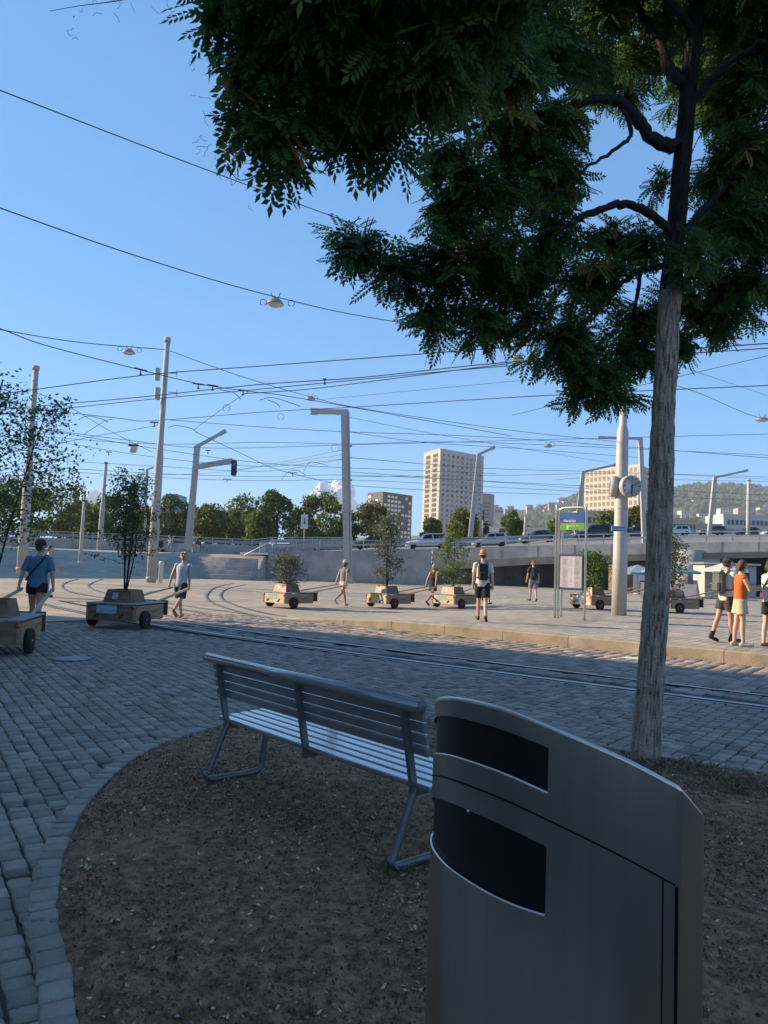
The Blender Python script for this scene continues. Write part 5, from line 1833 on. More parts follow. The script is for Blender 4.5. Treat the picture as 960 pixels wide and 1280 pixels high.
def person(label, loc, heading, H=1.75, skin='fair', lean=2, legs=((20, 5), (-18, 12)), arms=((0, 6, 8), (0, 6, 8)), head=(0, 0), top=None, sleeve=.55, hem=.90, bottom=None, leglen=.5, flare=.03, skirt=False, shoes=('black', (.02, .02, .02)), hair=('short', (.08, .05, .03)), hat=None, voxel=.010, grip=True, girth=1.0, group=None, straps=False, socks=None):
    """+y is forwards; arms: (forward angle, out angle, elbow bend) for left and right; legs: (hip angle, knee bend)"""
    root = thing('person', label, 'person', loc, heading, group)
    root.scale = (H / 1.75,) * 3
    ca, sa = math.cos(R(lean)), math.sin(R(lean))
    def T(p):
        z = p.z - .93
        if z < 0:
            return p.copy()
        return Vector((p.x, p.y * ca + z * sa, .93 + z * ca - p.y * sa))
    sk = mat('skin_' + skin, SKIN[skin], .55, var=.06, scale=8)
    J = {}
    low = 9
    for i, sx in enumerate((-1, 1)):
        a, k = legs[i]
        hip = Vector((sx * .085, 0, .90))
        kn = hip + Vector((0, math.sin(R(a)), -math.cos(R(a)))) * .43
        sh = Vector((0, math.sin(R(a - k)), -math.cos(R(a - k))))
        an = kn + sh * .42
        f = (a - k) * .9 if (a - k) < -12 else max(0, (a - k)) * .35
        toe = an + Vector((sx * .03, math.cos(R(f)) * .17, math.sin(R(f)) * .17 - .045 * math.cos(R(f))))
        heel = an + Vector((0, -.05 * math.cos(R(f)) , -.05 - .05 * math.sin(R(f))))
        J['leg', sx] = (hip, kn, an, toe, heel)
        low = min(low, toe.z - .032, heel.z - .032)
    dz = Vector((0, 0, -low))
    for sx in (-1, 1):
        J['leg', sx] = tuple(p + dz for p in J['leg', sx])
    def TT(p):
        return T(p) + dz
    for i, sx in enumerate((-1, 1)):
        fa_, ou, el = arms[i]
        s0 = TT(Vector((sx * .18, 0, 1.405)))
        def dirn(f, o_):
            return Vector((sx * math.sin(R(o_)), math.sin(R(f)) * math.cos(R(o_)), -math.cos(R(f)) * math.cos(R(o_))))
        e0 = s0 + dirn(fa_, ou) * .29
        w0 = e0 + dirn(fa_ + el, ou * .6) * .25
        hd = dirn(fa_ + el * 1.05, ou * .3)
        J['arm', sx] = (s0, e0, w0, hd)
    g_ = girth
    b = MB()
    loft(b, [((0, 0, .84), .13 * g_, .085), ((0, 0, .92), .162 * g_, .11), ((0, -.005, 1.03), .142 * g_, .10), ((0, 0, 1.15), .145 * g_, .105), ((0, .005, 1.28), .165, .112), ((0, 0, 1.38), .17, .10), ((0, -.005, 1.44), .115, .075), ((0, 0, 1.49), .052, .052), ((0, .01, 1.54), .05, .052)], TT)
    hc = TT(Vector((0, .025, 1.635)))
    Rh = Matrix.Rotation(R(head[0]), 4, 'Z') @ Matrix.Rotation(R(-head[1]), 4, 'X')
    def HP(x, y, z):
        return hc + (Rh @ Vector((x, y, z)))
    b.ball(HP(0, -.008, .025), (.076, .094, .092), 16, 12, Rh)
    b.ball(HP(0, .022, -.035), (.058, .068, .075), 14, 10, Rh)
    b.ball(HP(0, .055, -.075), (.034, .034, .026), 10, 8, Rh)
    b.tube([HP(0, .085, .02), HP(0, .112, -.022), HP(0, .088, -.03)], [.010, .015, .010], 8)
    b.ball(HP(0, .084, -.055), (.024, .010, .009), 8, 6, Rh)
    for sx in (-1, 1):
        b.ball(HP(sx * .077, -.005, -.005), (.010, .022, .032), 8, 6, Rh)
        hip, kn, an, toe, heel = J['leg', sx]
        cone(b, hip, .085 * g_, kn, .055)
        cone(b, kn, .053, kn.lerp(an, .35) + Vector((0, -.012, 0)), .055)
        cone(b, kn.lerp(an, .35) + Vector((0, -.012, 0)), .054, an, .036)
        cone(b, an, .036, heel, .034)
        cone(b, heel, .034, toe, .030)
        s0, e0, w0, hd = J['arm', sx]
        cone(b, s0, .058 * g_, e0, .042)
        cone(b, e0, .042, w0, .027)
        nrm = Vector((-sx, 0, 0))
        nrm = (nrm - hd * nrm.dot(hd)).normalized()
        fw = hd.cross(nrm) * (1 if hd.cross(nrm).y >= 0 or abs(hd.y) > .7 else -1)
        pc = w0 + hd * .085
        cone(b, w0, .026, pc, .026)
        for q in (-.028, .028):
            cone(b, w0 + hd * .02 + fw * q * .5, .017, pc + fw * q, .015, 8)
        for k, (q, L_) in enumerate(((.036, .062), (.012, .070), (-.012, .066), (-.035, .052))):
            a0 = pc + fw * q
            cu = 1.0 if grip else .35
            a1 = a0 + (hd * (1 - .25 * cu) + nrm * .55 * cu).normalized() * L_ * .55
            a2 = a1 + (hd * (.45 - .65 * cu) + nrm * .9 * cu + hd * .2).normalized() * L_ * .5
            cone(b, a0, .0098, a1, .0092, 6)
            cone(b, a1, .0092, a2, .008, 6)
        t0 = w0 + hd * .03 + fw * .026
        t1 = t0 + (fw * .8 + hd * .5 + nrm * .4).normalized() * .042
        t2 = t1 + (hd * .8 + nrm * .6).normalized() * .032
        cone(b, t0, .013, t1, .0115, 6)
        cone(b, t1, .011, t2, .009, 6)
        J['hand', sx] = pc + nrm * .03
    remeshed('body', b, sk, voxel, 2, root)
    for sx in (-1, 1):
        e_ = MB(); e_.ball(HP(sx * .031, .082, .008), .010, 8, 6); e_.build('eye', mat('dark_eye', (.02, .015, .012), .3), root)
    # clothes
    if top:
        c = MB()
        z0 = hem
        rings = []
        for z, rx, ry in ((.84, .168, .125), (.92, .178, .130), (1.03, .160, .122), (1.15, .160, .122), (1.28, .178, .128), (1.38, .182, .115), (1.435, .125, .088), (1.462, .080, .068)):
            if z >= z0 - .001:
                rings.append(((0, 0, z), rx * (g_ if z < 1.2 else 1), ry))
        if rings[0][0][2] > z0 + .01:
            rings.insert(0, ((0, 0, z0), .172 * g_, .126))
        loft(c, rings, TT)
        if sleeve > 0:
            for sx in (-1, 1):
                s0, e0, w0, hd = J['arm', sx]
                if sleeve <= 1:
                    c.tube([s0 + Vector((-sx * .05, 0, .02)), s0, s0.lerp(e0, sleeve * .5), s0.lerp(e0, sleeve)], [.055, .073, .070, .068], 14)
                else:
                    c.tube([s0 + Vector((-sx * .05, 0, .02)), s0, s0.lerp(e0, .5), e0, e0.lerp(w0, sleeve - 1)], [.055, .073, .066, .058, .048], 14)
        remeshed('shirt', c, cloth(*top), max(voxel, .011), 2, root)
    if bottom:
        c = MB()
        loft(c, [((0, 0, .80), .135 * g_, .105), ((0, 0, .86), .172 * g_, .124), ((0, 0, .94), .170 * g_, .122), ((0, 0, 1.00), .155 * g_, .112)], TT)
        if skirt:
            loft(c, [((0, 0, .93 - leglen * .45), .17 + flare * 2, .13 + flare * 1.6), ((0, 0, .93 - leglen * .2), .18 + flare, .135 + flare), ((0, 0, .95), .165, .118)], TT)
        else:
            for sx in (-1, 1):
                hip, kn, an, toe, heel = J['leg', sx]
                if leglen <= 1:
                    e_ = hip.lerp(kn, leglen)
                    c.tube([hip + Vector((0, 0, .03)), hip.lerp(e_, .5), e_], [.102 * g_, .092 * g_ + flare * .5, .080 + flare], 16)
                else:
                    e_ = kn.lerp(an, leglen - 1)
                    c.tube([hip + Vector((0, 0, .03)), hip.lerp(kn, .5), kn, e_], [.102 * g_, .085 * g_ + flare, .068 + flare, .055 + flare], 16)
        remeshed('skirt' if skirt else ('shorts' if leglen <= 1.2 else 'trousers'), c, cloth(*bottom), max(voxel, .011), 2, root)
    for sx in (-1, 1):
        hip, kn, an, toe, heel = J['leg', sx]
        c = MB()
        cone(c, heel + Vector((0, 0, .004)), .042, toe, .038)
        cone(c, heel.lerp(toe, .5), .042, toe, .040)
        if shoes[0] in ('boots', 'trainers'):
            cone(c, heel + Vector((0, 0, .01)), .042, an + Vector((0, 0, .06 if shoes[0] == 'boots' else -.01)), .045)
        remeshed('shoe', c, cloth(*shoes, .7), max(voxel, .011), 2, root)
        if socks:
            c = MB(); cone(c, an, .042, an.lerp(kn, .28), .046); remeshed('sock', c, cloth(*socks), max(voxel, .012), 1, root)
    kind, hcol = hair
    hm = mat('hair_%s_%d' % (kind, int(hcol[0] * 1000)), hcol, .7, var=.35, scale=30, bump=.8, bscale=60)
    c = MB()
    rr_ = random.Random(len(label))
    if kind != 'none':
        c.ball(HP(0, -.022, .045), (.083, .092, .088), 16, 12, Rh)
        c.ball(HP(0, -.05, -.005), (.074, .060, .075), 14, 10, Rh)
    if kind == 'curly':
        for _ in range(46):
            d_ = Vector((rr_.gauss(0, 1), rr_.gauss(-.5, 1), rr_.gauss(.3, 1))).normalized()
            if d_.y > .55 and d_.z < .5:
                continue
            c.ball(HP(d_.x * .095, -.02 + d_.y * .10, .03 + d_.z * .10), rr_.uniform(.022, .036), 7, 5)
    if kind in ('long', 'bob'):
        L_ = -.26 if kind == 'long' else -.12
        for x in (-.055, -.028, 0, .028, .055):
            c.tube([HP(x, -.06, .02), HP(x * 1.1, -.085, -.06), HP(x, -.08, L_)], [.038, .036, .018], 8)
        for sx in (-1, 1):
            c.tube([HP(sx * .070, .02, .05), HP(sx * .082, .0, -.02), HP(sx * .075, -.03, -.10)], [.028, .026, .016], 8)
    if kind == 'bun':
        c.ball(HP(0, -.11, .06), .04, 10, 8)
    if kind == 'tail':
        c.tube([HP(0, -.10, .03), HP(0, -.14, -.03), HP(0, -.12, -.16)], [.025, .026, .010], 8)
    if kind != 'none':
        remeshed('hair', c, hm, max(voxel, .009), 2, root)
    if hat:
        hk, hc_ = hat
        hmx = cloth('hat_%d' % int(hc_[0] * 1000 + hc_[2] * 77), hc_)
        hp = thing_part('hat', root, HP(0, -.012, .055))
        hp.rotation_euler = (Rh.to_euler())
        c = MB()
        if hk == 'cap':
            c.lathe([(.098, -.02), (.101, .01), (.095, .05), (.066, .088), (.025, .104), (0, .106)], n=24, M=Matrix.Diagonal((.95, 1.12, 1, 1))); c.build('crown', hmx, hp)
            v = MB(); arc = [(.085 * math.cos(R(a)), .085 + .085 * math.sin(R(a))) for a in range(0, 181, 18)]
            v.prism(arc, -.018, -.010); v.build('peak', hmx, hp)
        elif hk == 'straw':
            c.lathe([(.094, -.03), (.096, .02), (.088, .085), (.075, .10), (0, .092)], n=24, M=Matrix.Diagonal((.95, 1.12, 1, 1))); c.build('crown', hmx, hp)
            v = MB(); v.lathe([(.092, -.03), (.15, -.045), (.152, -.040), (.094, -.022)], n=28, M=Matrix.Diagonal((.95, 1.1, 1, 1))); v.build('brim', hmx, hp)
    Mw = Matrix.Translation(loc) @ Matrix.Rotation(heading, 4, 'Z') @ Matrix.Scale(H / 1.75, 4)
    return root, {sx: Mw @ J['hand', sx] for sx in (-1, 1)}, TT, Mw
def hdg(x, y):
    return math.atan2(-x, y)
def backpack(label, TT, Mw, heading, scale, m, size=(.27, .15, .42)):
    """a worn pack: body, pocket, flap and two shoulder straps"""
    c0 = Mw @ TT(Vector((0, -.20, 1.20)))
    t = thing('backpack', label, 'backpack', c0, heading)
    inv = lambda p: Matrix.Rotation(-heading, 4, 'Z') @ ((Mw @ TT(p)) - c0)
    b = MB(); b.box((0, 0, 0), size, bev=.045)
    b.build('pack', m, t)
    b = MB(); b.box((0, -size[1] * .52, -.08), (size[0] * .75, .06, size[2] * .42), bev=.025); b.build('pocket', m, t)
    b = MB(); b.box((0, -.01, size[2] * .46), (size[0] * .9, size[1] * .95, .06), bev=.025); b.build('flap', m, t)
    for sx in (-1, 1):
        pts_ = catmull([inv(Vector((sx * .085, -.13, 1.36))), inv(Vector((sx * .105, -.05, 1.47))), inv(Vector((sx * .115, .08, 1.43))), inv(Vector((sx * .13, .135, 1.28))), inv(Vector((sx * .165, .05, 1.10))), inv(Vector((sx * .13, -.13, 1.06)))], 6)
        b = MB(); b.tube(pts_, .018, 6); b.build('strap', m, t)
    return t
M_PACK = mat('black_pack_nylon', (.018, .019, .022), .8, var=.25, scale=9, bump=.3, bscale=40)
M_PACKG = mat('grey_pack_nylon', (.10, .11, .105), .8, var=.25, scale=9, bump=.3, bscale=40)

# ================================================================== TREE CARTS
M_PLY = mat('weathered_plywood', (.50, .37, .24), .8, var=.22, scale=3, stretch=(.6, 6, 6), col2=(.56, .43, .30), bump=.25, bscale=30, detail=7)
M_PLYG = mat('dark_stained_plywood', (.12, .075, .045), .75, var=.35, scale=3, stretch=(.6, 6, 6), col2=(.19, .12, .07), bump=.25, bscale=30, detail=7)
M_PLYS = mat('brown_side_board', (.27, .165, .085), .8, var=.28, scale=3, stretch=(6, .6, 6), col2=(.36, .23, .13), bump=.25, bscale=30, detail=7)
M_PLYR = mat('red_brown_board', (.20, .075, .04), .75, var=.2, scale=4, stretch=(1, 1, 5))
M_DECK = mat('grey_cart_deck', (.27, .265, .26), .7, var=.18, scale=4, bump=.2, bscale=30)
M_POLEW = mat('ash_wood_shaft', (.46, .36, .24), .7, var=.15, scale=6, stretch=(1, .3, 1))
M_RED = mat('red_wheel_rim', (.36, .015, .025), .4, var=.12)
M_REFL = mat('red_reflector', (.50, .02, .015), .25, var=.1)
M_STICK = mat('pale_blue_sticker', (.26, .42, .52), .5, var=.12, scale=9)
M_POSTER = mat('printed_notice', (.40, .42, .50), .5, var=.5, scale=16, col2=(.30, .32, .46))
M_YEL = mat('yellow_sticker', (.55, .36, .04), .5, var=.12, scale=9)
M_EARTH = mat('planter_earth', (.05, .038, .028), .95, var=.4, scale=20, bump=.8)
CW, CL = 1.14, 1.32
def cart(label, loc, heading, sticker=M_STICK, text=('Wanderbaum', 'allee'), board=M_PLY):
    t = thing('tree_cart', label, 'cart', loc, heading)
    z0, z1 = .17, .52
    def panel(name, c, size, m, bev=.006):
        b = MB(); b.box(c, size, bev=bev)
        return b.build(name, m, t)
    rp = panel('rear_panel', (0, -CL / 2 + .012, (z0 + z1) / 2), (CW, .024, z1 - z0), board)
    panel('side_panel', (-CW / 2 + .012, 0.013, (z0 + z1) / 2 - .01), (.024, CL - .052, z1 - z0 - .02), M_PLYS)
    panel('side_panel', (CW / 2 - .012, 0.013, (z0 + z1) / 2 - .01), (.024, CL - .052, z1 - z0 - .02), M_PLYS)
    panel('front_panel', (0, CL / 2 + .16, .40), (CW + .04, .024, .34), M_PLYR)
    panel('deck', (0, .10, z1 + .012), (CW + .02, CL + .22, .024), M_DECK)
    for sx in (-1, 1):
        panel('corner_batten', (sx * (CW / 2 - .03), -CL / 2 - .008, (z0 + z1) / 2), (.05, .016, z1 - z0 - .03), M_PLYS, .003)
    panel('deck_edge', (0, -CL / 2 - .006, z1 + .002), (CW + .02, .02, .03), M_PLYS, .003)
    # planter: truncated pyramid of boards round the earth
    zb, zt, hb_, ht_ = z1 + .026, z1 + .30, .33, .27
    cy = -.10
    ca = [(-hb_, -hb_), (hb_, -hb_), (hb_, hb_), (-hb_, hb_)]
    cbx = [(-ht_, -ht_), (ht_, -ht_), (ht_, ht_), (-ht_, ht_)]
    for i in range(4):
        j = (i + 1) % 4
        q = [Vector((ca[i][0], ca[i][1] + cy, zb)), Vector((ca[j][0], ca[j][1] + cy, zb)), Vector((cbx[j][0], cbx[j][1] + cy, zt)), Vector((cbx[i][0], cbx[i][1] + cy, zt))]
        n_ = (q[1] - q[0]).cross(q[3] - q[0]).normalized()
        qi = [v - n_ * .022 for v in q]
        b = MB(); b.add(q + qi, [(0, 1, 2, 3), (7, 6, 5, 4), (0, 4, 5, 1), (1, 5, 6, 2), (2, 6, 7, 3), (3, 7, 4, 0)])
        pb_ = b.build('planter_board', board if i % 2 == 0 else M_PLYG, t)
        c_ = (q[0] + q[1] + q[2] + q[3]) / 4
        u_ = (q[1] - q[0]).normalized()
        v_ = n_.cross(u_)
        if i == 0:
            s_ = MB(); e_ = n_ * .003
            s_.add([c_ + e_ - u_ * .13 - v_ * .07, c_ + e_ + u_ * .0 - v_ * .07, c_ + e_ + u_ * .0 + v_ * .07, c_ + e_ - u_ * .13 + v_ * .07], [(0, 1, 2, 3)])
            s_.build('notice', M_POSTER, pb_)
    b = MB(); b.box((0, cy, zt - .05), (ht_ * 2 - .03, ht_ * 2 - .03, .06)); b.build('earth', M_EARTH, t)
    # sticker and fittings of the rear panel
    s_ = MB(); s_.box((-.10, -.014, .06), (.46, .004, .17)); so_ = s_.build('sticker', sticker, rp)
    so_.location = (0, -CL / 2 + .012, (z0 + z1) / 2)
    yb = -.0185
    for k, w_ in enumerate(text):
        text_mesh('sticker_text', w_, .085, M_WHITE, rp, (-.10, -CL / 2 + .012 + yb, (z0 + z1) / 2 + .10 - k * .085), (R(90), 0, 0), depth=.001, sx=.85)
    for sx in (-1, 1):
        r_ = MB(); r_.lathe([(0, .008), (.028, .008), (.034, 0)], n=14, M=Matrix.Rotation(R(90), 4, 'X')); r_.build('reflector', M_REFL, rp, loc=(sx * (CW / 2 - .05), -CL / 2 - .017, z1 - .07))
        k_ = MB(); k_.box((0, 0, 0), (.13, .02, .035), Matrix.Rotation(R(-35 if sx < 0 else -40), 4, 'Y')); k_.build('latch', M_DARKM, rp, loc=(sx * .28 - .04, -CL / 2 - .010, z0 + .10))
        w_ = thing_part('wheel', t, (sx * (CW / 2 + .045), -.30, .195))
        MR = Matrix.Rotation(R(90) * sx, 4, 'Y')
        b = MB(); b.lathe([(.12, -.045), (.175, -.05), (.195, -.03), (.195, .03), (.175, .05), (.12, .045)], n=28, M=MR); b.build('tyre', M_TYRE, w_)
        b = MB(); b.lathe([(.0, .02), (.04, .025), (.06, .012), (.112, .016), (.122, .045)], n=24, M=MR); ri = b.build('rim', M_RED, w_)
        b = MB(); b.lathe([(.0, .05), (.022, .048), (.028, .02)], n=12, M=MR); b.build('hub', M_RIM, ri)
    ax_ = MB(); ax_.tube([(-CW / 2, -.30, .195), (CW / 2, -.30, .195)], .018, 8); ax_.build('axle', M_DARKM, t)
    return t
def shafts(t, hands=None, length=1.75):
    """two ash shafts from the deck to the puller's hands (or resting ahead)"""
    Mi = (Matrix.Translation(t.location) @ Matrix.Rotation(t.rotation_euler.z, 4, 'Z')).inverted()
    for sx in (-1, 1):
        a = Vector((sx * .42, CL / 2 - .35, .50))
        a2 = Vector((sx * .40, CL / 2 + .2, .565))
        if hands:
            e_ = Mi @ hands[sx]
        else:
            e_ = Vector((sx * .30, CL / 2 + length, .83))
        d = (e_ - a2).normalized()
        b = MB(); b.bar(a2 - d * .42, e_ + d * .12, .045, .05); b.build('shaft', M_POLEW, t)
def leaf_quads(pts, rs_, size, flat=.5, tint=None):
    """scattered small leaves: pointed quads"""
    n_ = len(pts)
    P_ = np.array(pts)
    d = rs_.normal(0, 1, (n_, 3)); d[:, 2] -= .3
    d /= np.linalg.norm(d, axis=1)[:, None]
    u = np.cross(d, rs_.normal(0, 1, (n_, 3)))
    u /= np.linalg.norm(u, axis=1)[:, None]
    L_ = size * rs_.uniform(.7, 1.35, n_)[:, None]
    w = L_ * .30
    nrm = np.cross(d, u)
    V_ = np.stack([P_, P_ + d * L_ * .5 + u * w + nrm * w * .3, P_ + d * L_, P_ + d * L_ * .5 - u * w + nrm * w * .3], 1)
    return V_.reshape(-1, 3), np.arange(n_ * 4).reshape(-1, 4), (rs_.beta(2, 2.5, n_) if tint is None else tint)
M_LEAFC = attr_mat('sapling_leaf', [(0, (.045, .085, .03)), (.5, (.085, .14, .045)), (1, (.16, .20, .06))], .55, translucent=.4, spec=.4)
M_LEAFG = attr_mat('olive_grey_leaf', [(0, (.07, .085, .05)), (.5, (.13, .145, .09)), (1, (.22, .22, .14))], .6, translucent=.3, spec=.4)
M_LEAFY = attr_mat('bright_leaf', [(0, (.08, .13, .03)), (.5, (.14, .20, .045)), (1, (.24, .28, .07))], .55, translucent=.4, spec=.4)
def sapling(label, loc, h, rad, rs_, m, stems=3, leaves=900, size=.07, low=.25, shape='round', spread=.25, branches=22, lean=(0, 0), side=()):
    t = thing('sapling', label, 'tree', loc)
    tips = []
    for k in range(stems):
        a = 6.283 * k / stems + rs_.rand()
        d = Vector((math.cos(a), math.sin(a), 0)) * spread * rs_.uniform(.5, 1)
        hh = h * rs_.uniform(.8, 1)
        top_ = d + Vector((lean[0], lean[1], hh))
        P_ = catmull([Vector((0, 0, -.05)) + d * .08, d * .35 + Vector((lean[0] * .25, lean[1] * .25, hh * .35)) + Vector((rs_.normal(0, .03), rs_.normal(0, .03), 0)), d * .7 + Vector((lean[0] * .6, lean[1] * .6, hh * .7)), top_], 6)
        s_ = MB(); n_ = len(P_); s_.tube(P_, [.016 * (1 - .8 * i / n_) * (h / 2.2) ** .5 for i in range(n_)], 6); s_.build('stem', M_BARKD, t)
        tips.append(P_)
    br = MB()
    pts = []
    nb_ = branches
    for k in range(nb_):
        P_ = tips[k % stems]
        f = low + (1 - low) * ((k + rs_.rand()) / nb_)
        p = P_[min(len(P_) - 1, int(f * (len(P_) - 1)))]
        a = rs_.rand() * 6.283
        prof = math.sin(min(1, max(.12, (f - low) / (1 - low) * .85 + .15)) * math.pi) ** .6 if shape == 'round' else (1.05 - f * .8)
        L_ = rad * prof * rs_.uniform(.6, 1.15)
        e_ = p + Vector((math.cos(a) * L_, math.sin(a) * L_, L_ * rs_.uniform(.1, .8)))
        mid = p.lerp(e_, .5) + Vector((0, 0, -.04 * L_))
        br.tube([p, mid, e_], [.006, .004, .002], 4, cap=False)
        m_ = max(3, int(leaves / nb_))
        for i in range(m_):
            q = p.lerp(e_, .25 + .8 * rs_.rand())
            pts.append(tuple(q + Vector(rs_.normal(0, .05 + .06 * rad, 3))))
    for (sx_, sy_, sz_, n2) in side:
        e_ = Vector((sx_, sy_, sz_)); p = Vector((0, 0, sz_ * .75))
        br.tube([p, p.lerp(e_, .6) + Vector((0, 0, .03)), e_], [.006, .004, .002], 4, cap=False)
        for i in range(n2):
            pts.append(tuple(p.lerp(e_, .35 + .7 * rs_.rand()) + Vector(rs_.normal(0, .05, 3))))
    br.build('branches', M_BARKD, t, kind='stuff')
    v_, q_, tn_ = leaf_quads(pts, rs_, size)
    link('crown', np_mesh('crown', v_, q_, m, tn_), t)
    return t

rs2 = np.random.RandomState(5)
def cart_z(x, y):
    q = x * .6 + y * .8
    return max(plat_z(x, y) if q > KQ + .3 else 0, ground_z(x, y), .036 if q < 15.3 else 0)
def place_cart(px, py, hx, label, **k):
    """px, py: survey pixel of the foot of the right wheel"""
    z = .03
    for _ in range(6):
        p = G(px, py, z)
        z = cart_z(p.x, p.y)
    hy = math.sqrt(1 - hx * hx)
    h = hdg(hx, hy)
    rgt = Vector((hy, -hx, 0)); fwd = Vector((hx, hy, 0))
    c = p - rgt * (CW / 2 + .05) + fwd * .30
    c.z = cart_z(c.x, c.y)
    t = cart(label, c, h, **k)
    return t, c, fwd, h
def puller(c, fwd, h, dist, label, **k):
    p = c + fwd * dist
    p.z = cart_z(p.x, p.y)
    return person(label, p, h, **k)
zt_ = .80
# 1: left edge
t, c, f, h = place_cart(36, 817, -.20, 'weathered wooden tree cart pulled by the person in a dark red cap', text=('', ''), board=M_PLYG)
man, hands, TT, Mw = puller(c, f, h, 2.65, 'person in blue T-shirt, black shorts and dark red cap pulling a tree cart', H=1.76, skin='tan', lean=6, legs=((16, 8), (-14, 14)), arms=((-16, 16, 4), (-14, 16, 4)), head=(-32, 0), top=('blue_tee', (.085, .17, .26)), sleeve=.85, hem=.86, bottom=('black', (.012, .012, .014)), leglen=.35, hair=('short', (.05, .035, .025)), hat=('cap', (.075, .022, .028)), girth=1.10, voxel=.010)
shafts(t, hands)
sb = MB()
loop_ = [Vector((-.15, -.11, 1.02)), Vector((-.05, -.132, 1.18)), Vector((.06, -.132, 1.33)), Vector((.12, -.06, 1.465)), Vector((.12, .06, 1.44)), Vector((.03, .14, 1.28)), Vector((-.10, .13, 1.12)), Vector((-.19, .02, 1.0)), Vector((-.15, -.11, 1.02))]
c0 = Mw @ TT(Vector((0, 0, 1.2)))
pts_ = [(Matrix.Rotation(-h, 4, 'Z') @ ((Mw @ TT(Vector((v.x * 1.08, v.y * 1.08, v.z)))) - c0)) for v in loop_]
sb.tube(catmull(pts_, 5), .017, 6)
o = sb.build('shoulder_strap', M_PACK, loc=c0); o.rotation_euler = (0, 0, h)
tag(o, 'black cross body bag strap over the blue T-shirt', 'strap')
sapling('tall thin sapling growing from the cart of the person in the cap', c + Vector((-.05, -.1, zt_)) - f * .1, 3.7, 1.1, rs2, M_LEAFC, 3, 4600, .06, .28, spread=.55, branches=90, lean=(.1, .2))
# 2
t, c, f, h = place_cart(181, 786, .17, 'dark weathered tree cart with blue sticker pulled by the grey haired person', board=M_PLYG)
man, hands, TT, Mw = puller(c, f, h, 2.75, 'person with grey hair in a white sleeveless shirt and navy shorts pulling a cart', H=1.72, skin='tan', lean=9, legs=((24, 8), (-24, 32)), arms=((-20, 14, 6), (-20, 12, 6)), head=(-25, 12), top=('lavender_white', (.50, .49, .56)), sleeve=.10, hem=.84, bottom=('navy', (.022, .026, .042)), leglen=.82, flare=.045, shoes=('sandals', (.20, .13, .08)), hair=('curly', (.36, .30, .23)), voxel=.010)
shafts(t, hands)
sapling('slender dark leafed sapling growing from the cart with the blue sticker', c + Vector((0, 0, zt_)) - f * .1, 2.7, .62, rs2, M_LEAFC, 5, 2600, .065, .30, spread=.35, branches=54, side=((-.85, 0, .75, 26), (.75, .1, .95, 40)))
# 3
t, c, f, h = place_cart(367, 761, .66, 'sunlit plywood tree cart carrying a bushy grey green shrub')
man, hands, TT, Mw = puller(c, f, h, 2.7, 'person in grey T-shirt, pale pink shorts and light cap pulling a cart', H=1.70, skin='tan', lean=5, legs=((20, 6), (-22, 34)), arms=((-22, 12, 6), (-20, 10, 6)), head=(-25, 0), top=('grey_tee', (.20, .205, .19)), sleeve=.45, hem=.96, bottom=('pale_pink', (.55, .43, .40)), leglen=.45, flare=.03, shoes=('white', (.42, .42, .40)), hair=('bob', (.10, .05, .03)), hat=('cap', (.50, .55, .44)), voxel=.010)
shafts(t, hands)
sapling('bushy grey green shrub growing from the sunlit plywood cart', c + Vector((0, 0, zt_ - .05)) - f * .1, 1.05, .62, rs2, M_LEAFG, 7, 3000, .06, .05, spread=.35, branches=90)
# 4
t, c, f, h = place_cart(493, 761, .70, 'plywood tree cart with a yellow sticker pulled by the person in black', sticker=M_YEL, text=('Wander', 'baum'))
man, hands, TT, Mw = puller(c, f, h, 2.55, 'person in black dress and pale cap with long blond hair pulling a cart', H=1.66, skin='tan', lean=4, legs=((18, 6), (-20, 30)), arms=((-22, 12, 6), (-20, 10, 6)), top=('black_top', (.012, .012, .014)), sleeve=0, hem=.90, bottom=('black_skirt', (.014, .014, .017)), leglen=.60, skirt=True, flare=.015, shoes=('dark', (.03, .025, .022)), hair=('long', (.42, .28, .13)), hat=('cap', (.44, .42, .34)), voxel=.010)
shafts(t, hands)
sapling('grey green young tree growing from the cart with the yellow sticker', c + Vector((0, 0, zt_)) - f * .1, 3.0, .72, rs2, M_LEAFG, 3, 2600, .085, .10, spread=.25, branches=64)
# 5
t, c, f, h = place_cart(577, 761, .70, 'plywood tree cart carrying a bright green sapling beside the straw hat walker')
man, hands, TT, Mw = puller(c, f, h, 2.2, 'person in dark clothes half hidden behind the straw hat walker pulling a cart', H=1.72, skin='tan', lean=4, legs=((16, 6), (-22, 30)), arms=((-22, 10, 6), (-20, 10, 6)), top=('dark_tee', (.03, .03, .035)), bottom=('dark_shorts', (.04, .04, .045)), leglen=.6, voxel=.014)
shafts(t, hands)
sapling('bright green sapling with tiered leaves growing from the cart by the straw hat walker', c + Vector((0, 0, zt_)) - f * .1, 2.7, .62, rs2, M_LEAFY, 1, 1500, .10, .08, spread=.08, branches=30, side=((-.95, -.2, .75, 50), (-.8, .3, .5, 30), (.85, .2, .55, 60)))
# 6
t, c, f, h = place_cart(750, 763, .88, 'plywood tree cart with dense shrub standing behind the clock pole', board=M_PLY)
shafts(t, None)
sapling('dense bright green shrub growing from the cart behind the clock pole', c + Vector((0, 0, zt_ - .05)) - f * .1, 1.35, .62, rs2, M_LEAFY, 6, 2600, .085, .05, spread=.3, branches=60)
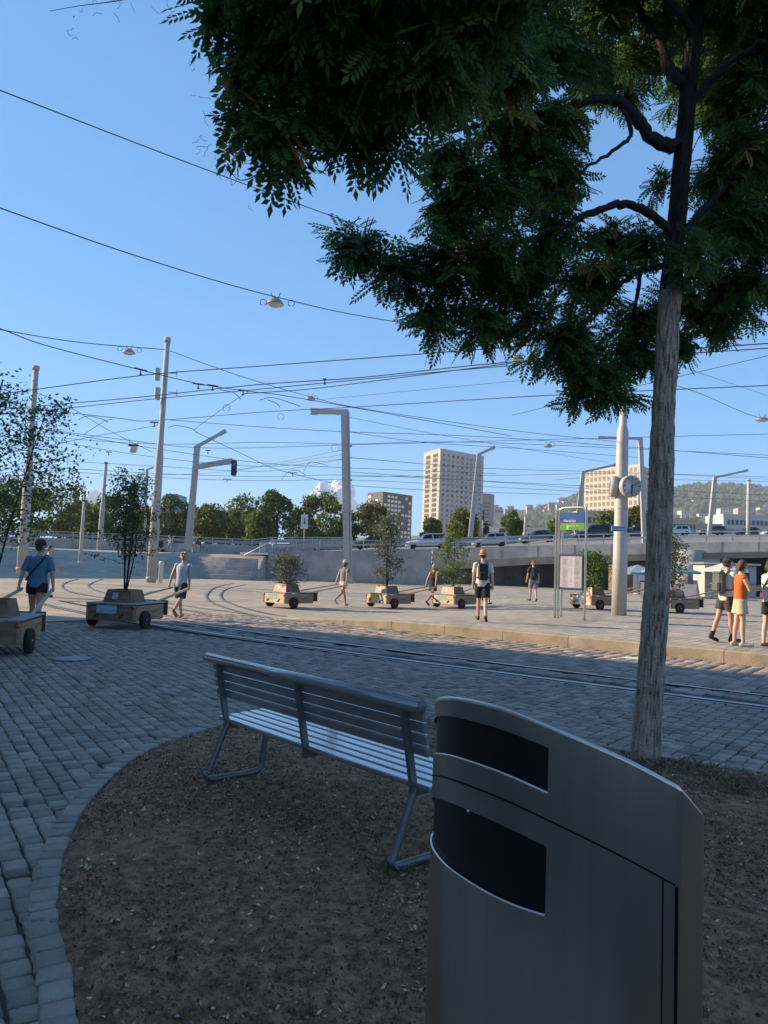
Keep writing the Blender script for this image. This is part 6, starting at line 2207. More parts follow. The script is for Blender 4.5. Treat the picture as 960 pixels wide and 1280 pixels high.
# 7
t, c, f, h = place_cart(850, 767, .93, 'red brown tree cart standing alone beyond the tree trunk', board=mat('red_brown_plywood', (.30, .15, .075), .8, var=.2, scale=3, stretch=(.6, 6, 6)))
shafts(t, None)
sk_ = MB(); sk_.ball((0, 0, .16), (.36, .36, .24), 14, 8)
o = remeshed('root_sack', sk_, mat('jute_sack', (.34, .25, .15), .95, var=.2, scale=14, bump=.6), .03, 2); o.location = c + Vector((0, 0, .53)) - f * .05
tag(o, 'jute root sack lying on the red brown cart', 'sack')
sapling('loose grey green young tree rising from the red brown cart', c + Vector((0, 0, zt_)) - f * .1, 2.3, .62, rs2, M_LEAFG, 4, 1900, .085, .15, spread=.25, branches=54)

# ------------------------------------------------------------------ other pedestrians
def at_plat(px, py):
    z = .1
    for _ in range(8):
        p = G(px, py, z)
        z = cart_z(p.x, p.y)
    p.z = z + .006
    return p
p = at_plat(602, 777)
h = hdg(.10, 1)
man, hands, TT, Mw = person('person in white T-shirt, black shorts and straw hat walking away with a backpack', p, h, H=1.78, skin='fair', lean=3, legs=((14, 4), (-12, 16)), arms=((6, 8, 10), (-8, 10, 14)), top=('white_tee', (.60, .58, .54)), sleeve=.75, hem=.84, bottom=('black_shorts', (.012, .012, .013)), leglen=.78, flare=.035, shoes=('trainers', (.02, .02, .022)), hair=('short', (.07, .045, .03)), hat=('straw', (.45, .28, .12)), voxel=.0095, girth=1.03), 0, 0, 0
man, hands, TT, Mw = man
backpack('black backpack on the straw hat walker', TT, Mw, h, 1, M_PACK)
p = at_plat(666, 752)
h = hdg(-.12, 1)
man, hands, TT, Mw = person('person in dark T-shirt and grey shorts walking towards the underpass', p, h, H=1.74, skin='fair', lean=2, legs=((12, 4), (-10, 12)), arms=((8, 10, 14), (-6, 10, 14)), top=('dark_navy', (.035, .04, .055)), sleeve=.7, hem=.88, bottom=('grey_shorts', (.20, .20, .21)), leglen=.85, flare=.03, shoes=('trainers', (.5, .5, .48)), hair=('tail', (.22, .13, .07)), voxel=.012)
backpack('dark backpack on the person walking towards the underpass', TT, Mw, h, 1, M_PACK, (.24, .12, .36))
p = at_plat(907, 803)
h = hdg(.95, .30)
man, hands, TT, Mw = person('person in white T-shirt and dark shorts with curly hair standing at the platform edge', p, h, H=1.74, skin='tan', lean=4, legs=((-16, 6), (8, 4)), arms=((10, 8, 20), (14, 8, 24)), head=(-10, 8), top=('white_tee', (.60, .58, .54)), sleeve=.7, hem=.84, bottom=('charcoal', (.05, .045, .05)), leglen=.60, flare=.03, shoes=('boots', (.02, .02, .022)), socks=('dark_socks', (.03, .03, .033)), hair=('curly', (.035, .022, .016)), voxel=.0095)
backpack('grey backpack on the curly haired person in white', TT, Mw, h, 1, M_PACKG, (.28, .17, .46))
p = at_plat(925, 808)
h = hdg(.985, -.12)
man, hands, TT, Mw = person('person in orange sleeveless top and beige shorts holding a phone', p, h, H=1.68, skin='fair', lean=2, legs=((-5, 2), (4, 3)), arms=((22, 4, 78), (24, 4, 74)), head=(6, 14), top=('orange_top', (.52, .12, .03)), sleeve=.05, hem=.94, bottom=('beige_shorts', (.50, .42, .29)), leglen=.62, flare=.045, shoes=('white_sandals', (.46, .42, .36)), hair=('bob', (.11, .05, .03)), voxel=.0095)
hc = (hands[-1] + hands[1]) / 2
ph = MB(); ph.box((0, 0, 0), (.075, .010, .15), Matrix.Rotation(R(50), 4, 'X'), bev=.003); o = ph.build('phone', M_PLASTIC, loc=hc + Vector((.03, .01, .04))); o.rotation_euler = (0, 0, h)
tag(o, 'black phone held by the person in orange', 'phone')
p = at_plat(962, 809)
h = hdg(.95, .1)
man, hands, TT, Mw = person('person in white top and black shorts with a purple bag at the platform edge', p, h, H=1.72, skin='pale', lean=2, legs=((-4, 2), (5, 3)), arms=((4, 10, 20), (14, 8, 30)), top=('white_top', (.62, .60, .57)), sleeve=1.5, hem=.88, bottom=('black_shorts2', (.014, .014, .016)), leglen=.65, flare=.02, shoes=('tan_shoes', (.25, .15, .09)), hair=('bob', (.06, .035, .022)), voxel=.0095)
b0 = Mw @ TT(Vector((-.20, .05, 1.02)))
t = thing('hip_bag', 'small purple hip bag worn over the white top', 'bag', b0, h)
b = MB(); b.box((0, 0, 0), (.10, .26, .17), bev=.04); b.build('pouch', mat('purple_nylon', (.20, .04, .12), .7, var=.2), t)
b = MB(); b.tube(catmull([(0, .1, .05), (.1, .14, .16), (.3, .08, .40), (.38, -.06, .42), (.3, -.18, .28), (0, -.12, .05)], 5), .014, 6); b.build('strap', M_PACK, t)
p = GZ(58, 738)
p = W(58, 730, 27.5); p.z = ground_z(p.x, p.y)
person('person in pink shirt and pale jeans standing on the plaza', p + Vector((0, 0, .006)), hdg(.75, .3), H=1.82, skin='fair', lean=3, legs=((4, 4), (-6, 4)), arms=((20, 6, 60), (10, 8, 40)), head=(-10, 8), top=('lilac_pink', (.42, .26, .30)), sleeve=1.2, hem=.88, bottom=('pale_jeans', (.24, .32, .42)), leglen=1.85, flare=.005, shoes=('trainers', (.4, .4, .4)), hair=('short', (.10, .06, .035)), voxel=.012)
# stroller pusher by the parapet
p = W(212, 690, 73); p.z = ground_z(p.x, p.y) + .006
man, hands, TT, Mw = person('person in white top and light blue trousers pushing a dark stroller', p, hdg(-1, 0), H=1.72, skin='fair', lean=5, legs=((22, 6), (-20, 22)), arms=((36, 6, 30), (36, 6, 30)), top=('white_top2', (.6, .58, .56)), sleeve=.6, hem=.92, bottom=('light_blue', (.26, .33, .42)), leglen=1.9, flare=.015, shoes=('trainers', (.05, .05, .05)), hair=('long', (.12, .06, .035)), voxel=.018)
sp = Vector((p.x - .95, p.y, p.z))
t = thing('stroller', 'dark stroller pushed along the long parapet', 'stroller', sp)
b = MB(); b.ball((0, 0, .62), (.36, .24, .20), 12, 8); b.ball((.06, 0, .82), (.24, .24, .24), 12, 8); remeshed('seat_pod', b, M_PACK, .03, 2, t)
b = MB(); b.tube([(-.3, .2, .2), (.1, .2, .6), (hands[1] - sp).to_tuple() if False else (.62, .2, 1.0), (.62, -.2, 1.0), (.1, -.2, .6), (-.3, -.2, .2)], .018, 6); b.build('frame', M_DARKM, t)
for x in (-.32, .3):
    for y in (-.22, .22):
        b = MB(); b.lathe([(.06, -.025), (.14, -.025), (.15, 0), (.14, .025), (.06, .025)], n=16, M=Matrix.Rotation(R(90), 4, 'X')); b.build('wheel', M_TYRE, t, loc=(x, y, .15))
# bicycles
def bicycle(label, loc, heading, col=(.03, .03, .035)):
    t = thing('bicycle', label, 'bicycle', loc, heading)
    fm = mat('bicycle_paint_%d' % int(col[0] * 1000), col, .4, .3, var=.1)
    for x in (-.52, .52):
        w_ = thing_part('wheel', t, (x, 0, .34))
        b = MB()
        n_ = 28
        vs, fs = [], []
        for k in range(n_):
            a = 6.283 * k / n_
            for q in range(6):
                c_ = 6.283 * q / 6
                rr_ = .325 + .017 * math.cos(c_)
                vs.append((rr_ * math.cos(a), .017 * math.sin(c_), rr_ * math.sin(a)))
        for k in range(n_):
            for q in range(6):
                fs.append((k * 6 + q, k * 6 + (q + 1) % 6, ((k + 1) % n_) * 6 + (q + 1) % 6, ((k + 1) % n_) * 6 + q))
        b.add(vs, fs, True); b.build('tyre', M_TYRE, w_)
        s_ = MB()
        for k in range(10):
            a = 6.283 * k / 10
            s_.tube([(0, 0, 0), (.31 * math.cos(a), 0, .31 * math.sin(a))], .003, 3, cap=False)
        s_.lathe([(.02, -.04), (.02, .04)], n=8, M=Matrix.Rotation(R(90), 4, 'X'))
        s_.build('spokes', M_GALV, w_, kind='stuff')
    b = MB()
    bb, hd_, st_, rw, fw = (-.06, 0, .29), (.36, 0, .82), (-.22, 0, .80), (-.52, 0, .34), (.52, 0, .34)
    for a, c_, r_ in ((bb, hd_, .018), (st_, (.34, 0, .76), .016), (bb, st_, .016), (bb, rw, .010), (st_, rw, .009), (hd_, fw, .014)):
        b.tube([a, c_], r_, 7)
    b.build('frame', fm, t)
    b = MB(); b.tube([(-.22, 0, .80), (-.25, 0, .93)], .013, 6); b.box((-.25, 0, .95), (.27, .14, .05), bev=.02); b.build('saddle', M_PLASTIC, t)
    b = MB(); b.tube([(.36, 0, .82), (.34, 0, 1.0)], .013, 6); b.tube([(.26, -.28, 1.0), (.36, -.2, 1.02), (.36, .2, 1.02), (.26, .28, 1.0)], .012, 6); b.build('handlebar', M_DARKM, t)
    b = MB(); b.lathe([(.085, -.006), (.085, .006)], n=16, M=Matrix.Rotation(R(90), 4, 'X')); b.build('chainring', M_GALV, t, loc=(-.06, -.05, .29))
    return t
p = W(248, 690, 73.5); p.z = ground_z(p.x, p.y) + .01
bicycle('bicycle ridden along the long parapet', p, R(0))
person('person in dark clothes riding a bicycle along the parapet', p + Vector((-.22, 0, .34)), hdg(1, .05), H=1.74, skin='fair', lean=24, legs=((58, 62), (86, 96)), arms=((46, 10, 16), (46, 10, 16)), top=('dark_jacket', (.05, .055, .06)), sleeve=1.7, bottom=('dark_trousers', (.03, .03, .035)), leglen=1.7, flare=.0, hair=('short', (.06, .04, .03)), voxel=.018)
p = W(372, 720, 60); p.z = cart_z(p.x, p.y) + .01
bicycle('dark bicycle leaning near the retaining wall behind the shrub cart', p, R(8))
# ================================================================== CAFE UNDER THE FLYOVER
M_CANVAS = mat('blue_grey_canvas', (.20, .25, .31), .85, var=.12, scale=4, bump=.1)
M_CANVASW = mat('pale_canvas', (.50, .50, .47), .85, var=.1, scale=4)
def parasol(label, px, py, d, r, m):
    p = W(px, py, d)
    z0 = cart_z(p.x, p.y)
    t = thing('parasol', label, 'parasol', (p.x, p.y, z0))
    hz = p.z - z0
    b = MB(); b.tube([(0, 0, 0), (0, 0, hz + .1)], .035, 8); b.build('pole', M_GALV, t)
    b = MB(); n_ = 8
    vs = [(0, 0, hz + .12)] + [(r * math.cos(6.283 * k / n_ + .2), r * math.sin(6.283 * k / n_ + .2), hz - .42) for k in range(n_)]
    b.add(vs, [(0, 1 + k, 1 + (k + 1) % n_) for k in range(n_)]); b.build('canopy', m, t)
    b = MB()
    vs = [(q[0], q[1], q[2]) for q in vs[1:]] + [(q[0] * 1.01, q[1] * 1.01, q[2] - .14) for q in vs[1:]]
    b.add(vs, [(k, (k + 1) % n_, n_ + (k + 1) % n_, n_ + k) for k in range(n_)]); b.build('valance', m, t)
    b = MB(); b.lathe([(.28, 0), (.28, .08), (.05, .12)], n=16); b.build('base', M_CONCL, t)
parasol('blue grey parasol opened behind the cafe wall beside the tree trunk', 797, 708, 52, 1.7, M_CANVAS)
parasol('blue grey parasol behind the loose young tree of the red brown cart', 838, 706, 50, 1.9, M_CANVAS)
parasol('pale parasol under the flyover behind the couple', 906, 705, 52, 1.5, M_CANVASW)
a_, b_ = W(800, 752, 45.5), W(871, 752, 44.5)
cw_ = thing('cafe_wall', 'low concrete wall of the cafe terrace under the flyover', 'wall', (a_.x, a_.y, PH))
d_ = b_ - a_; d_.z = 0
n_ = 3
for k in range(n_):
    m_ = MB(); m_.bar(d_ * (k / n_) + d_ * .004 + Vector((0, 0, .45)), d_ * ((k + 1) / n_) - d_ * .004 + Vector((0, 0, .45)), .25, .92); m_.build('wall_panel', M_CONCL, cw_)
for px, d in ((825, 49), (848, 48.5), (890, 49), (905, 48), (922, 47.5)):
    p = W(px, 745, d); p.z = cart_z(p.x, p.y)
    t = thing('cafe_table', 'dark bistro table on the cafe terrace under the flyover', 'table', p, group='cafe terrace tables')
    b = MB(); b.lathe([(0, .76), (.36, .76), (.36, .73)], n=18); b.build('table_top', M_PLASTIC, t)
    b = MB(); b.tube([(0, 0, 0), (0, 0, .73)], .03, 8); b.lathe([(.22, 0), (.22, .02)], n=14); b.build('stand', M_DARKM, t)
# stall with a menu board
p = W(905, 735, 54); z0 = cart_z(p.x, p.y)
t = thing('kiosk', 'pale cafe kiosk with a menu board under the flyover', 'kiosk', (p.x, p.y, z0))
b = MB(); b.box((0, 0, 1.1), (3.6, 2.0, 2.2), bev=.02); b.build('cabin', M_CONCL, t)
b = MB(); b.box((0, -.05, 2.32), (4.0, 2.5, .14), bev=.02); b.build('roof', M_GALV, t)
b = MB(); b.box((.2, -1.02, 1.35), (2.2, .06, .9)); b.build('hatch', M_DARKM, t)
b = MB(); b.box((.9, -1.06, 2.05), (.6, .04, .36)); sgn_ = b.build('menu_board', M_WHITE, t)
b = MB(); b.box((.9, -1.09, 2.05), (.30, .02, .2)); b.build('menu_print', M_DARKM, sgn_)
b = MB(); b.box((0, -1.25, .95), (3.0, .5, .08)); b.build('counter', M_PLYG, t)
p = W(790, 735, 56); z0 = cart_z(p.x, p.y)
t = thing('kiosk', 'wooden cafe hut in the dark under the flyover behind the clock pole', 'kiosk', (p.x, p.y, z0))
b = MB(); b.box((0, 0, 1.1), (3.0, 1.6, 2.0), bev=.02); b.build('cabin', M_PLYG, t)
b = MB(); b.box((0, -.2, 2.15), (3.3, 2.2, .1), bev=.02); b.build('roof', M_DARKM, t)
b = MB(); b.box((.3, -.82, 1.0), (1.0, .05, 1.7)); b.build('door', M_WHITE, t)
b = MB(); b.box((.5, -.90, .5), (.4, .1, .8)); b.build('crate', M_PLYR, t)

# ================================================================== TREES BEHIND THE PARAPET AND ON THE FLYOVER'S FAR SIDE
M_TL = [attr_mat('plane_tree_leaf', [(0, (.055, .095, .024)), (.5, (.12, .17, .042)), (1, (.26, .28, .07))], .6, translucent=.35),
        attr_mat('dark_tree_leaf', [(0, (.035, .065, .024)), (.5, (.08, .125, .038)), (1, (.16, .20, .055))], .6, translucent=.3),
        attr_mat('autumn_tree_leaf', [(0, (.08, .085, .024)), (.5, (.17, .16, .04)), (1, (.30, .23, .065))], .6, translucent=.35)]
rs3 = np.random.RandomState(9)
def far_tree(label, px, ytop, wpx, d, kind, base=None, n=None, ybot=None, conifer=False, name='tree'):
    p = W(px, ytop, d)
    zb = base if base is not None else 0.0
    t = thing(name, label, 'tree', (p.x, p.y, zb))
    h = p.z - zb
    r = wpx / 2 * d / FPX
    tr_ = MB(); tr_.tube([(0, 0, -.3), (r * .02, 0, h * .3), (r * .05, 0, h * .75)], [.035 * h ** .9 * .5, .024 * h ** .9 * .5, .006 * h], 8); tr_.build('trunk', M_BARK if False else M_BARKD, t)
    cz = h * .60
    pts = []
    nb = 26 if not conifer else 30
    bl = []
    for k in range(nb):
        a = rs3.rand() * 6.283
        if conifer:
            f = rs3.rand()
            bl.append((math.cos(a) * r * (1 - f) * .6, math.sin(a) * r * (1 - f) * .6, h * (.12 + .86 * f), r * (.42 * (1 - f) + .10)))
        else:
            v = rs3.uniform(-1, 1)
            q = math.sqrt(max(0, 1 - v * v)) * rs3.uniform(.45, .78)
            bl.append((math.cos(a) * r * q, math.sin(a) * r * q, cz + v * h * .34, r * rs3.uniform(.26, .44)))
    n = n or 3400
    P_ = []
    for k in range(n):
        c = bl[rs3.randint(len(bl))]
        v = rs3.normal(0, 1, 3)
        v /= np.linalg.norm(v)
        rad = c[3] * (.55 + .5 * rs3.rand())
        P_.append((c[0] + v[0] * rad, c[1] + v[1] * rad, c[2] + v[2] * rad * .8))
    v_, q_, tn = leaf_quads(P_, rs3, .0042 * d)
    link('crown', np_mesh('crown', v_, q_, M_TL[kind], tn), t)
    lm = MB()
    for k in range(0, nb, 3):
        b = bl[k]
        lm.tube([(r * .03, 0, h * rs3.uniform(.28, .5)), (b[0] * .6, b[1] * .6, b[2] * .85), (b[0], b[1], b[2])], [.05, .035, .012], 5, cap=False)
    lm.build('limbs', M_BARKD, t, kind='stuff')
    return t
ft = [
    (78, 596, 88, 96, 0, 'broad sunlit tree with yellowing top behind the concrete line pole', 2),
    (8, 588, 90, 92, 1, 'dark bushy tree behind the sapling of the first cart', 2),
    (42, 612, 60, 108, 1, 'dark green tree squeezed between the two broad left trees', 2),
    (146, 618, 58, 110, 1, 'dark tree behind the short overhead line pole', 2),
    (168, 602, 30, 120, 1, 'narrow conifer between the line poles', 2),
    (222, 618, 60, 112, 1, 'dark green tree behind the bent lamp post', 2),
    (262, 630, 52, 104, 0, 'light green tree behind the cyclist', 2),
    (304, 622, 58, 108, 0, 'light green round tree behind the pale saloon', 2),
    (348, 611, 56, 112, 1, 'tall dark green tree beyond the parapet end', 2),
    (404, 614, 60, 108, 0, 'green tree behind the square lamp column', 2),
    (325, 640, 40, 98, 0, 'low green tree filling the gap behind the parapet', 2),
    (120, 632, 50, 104, 0, 'low bright green tree behind the thin grey post', 2),
    (464, 630, 56, 120, 2, 'brownish green tree in front of the chequered block', 2.5),
    (578, 637, 42, 104, 2, 'brownish tree at the foot of the tall tower block', 3.5),
    (600, 652, 30, 112, 1, 'small dark tree beside the leaning lamp of the tower block', 4),
    (641, 640, 34, 110, 0, 'round green tree on the flyover side left of the stop sign', 4.5),
    (700, 652, 40, 116, 0, 'small green tree seen under the blue stop panel', 5),
    (762, 640, 42, 118, 0, 'green tree left of the clock pole below the cream tower', 6),
    (795, 636, 40, 118, 2, 'olive tree right of the clock pole below the cream tower', 6),
    (190, 634, 60, 118, 0, 'low light green tree between conifer and bent lamp post', 2),
    (240, 636, 50, 122, 1, 'low dark tree behind the stroller', 2),
    (282, 640, 50, 120, 1, 'low dark tree between the two light green trees', 2),
    (376, 636, 50, 122, 1, 'low dark tree behind the white traffic sign', 2),
    (432, 642, 44, 118, 1, 'low dark tree right of the square lamp column', 2.3),
    (100, 628, 50, 116, 1, 'dark low tree right of the broad sunlit tree', 2),
    (540, 648, 26, 120, 2, 'small yellowing tree left of the tower foot', 3.5),
]
for px, yt, w_, d, k, lb, zb in ft:
    far_tree(lb, px, yt, w_, d, k, zb, conifer=(w_ == 30 and d == 120))
# low shrubs along the parapet
# ================================================================== TOWERS AND TOWN
def block(name, label, corners, h, wall_m, z0=0.0):
    """corners: plan points (world x, y)"""
    c = Vector((sum(p[0] for p in corners) / len(corners), sum(p[1] for p in corners) / len(corners), z0))
    t = thing(name, label, 'building', c)
    b = MB(); b.prism([(p[0] - c.x, p[1] - c.y) for p in corners], 0, h); b.build('wall', wall_m, t)
    r = MB(); r.prism([((p[0] - c.x) * 1.01, (p[1] - c.y) * 1.01) for p in corners], h + .02, h + .9); r.build('roof_edge', wall_m, t)
    return t, c
def facade(t, c, a, b, h, rows, cols, wm, z_from, fl, ww, wh, name='window', keep=lambda r, k: True, depth=.25, mpick=None, margin=.05, recess=None):
    """windows standing in the wall a-b; each is a part"""
    a, b = Vector((a[0], a[1], 0)), Vector((b[0], b[1], 0))
    d = (b - a)
    ang = math.atan2(d.y, d.x)
    me_ = {}
    L = d.length
    for r in range(rows):
        for k in range(cols):
            if not keep(r, k):
                continue
            m_ = mpick(r, k) if mpick else wm
            if m_.name not in me_:
                q = MB(); q.box((0, 0, 0), (ww, depth, wh)); me_[m_.name] = q.mesh(name, m_)
            p = a + d * (margin + (1 - 2 * margin) * (k + .5) / cols)
            w_ = link(name, me_[m_.name], t, (p.x - c.x, p.y - c.y, z_from + r * fl + wh / 2))
            w_.rotation_euler = (0, 0, ang)
M_TWR = mat('tower_render_warm', (.43, .40, .36), .85, var=.06, scale=.2)
M_WIN1 = mat('tower_window', (.16, .175, .19), .25, var=.25, scale=.3)
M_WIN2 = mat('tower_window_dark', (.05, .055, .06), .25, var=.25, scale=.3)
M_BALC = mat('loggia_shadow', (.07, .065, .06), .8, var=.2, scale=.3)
D1 = 450
def XY(px, d):
    p = W(px, 690, d); return (p.x, p.y)
z_top = W(546, 562, D1).z
cl_, cc_, cr_ = XY(526, D1 + 22), XY(546.5, D1), XY(601.5, D1 + 26)
cb_ = (cl_[0] + cr_[0] - cc_[0], cl_[1] + cr_[1] - cc_[1])
tw, c = block('apartment_tower', 'tall pale apartment tower with loggias on its sunlit side', [cl_, cc_, cr_, cb_], z_top, M_TWR)
fl = 3.0
nr = int(z_top / fl) - 1
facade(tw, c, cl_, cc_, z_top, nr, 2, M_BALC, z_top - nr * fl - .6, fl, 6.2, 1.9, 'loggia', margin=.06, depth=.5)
rr = random.Random(2)
facade(tw, c, cc_, cr_, z_top, nr, 9, M_WIN1, z_top - nr * fl - .6, fl, 1.9, 1.7, 'window', margin=.03, mpick=lambda r, k: M_WIN2 if (k == 4 or rr.random() < .10) else M_WIN1)
b = MB()
for r in range(nr):
    z = z_top - nr * fl - .9 + r * fl
    for a_, b_ in ((cl_, cc_), (cc_, cr_)):
        b.bar(Vector((a_[0] - c.x, a_[1] - c.y, z)), Vector((b_[0] - c.x, b_[1] - c.y, z)), .5, .28)
b.build('floor_bands', M_TWR, tw, kind='stuff')
# cream tower
D2 = 400
zt2 = W(760, 583, D2).z
M_CREAM = mat('cream_facade', (.52, .46, .37), .85, var=.05, scale=.2)
a2, b2_, c2 = XY(729, D2 + 24), XY(797, D2 - 6), XY(811, D2 + 10)
d2 = (a2[0] + c2[0] - b2_[0], a2[1] + c2[1] - b2_[1])
tw2, c = block('apartment_tower', 'cream apartment tower with a grid of square windows behind the clock', [a2, b2_, c2, d2], zt2, M_CREAM)
M_WINC = mat('cream_tower_window', (.15, .125, .10), .3, var=.35, scale=.12, col2=(.22, .19, .155))
nr = 15
facade(tw2, c, a2, b2_, zt2, nr, 12, M_WINC, zt2 - nr * 3.45 + .6, 3.45, 1.75, 2.2, margin=.015)
facade(tw2, c, b2_, c2, zt2, nr, 4, M_WIN2, zt2 - nr * 3.45 + .6, 3.45, 1.6, 2.0, margin=.06)
# chequered block
D3 = 500
zt3 = W(476, 616, D3).z
M_CHK = mat('dark_chequer_facade', (.035, .038, .046), .5, var=.15, scale=.2)
M_CHW = mat('white_facade_panel', (.55, .56, .57), .6, var=.06, scale=.2)
a3, b3, c3 = XY(457, D3 + 14), XY(476, D3), XY(513, D3 + 22)
d3 = (a3[0] + c3[0] - b3[0], a3[1] + c3[1] - b3[1])
tw3, c = block('office_block', 'dark office block with scattered white facade panels', [a3, b3, c3, d3], zt3, M_CHK)
rr = random.Random(8)
nr = 13
facade(tw3, c, a3, b3, zt3, nr, 4, M_CHW, zt3 - nr * 2.9 + .2, 2.9, 2.9, 1.7, 'facade_panel', keep=lambda r, k: rr.random() < .66, margin=.02)
facade(tw3, c, b3, c3, zt3, nr, 8, M_CHW, zt3 - nr * 2.9 + .2, 2.9, 2.4, 1.7, 'facade_panel', keep=lambda r, k: rr.random() < .6, margin=.02)
# plain tower behind
D4 = 700
zt4 = W(606, 618, D4).z
M_GRT = mat('grey_tower_cladding', (.20, .195, .19), .7, var=.1, scale=.1)
a4, b4, c4 = XY(597, D4), XY(611, D4), XY(616, D4 + 10)
tw4, c = block('office_tower', 'plain grey tower beside the tall apartment tower', [a4, b4, c4, (a4[0] + 4, a4[1] + 16)], zt4, M_GRT)
facade(tw4, c, a4, b4, zt4, 18, 1, M_WIN2, 4, 3.4, 9, 1.0, 'window_band', margin=.02)
# low buildings along the flyover
M_BEI = mat('beige_house', (.46, .36, .26), .85, var=.08, scale=.3)
M_PALE = mat('pale_house', (.50, .49, .47), .85, var=.08, scale=.3)
M_ROSE = mat('rose_house', (.44, .32, .27), .85, var=.08, scale=.3)
def low_block(label, x0, x1, ytop, d, m, rows, cols, dep=14, z0=0.0, yb=None):
    a_, b_ = XY(x0, d), XY(x1, d)
    zt_ = W((x0 + x1) / 2, ytop, d).z
    t, c = block('town_building', label, [a_, b_, (b_[0], b_[1] + dep), (a_[0], a_[1] + dep)], zt_ - z0, m, z0)
    fl_ = 3.1
    L = b_[0] - a_[0]
    zz_ = zt_ - z0
    facade(t, c, a_, b_, zz_, rows, cols, M_WIN2, zz_ - rows * fl_ + .5, fl_, L / cols * .55, 1.6)
    return t
low_block('small beige house left of the clock pole', 724, 755, 642, 210, M_BEI, 4, 4)
low_block('long beige building with dark windows right of the trunk', 826, 872, 651, 230, M_BEI, 4, 10)
low_block('white modern building with a window band behind the bare mast', 904, 985, 647, 250, M_PALE, 3, 14)
low_block('pale grey building low behind the dark grey estate car', 870, 903, 658, 240, M_ROSE, 2, 7)
low_block('pale low building between tower foot and green tree', 604, 640, 662, 260, M_PALE, 2, 8)
low_block('white low shed behind the saloon on the flyover', 655, 715, 664, 240, M_PALE, 2, 12)
low_block('pale long building behind the parapet trees', 255, 330, 641, 330, mat('white_hall', (.58, .59, .60), .7, var=.05), 2, 14)
low_block('small blue clad building behind the parapet trees', 203, 218, 620, 300, mat('blue_cladding', (.10, .22, .38), .6, var=.1), 3, 3)

# ================================================================== WOODED HILL WITH HOUSES
RIDGE = [(430, 672), (560, 668), (610, 652), (640, 645), (690, 634), (715, 624), (740, 615), (770, 612), (830, 613), (860, 611), (890, 607), (930, 610), (960, 612), (1060, 604), (1200, 606), (1350, 630), (1500, 668)]
HD0, HD1 = 900.0, 2100.0
def hill_z(px, d):
    zr = W(px, interp(RIDGE, px), HD1).z
    f = (d - HD0) / (HD1 - HD0)
    f = max(0, min(1.25, f))
    s_ = f ** 1.25 if f <= 1 else 1 - (f - 1) * 1.5
    return 2 + (zr - 2) * s_
M_HILL = mat('wooded_slope', (.045, .075, .028), .95, var=.35, scale=.012, col2=(.085, .115, .045), bump=1.0, bscale=.05, detail=9)
vs, fs = [], []
pxl = list(range(430, 1501, 12))
dl = [HD0 + i * 50 for i in range(31)]
for i, d in enumerate(dl):
    for px in pxl:
        p = W(px, 690, d)
        z = hill_z(px, d)
        bump_ = mnoise.noise(Vector((p.x * .008, p.y * .008, 0))) * 10 * min(1, i / 8)
        vs.append((p.x, p.y, z + bump_ if i < 24 else z + bump_ * .4))
m_ = len(pxl)
for i in range(len(dl) - 1):
    for k in range(m_ - 1):
        fs.append((i * m_ + k, i * m_ + k + 1, (i + 1) * m_ + k + 1, (i + 1) * m_ + k))
hb = MB(); hb.add(vs, fs, True)
hill = struct(hb.build('hill', M_HILL))
# the wood on the hill: crowns that read as one mass
M_WOOD = attr_mat('distant_wood', [(0, (.018, .036, .014)), (.5, (.038, .065, .024)), (1, (.07, .10, .035))], .9)
wv_, wt_ = [], []
ico = bmesh.new(); bmesh.ops.create_icosphere(ico, subdivisions=1, radius=1)
iv = np.array([tuple(v.co) for v in ico.verts]); ifc = np.array([[v.index for v in f.verts] for f in ico.faces]); ico.free()
pos = []
NW = 5200
while len(pos) < NW:
    px = rs3.uniform(560, 1300)
    d = HD0 + (HD1 + 60 - HD0) * rs3.rand() ** .6
    f = (d - HD0) / (HD1 - HD0)
    if f < .55 and rs3.rand() > .25:
        continue
    if .45 < f < .72 and 780 < px < 1000 and mnoise.noise(Vector((px * .02, f * 6, 2))) > -.15:
        continue
    p = W(px, 690, d)
    bump_ = mnoise.noise(Vector((p.x * .008, p.y * .008, 0))) * 10 * min(1, (d - HD0) / 50 / 8)
    pos.append((p.x, p.y, hill_z(px, d) + bump_))
pos = np.array(pos)
rad = rs3.uniform(5, 10, NW)
WV = np.zeros((NW, len(iv), 3))
jit = 1 + rs3.normal(0, .16, (NW, len(iv)))
for k in range(3):
    WV[:, :, k] = pos[:, k][:, None] + iv[:, k][None] * rad[:, None] * jit * (1.15 if k == 2 else 1) + (rad * .5)[:, None] * (k == 2)
wd = link('wood', np_mesh('wood', WV.reshape(-1, 3), (ifc[None] + (np.arange(NW) * len(iv))[:, None, None]).reshape(-1, 3), M_WOOD, np.repeat(rs3.beta(2, 2.4, NW), len(ifc)), True), kind='stuff')
tag(wd, 'dense green wood covering the far hill', 'wood')
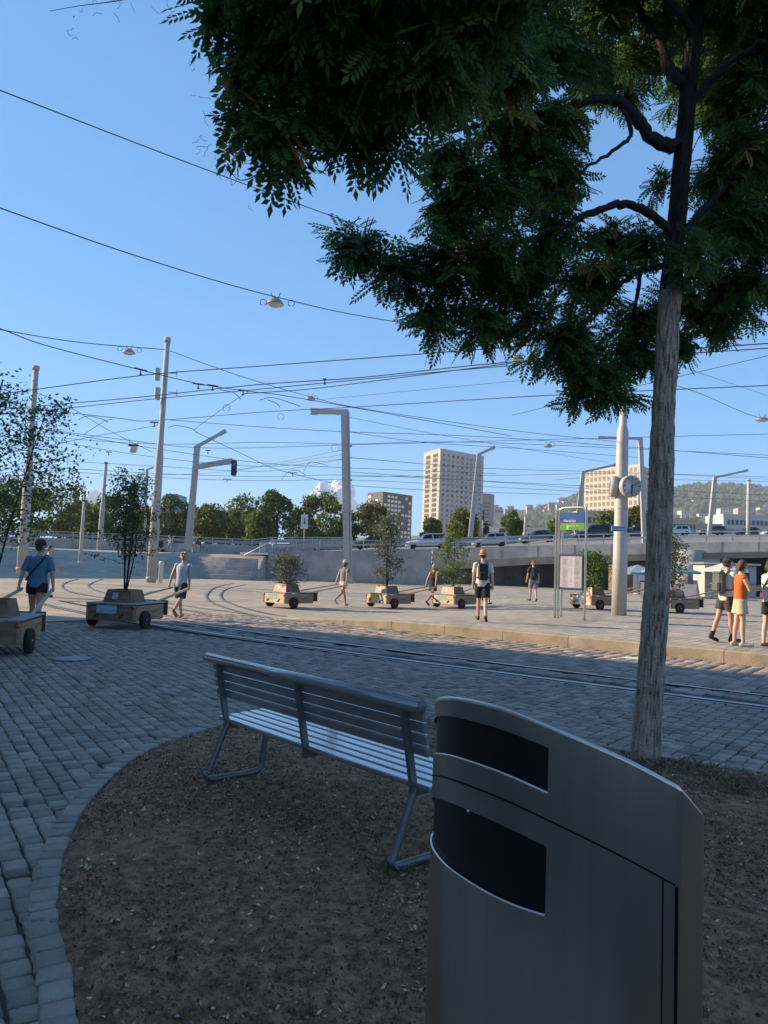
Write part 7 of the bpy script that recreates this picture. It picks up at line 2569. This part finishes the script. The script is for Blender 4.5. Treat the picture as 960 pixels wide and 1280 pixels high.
# houses on the slope
M_RT = [mat('terracotta_roof', (.28, .13, .085), .85, var=.15, scale=.3), mat('grey_roof', (.16, .155, .15), .85, var=.15, scale=.3)]
M_HW = [mat('white_render', (.56, .54, .50), .85, var=.05), mat('cream_render', (.52, .45, .34), .85, var=.05), mat('rosy_render', (.46, .33, .28), .85, var=.05)]
def hill_house(px, py, w_px, h_px, wall, roof, flat, label, group, d=None):
    d = d or 1300
    # find the distance at which the slope meets this survey ray
    for dd in range(int(HD0), int(HD1), 15):
        if W(px, py, dd).z <= hill_z(px, dd):
            d = dd
            break
    p = W(px, py, d)
    w = w_px * d / FPX
    h = h_px * d / FPX
    if label is None:
        label = '%s house with %s %s roof on the slope left of the cream tower' % (wall.name.split('_')[0], 'flat' if flat else 'pitched', roof.name.split('_')[0])
    t = thing('hillside_house', label, 'house', (p.x, p.y, p.z - 6), group=label[:-34] if group.startswith('houses') else group)
    b = MB(); b.box((0, 0, h / 2 + 3), (w, w * .7, h + 6)); b.build('wall', wall, t)
    if flat:
        b = MB(); b.box((0, 0, h + 6.5), (w * 1.03, w * .73, .8)); b.build('roof', roof, t)
    else:
        b = MB(); y_ = w * .37
        b.add([(-w * .53, -y_, h + 6), (w * .53, -y_, h + 6), (w * .53, y_, h + 6), (-w * .53, y_, h + 6), (-w * .5, 0, h + 6 + w * .28), (w * .5, 0, h + 6 + w * .28)], [(0, 1, 5, 4), (2, 3, 4, 5), (1, 2, 5), (3, 0, 4), (3, 2, 1, 0)]); b.build('roof', roof, t)
    nf = max(1, int(h_px / 3.2))
    nc = max(2, int(w_px / 3.0))
    q = MB(); q.box((0, 0, 0), (w / nc * .5, .6, h / nf * .45)); me_ = q.mesh('window', M_WIN2)
    for r in range(nf):
        for k in range(nc):
            link('window', me_, t, (-w / 2 + w * (k + .5) / nc, -w * .35, 6 + h * (r + .55) / nf))
rr = random.Random(4)
for i in range(34):
    px = rr.uniform(612, 722)
    py = rr.uniform(636, 660) - (px - 612) * .10 + 3
    wl = rr.randrange(3)
    hill_house(px, py, rr.uniform(6, 11), rr.uniform(4, 6.5), M_HW[wl], M_RT[rr.random() < .35], rr.random() < .25, None, 'houses on the left slope')
for px, py, w_, h_, k in ((859, 648, 20, 9, 0), (906, 646, 16, 10, 0), (930, 645, 22, 9, 2), (880, 650, 18, 7, 0), (838, 652, 20, 8, 0), (955, 643, 16, 8, 1), (900, 656, 14, 8, 0), (845, 660, 22, 8, 1), (885, 661, 20, 7, 1), (925, 660, 26, 9, 0), (872, 629, 16, 3, 0), (945, 614, 24, 4, 1)):
    hill_house(px, py, w_, h_, M_HW[k], M_RT[1], True, 'flat roofed apartment house on the far slope below the wood', 'flat roofed houses on the right slope')

# ================================================================== CLOUDS
M_CLOUD = mat('white_cloud', (.86, .87, .89), 1.0, var=.03, scale=.002)
def cloud(label, px, py, wpx, hpx, d, seed, n_=26):
    rr_ = random.Random(seed)
    c = W(px, py, d)
    b = MB()
    for _ in range(n_):
        u = rr_.uniform(-1, 1)
        v = rr_.random() * (1 - u * u) ** .5
        r_ = rr_.uniform(.10, .24) * hpx * 1.3 * d / FPX
        b.ball(Vector((u * wpx / 2 * d / FPX, rr_.uniform(-.3, .3) * hpx * d / FPX, (v - .25) * hpx * d / FPX)), r_, 12, 8)
    o = b.build('cloud', M_CLOUD)
    me_ = o.data
    rm = o.modifiers.new('remesh', 'REMESH'); rm.mode = 'VOXEL'; rm.voxel_size = hpx * d / FPX / 34
    tx = bpy.data.textures.new('cloud_noise', 'CLOUDS'); tx.noise_scale = hpx * d / FPX * .16; tx.noise_depth = 4
    dm = o.modifiers.new('puff', 'DISPLACE'); dm.texture = tx; dm.strength = hpx * d / FPX * .22; dm.mid_level = .5
    COL.objects.unlink(o)
    nm = evaluated_mesh(o)
    nm.materials.clear(); nm.materials.append(M_CLOUD)
    nm.polygons.foreach_set('use_smooth', np.ones(len(nm.polygons), dtype=bool))
    o = link('cloud', nm, None, c)
    tag(o, label, 'cloud')
cloud('white cumulus cloud rising above the green tree at the lamp column', 415, 628, 54, 32, 6500, 3, 34)
cloud('low white cloud bank behind the plaza trees', 262, 652, 150, 22, 6500, 5, 34)
cloud('small white cloud beside the narrow conifer', 120, 634, 26, 26, 6500, 8, 20)

# ================================================================== HAZE
hz = MB(); hz.box((0, 1050, 148), (6400, 5400, 302))
M_HAZE = bpy.data.materials.new('summer_haze')
M_HAZE.use_nodes = True
hn = M_HAZE.node_tree.nodes
hn.remove(hn['Principled BSDF'])
pv_ = hn.new('ShaderNodeVolumePrincipled')
pv_.inputs['Color'].default_value = (.86, .92, 1.0, 1)
pv_.inputs['Density'].default_value = .00016
pv_.inputs['Anisotropy'].default_value = .1
M_HAZE.node_tree.links.new(pv_.outputs[0], hn['Material Output'].inputs['Volume'])
haze = hz.build('haze', M_HAZE, kind='stuff')
tag(haze, 'thin summer haze over the whole town', 'haze')
bpy.data.scenes.remove(TMP)
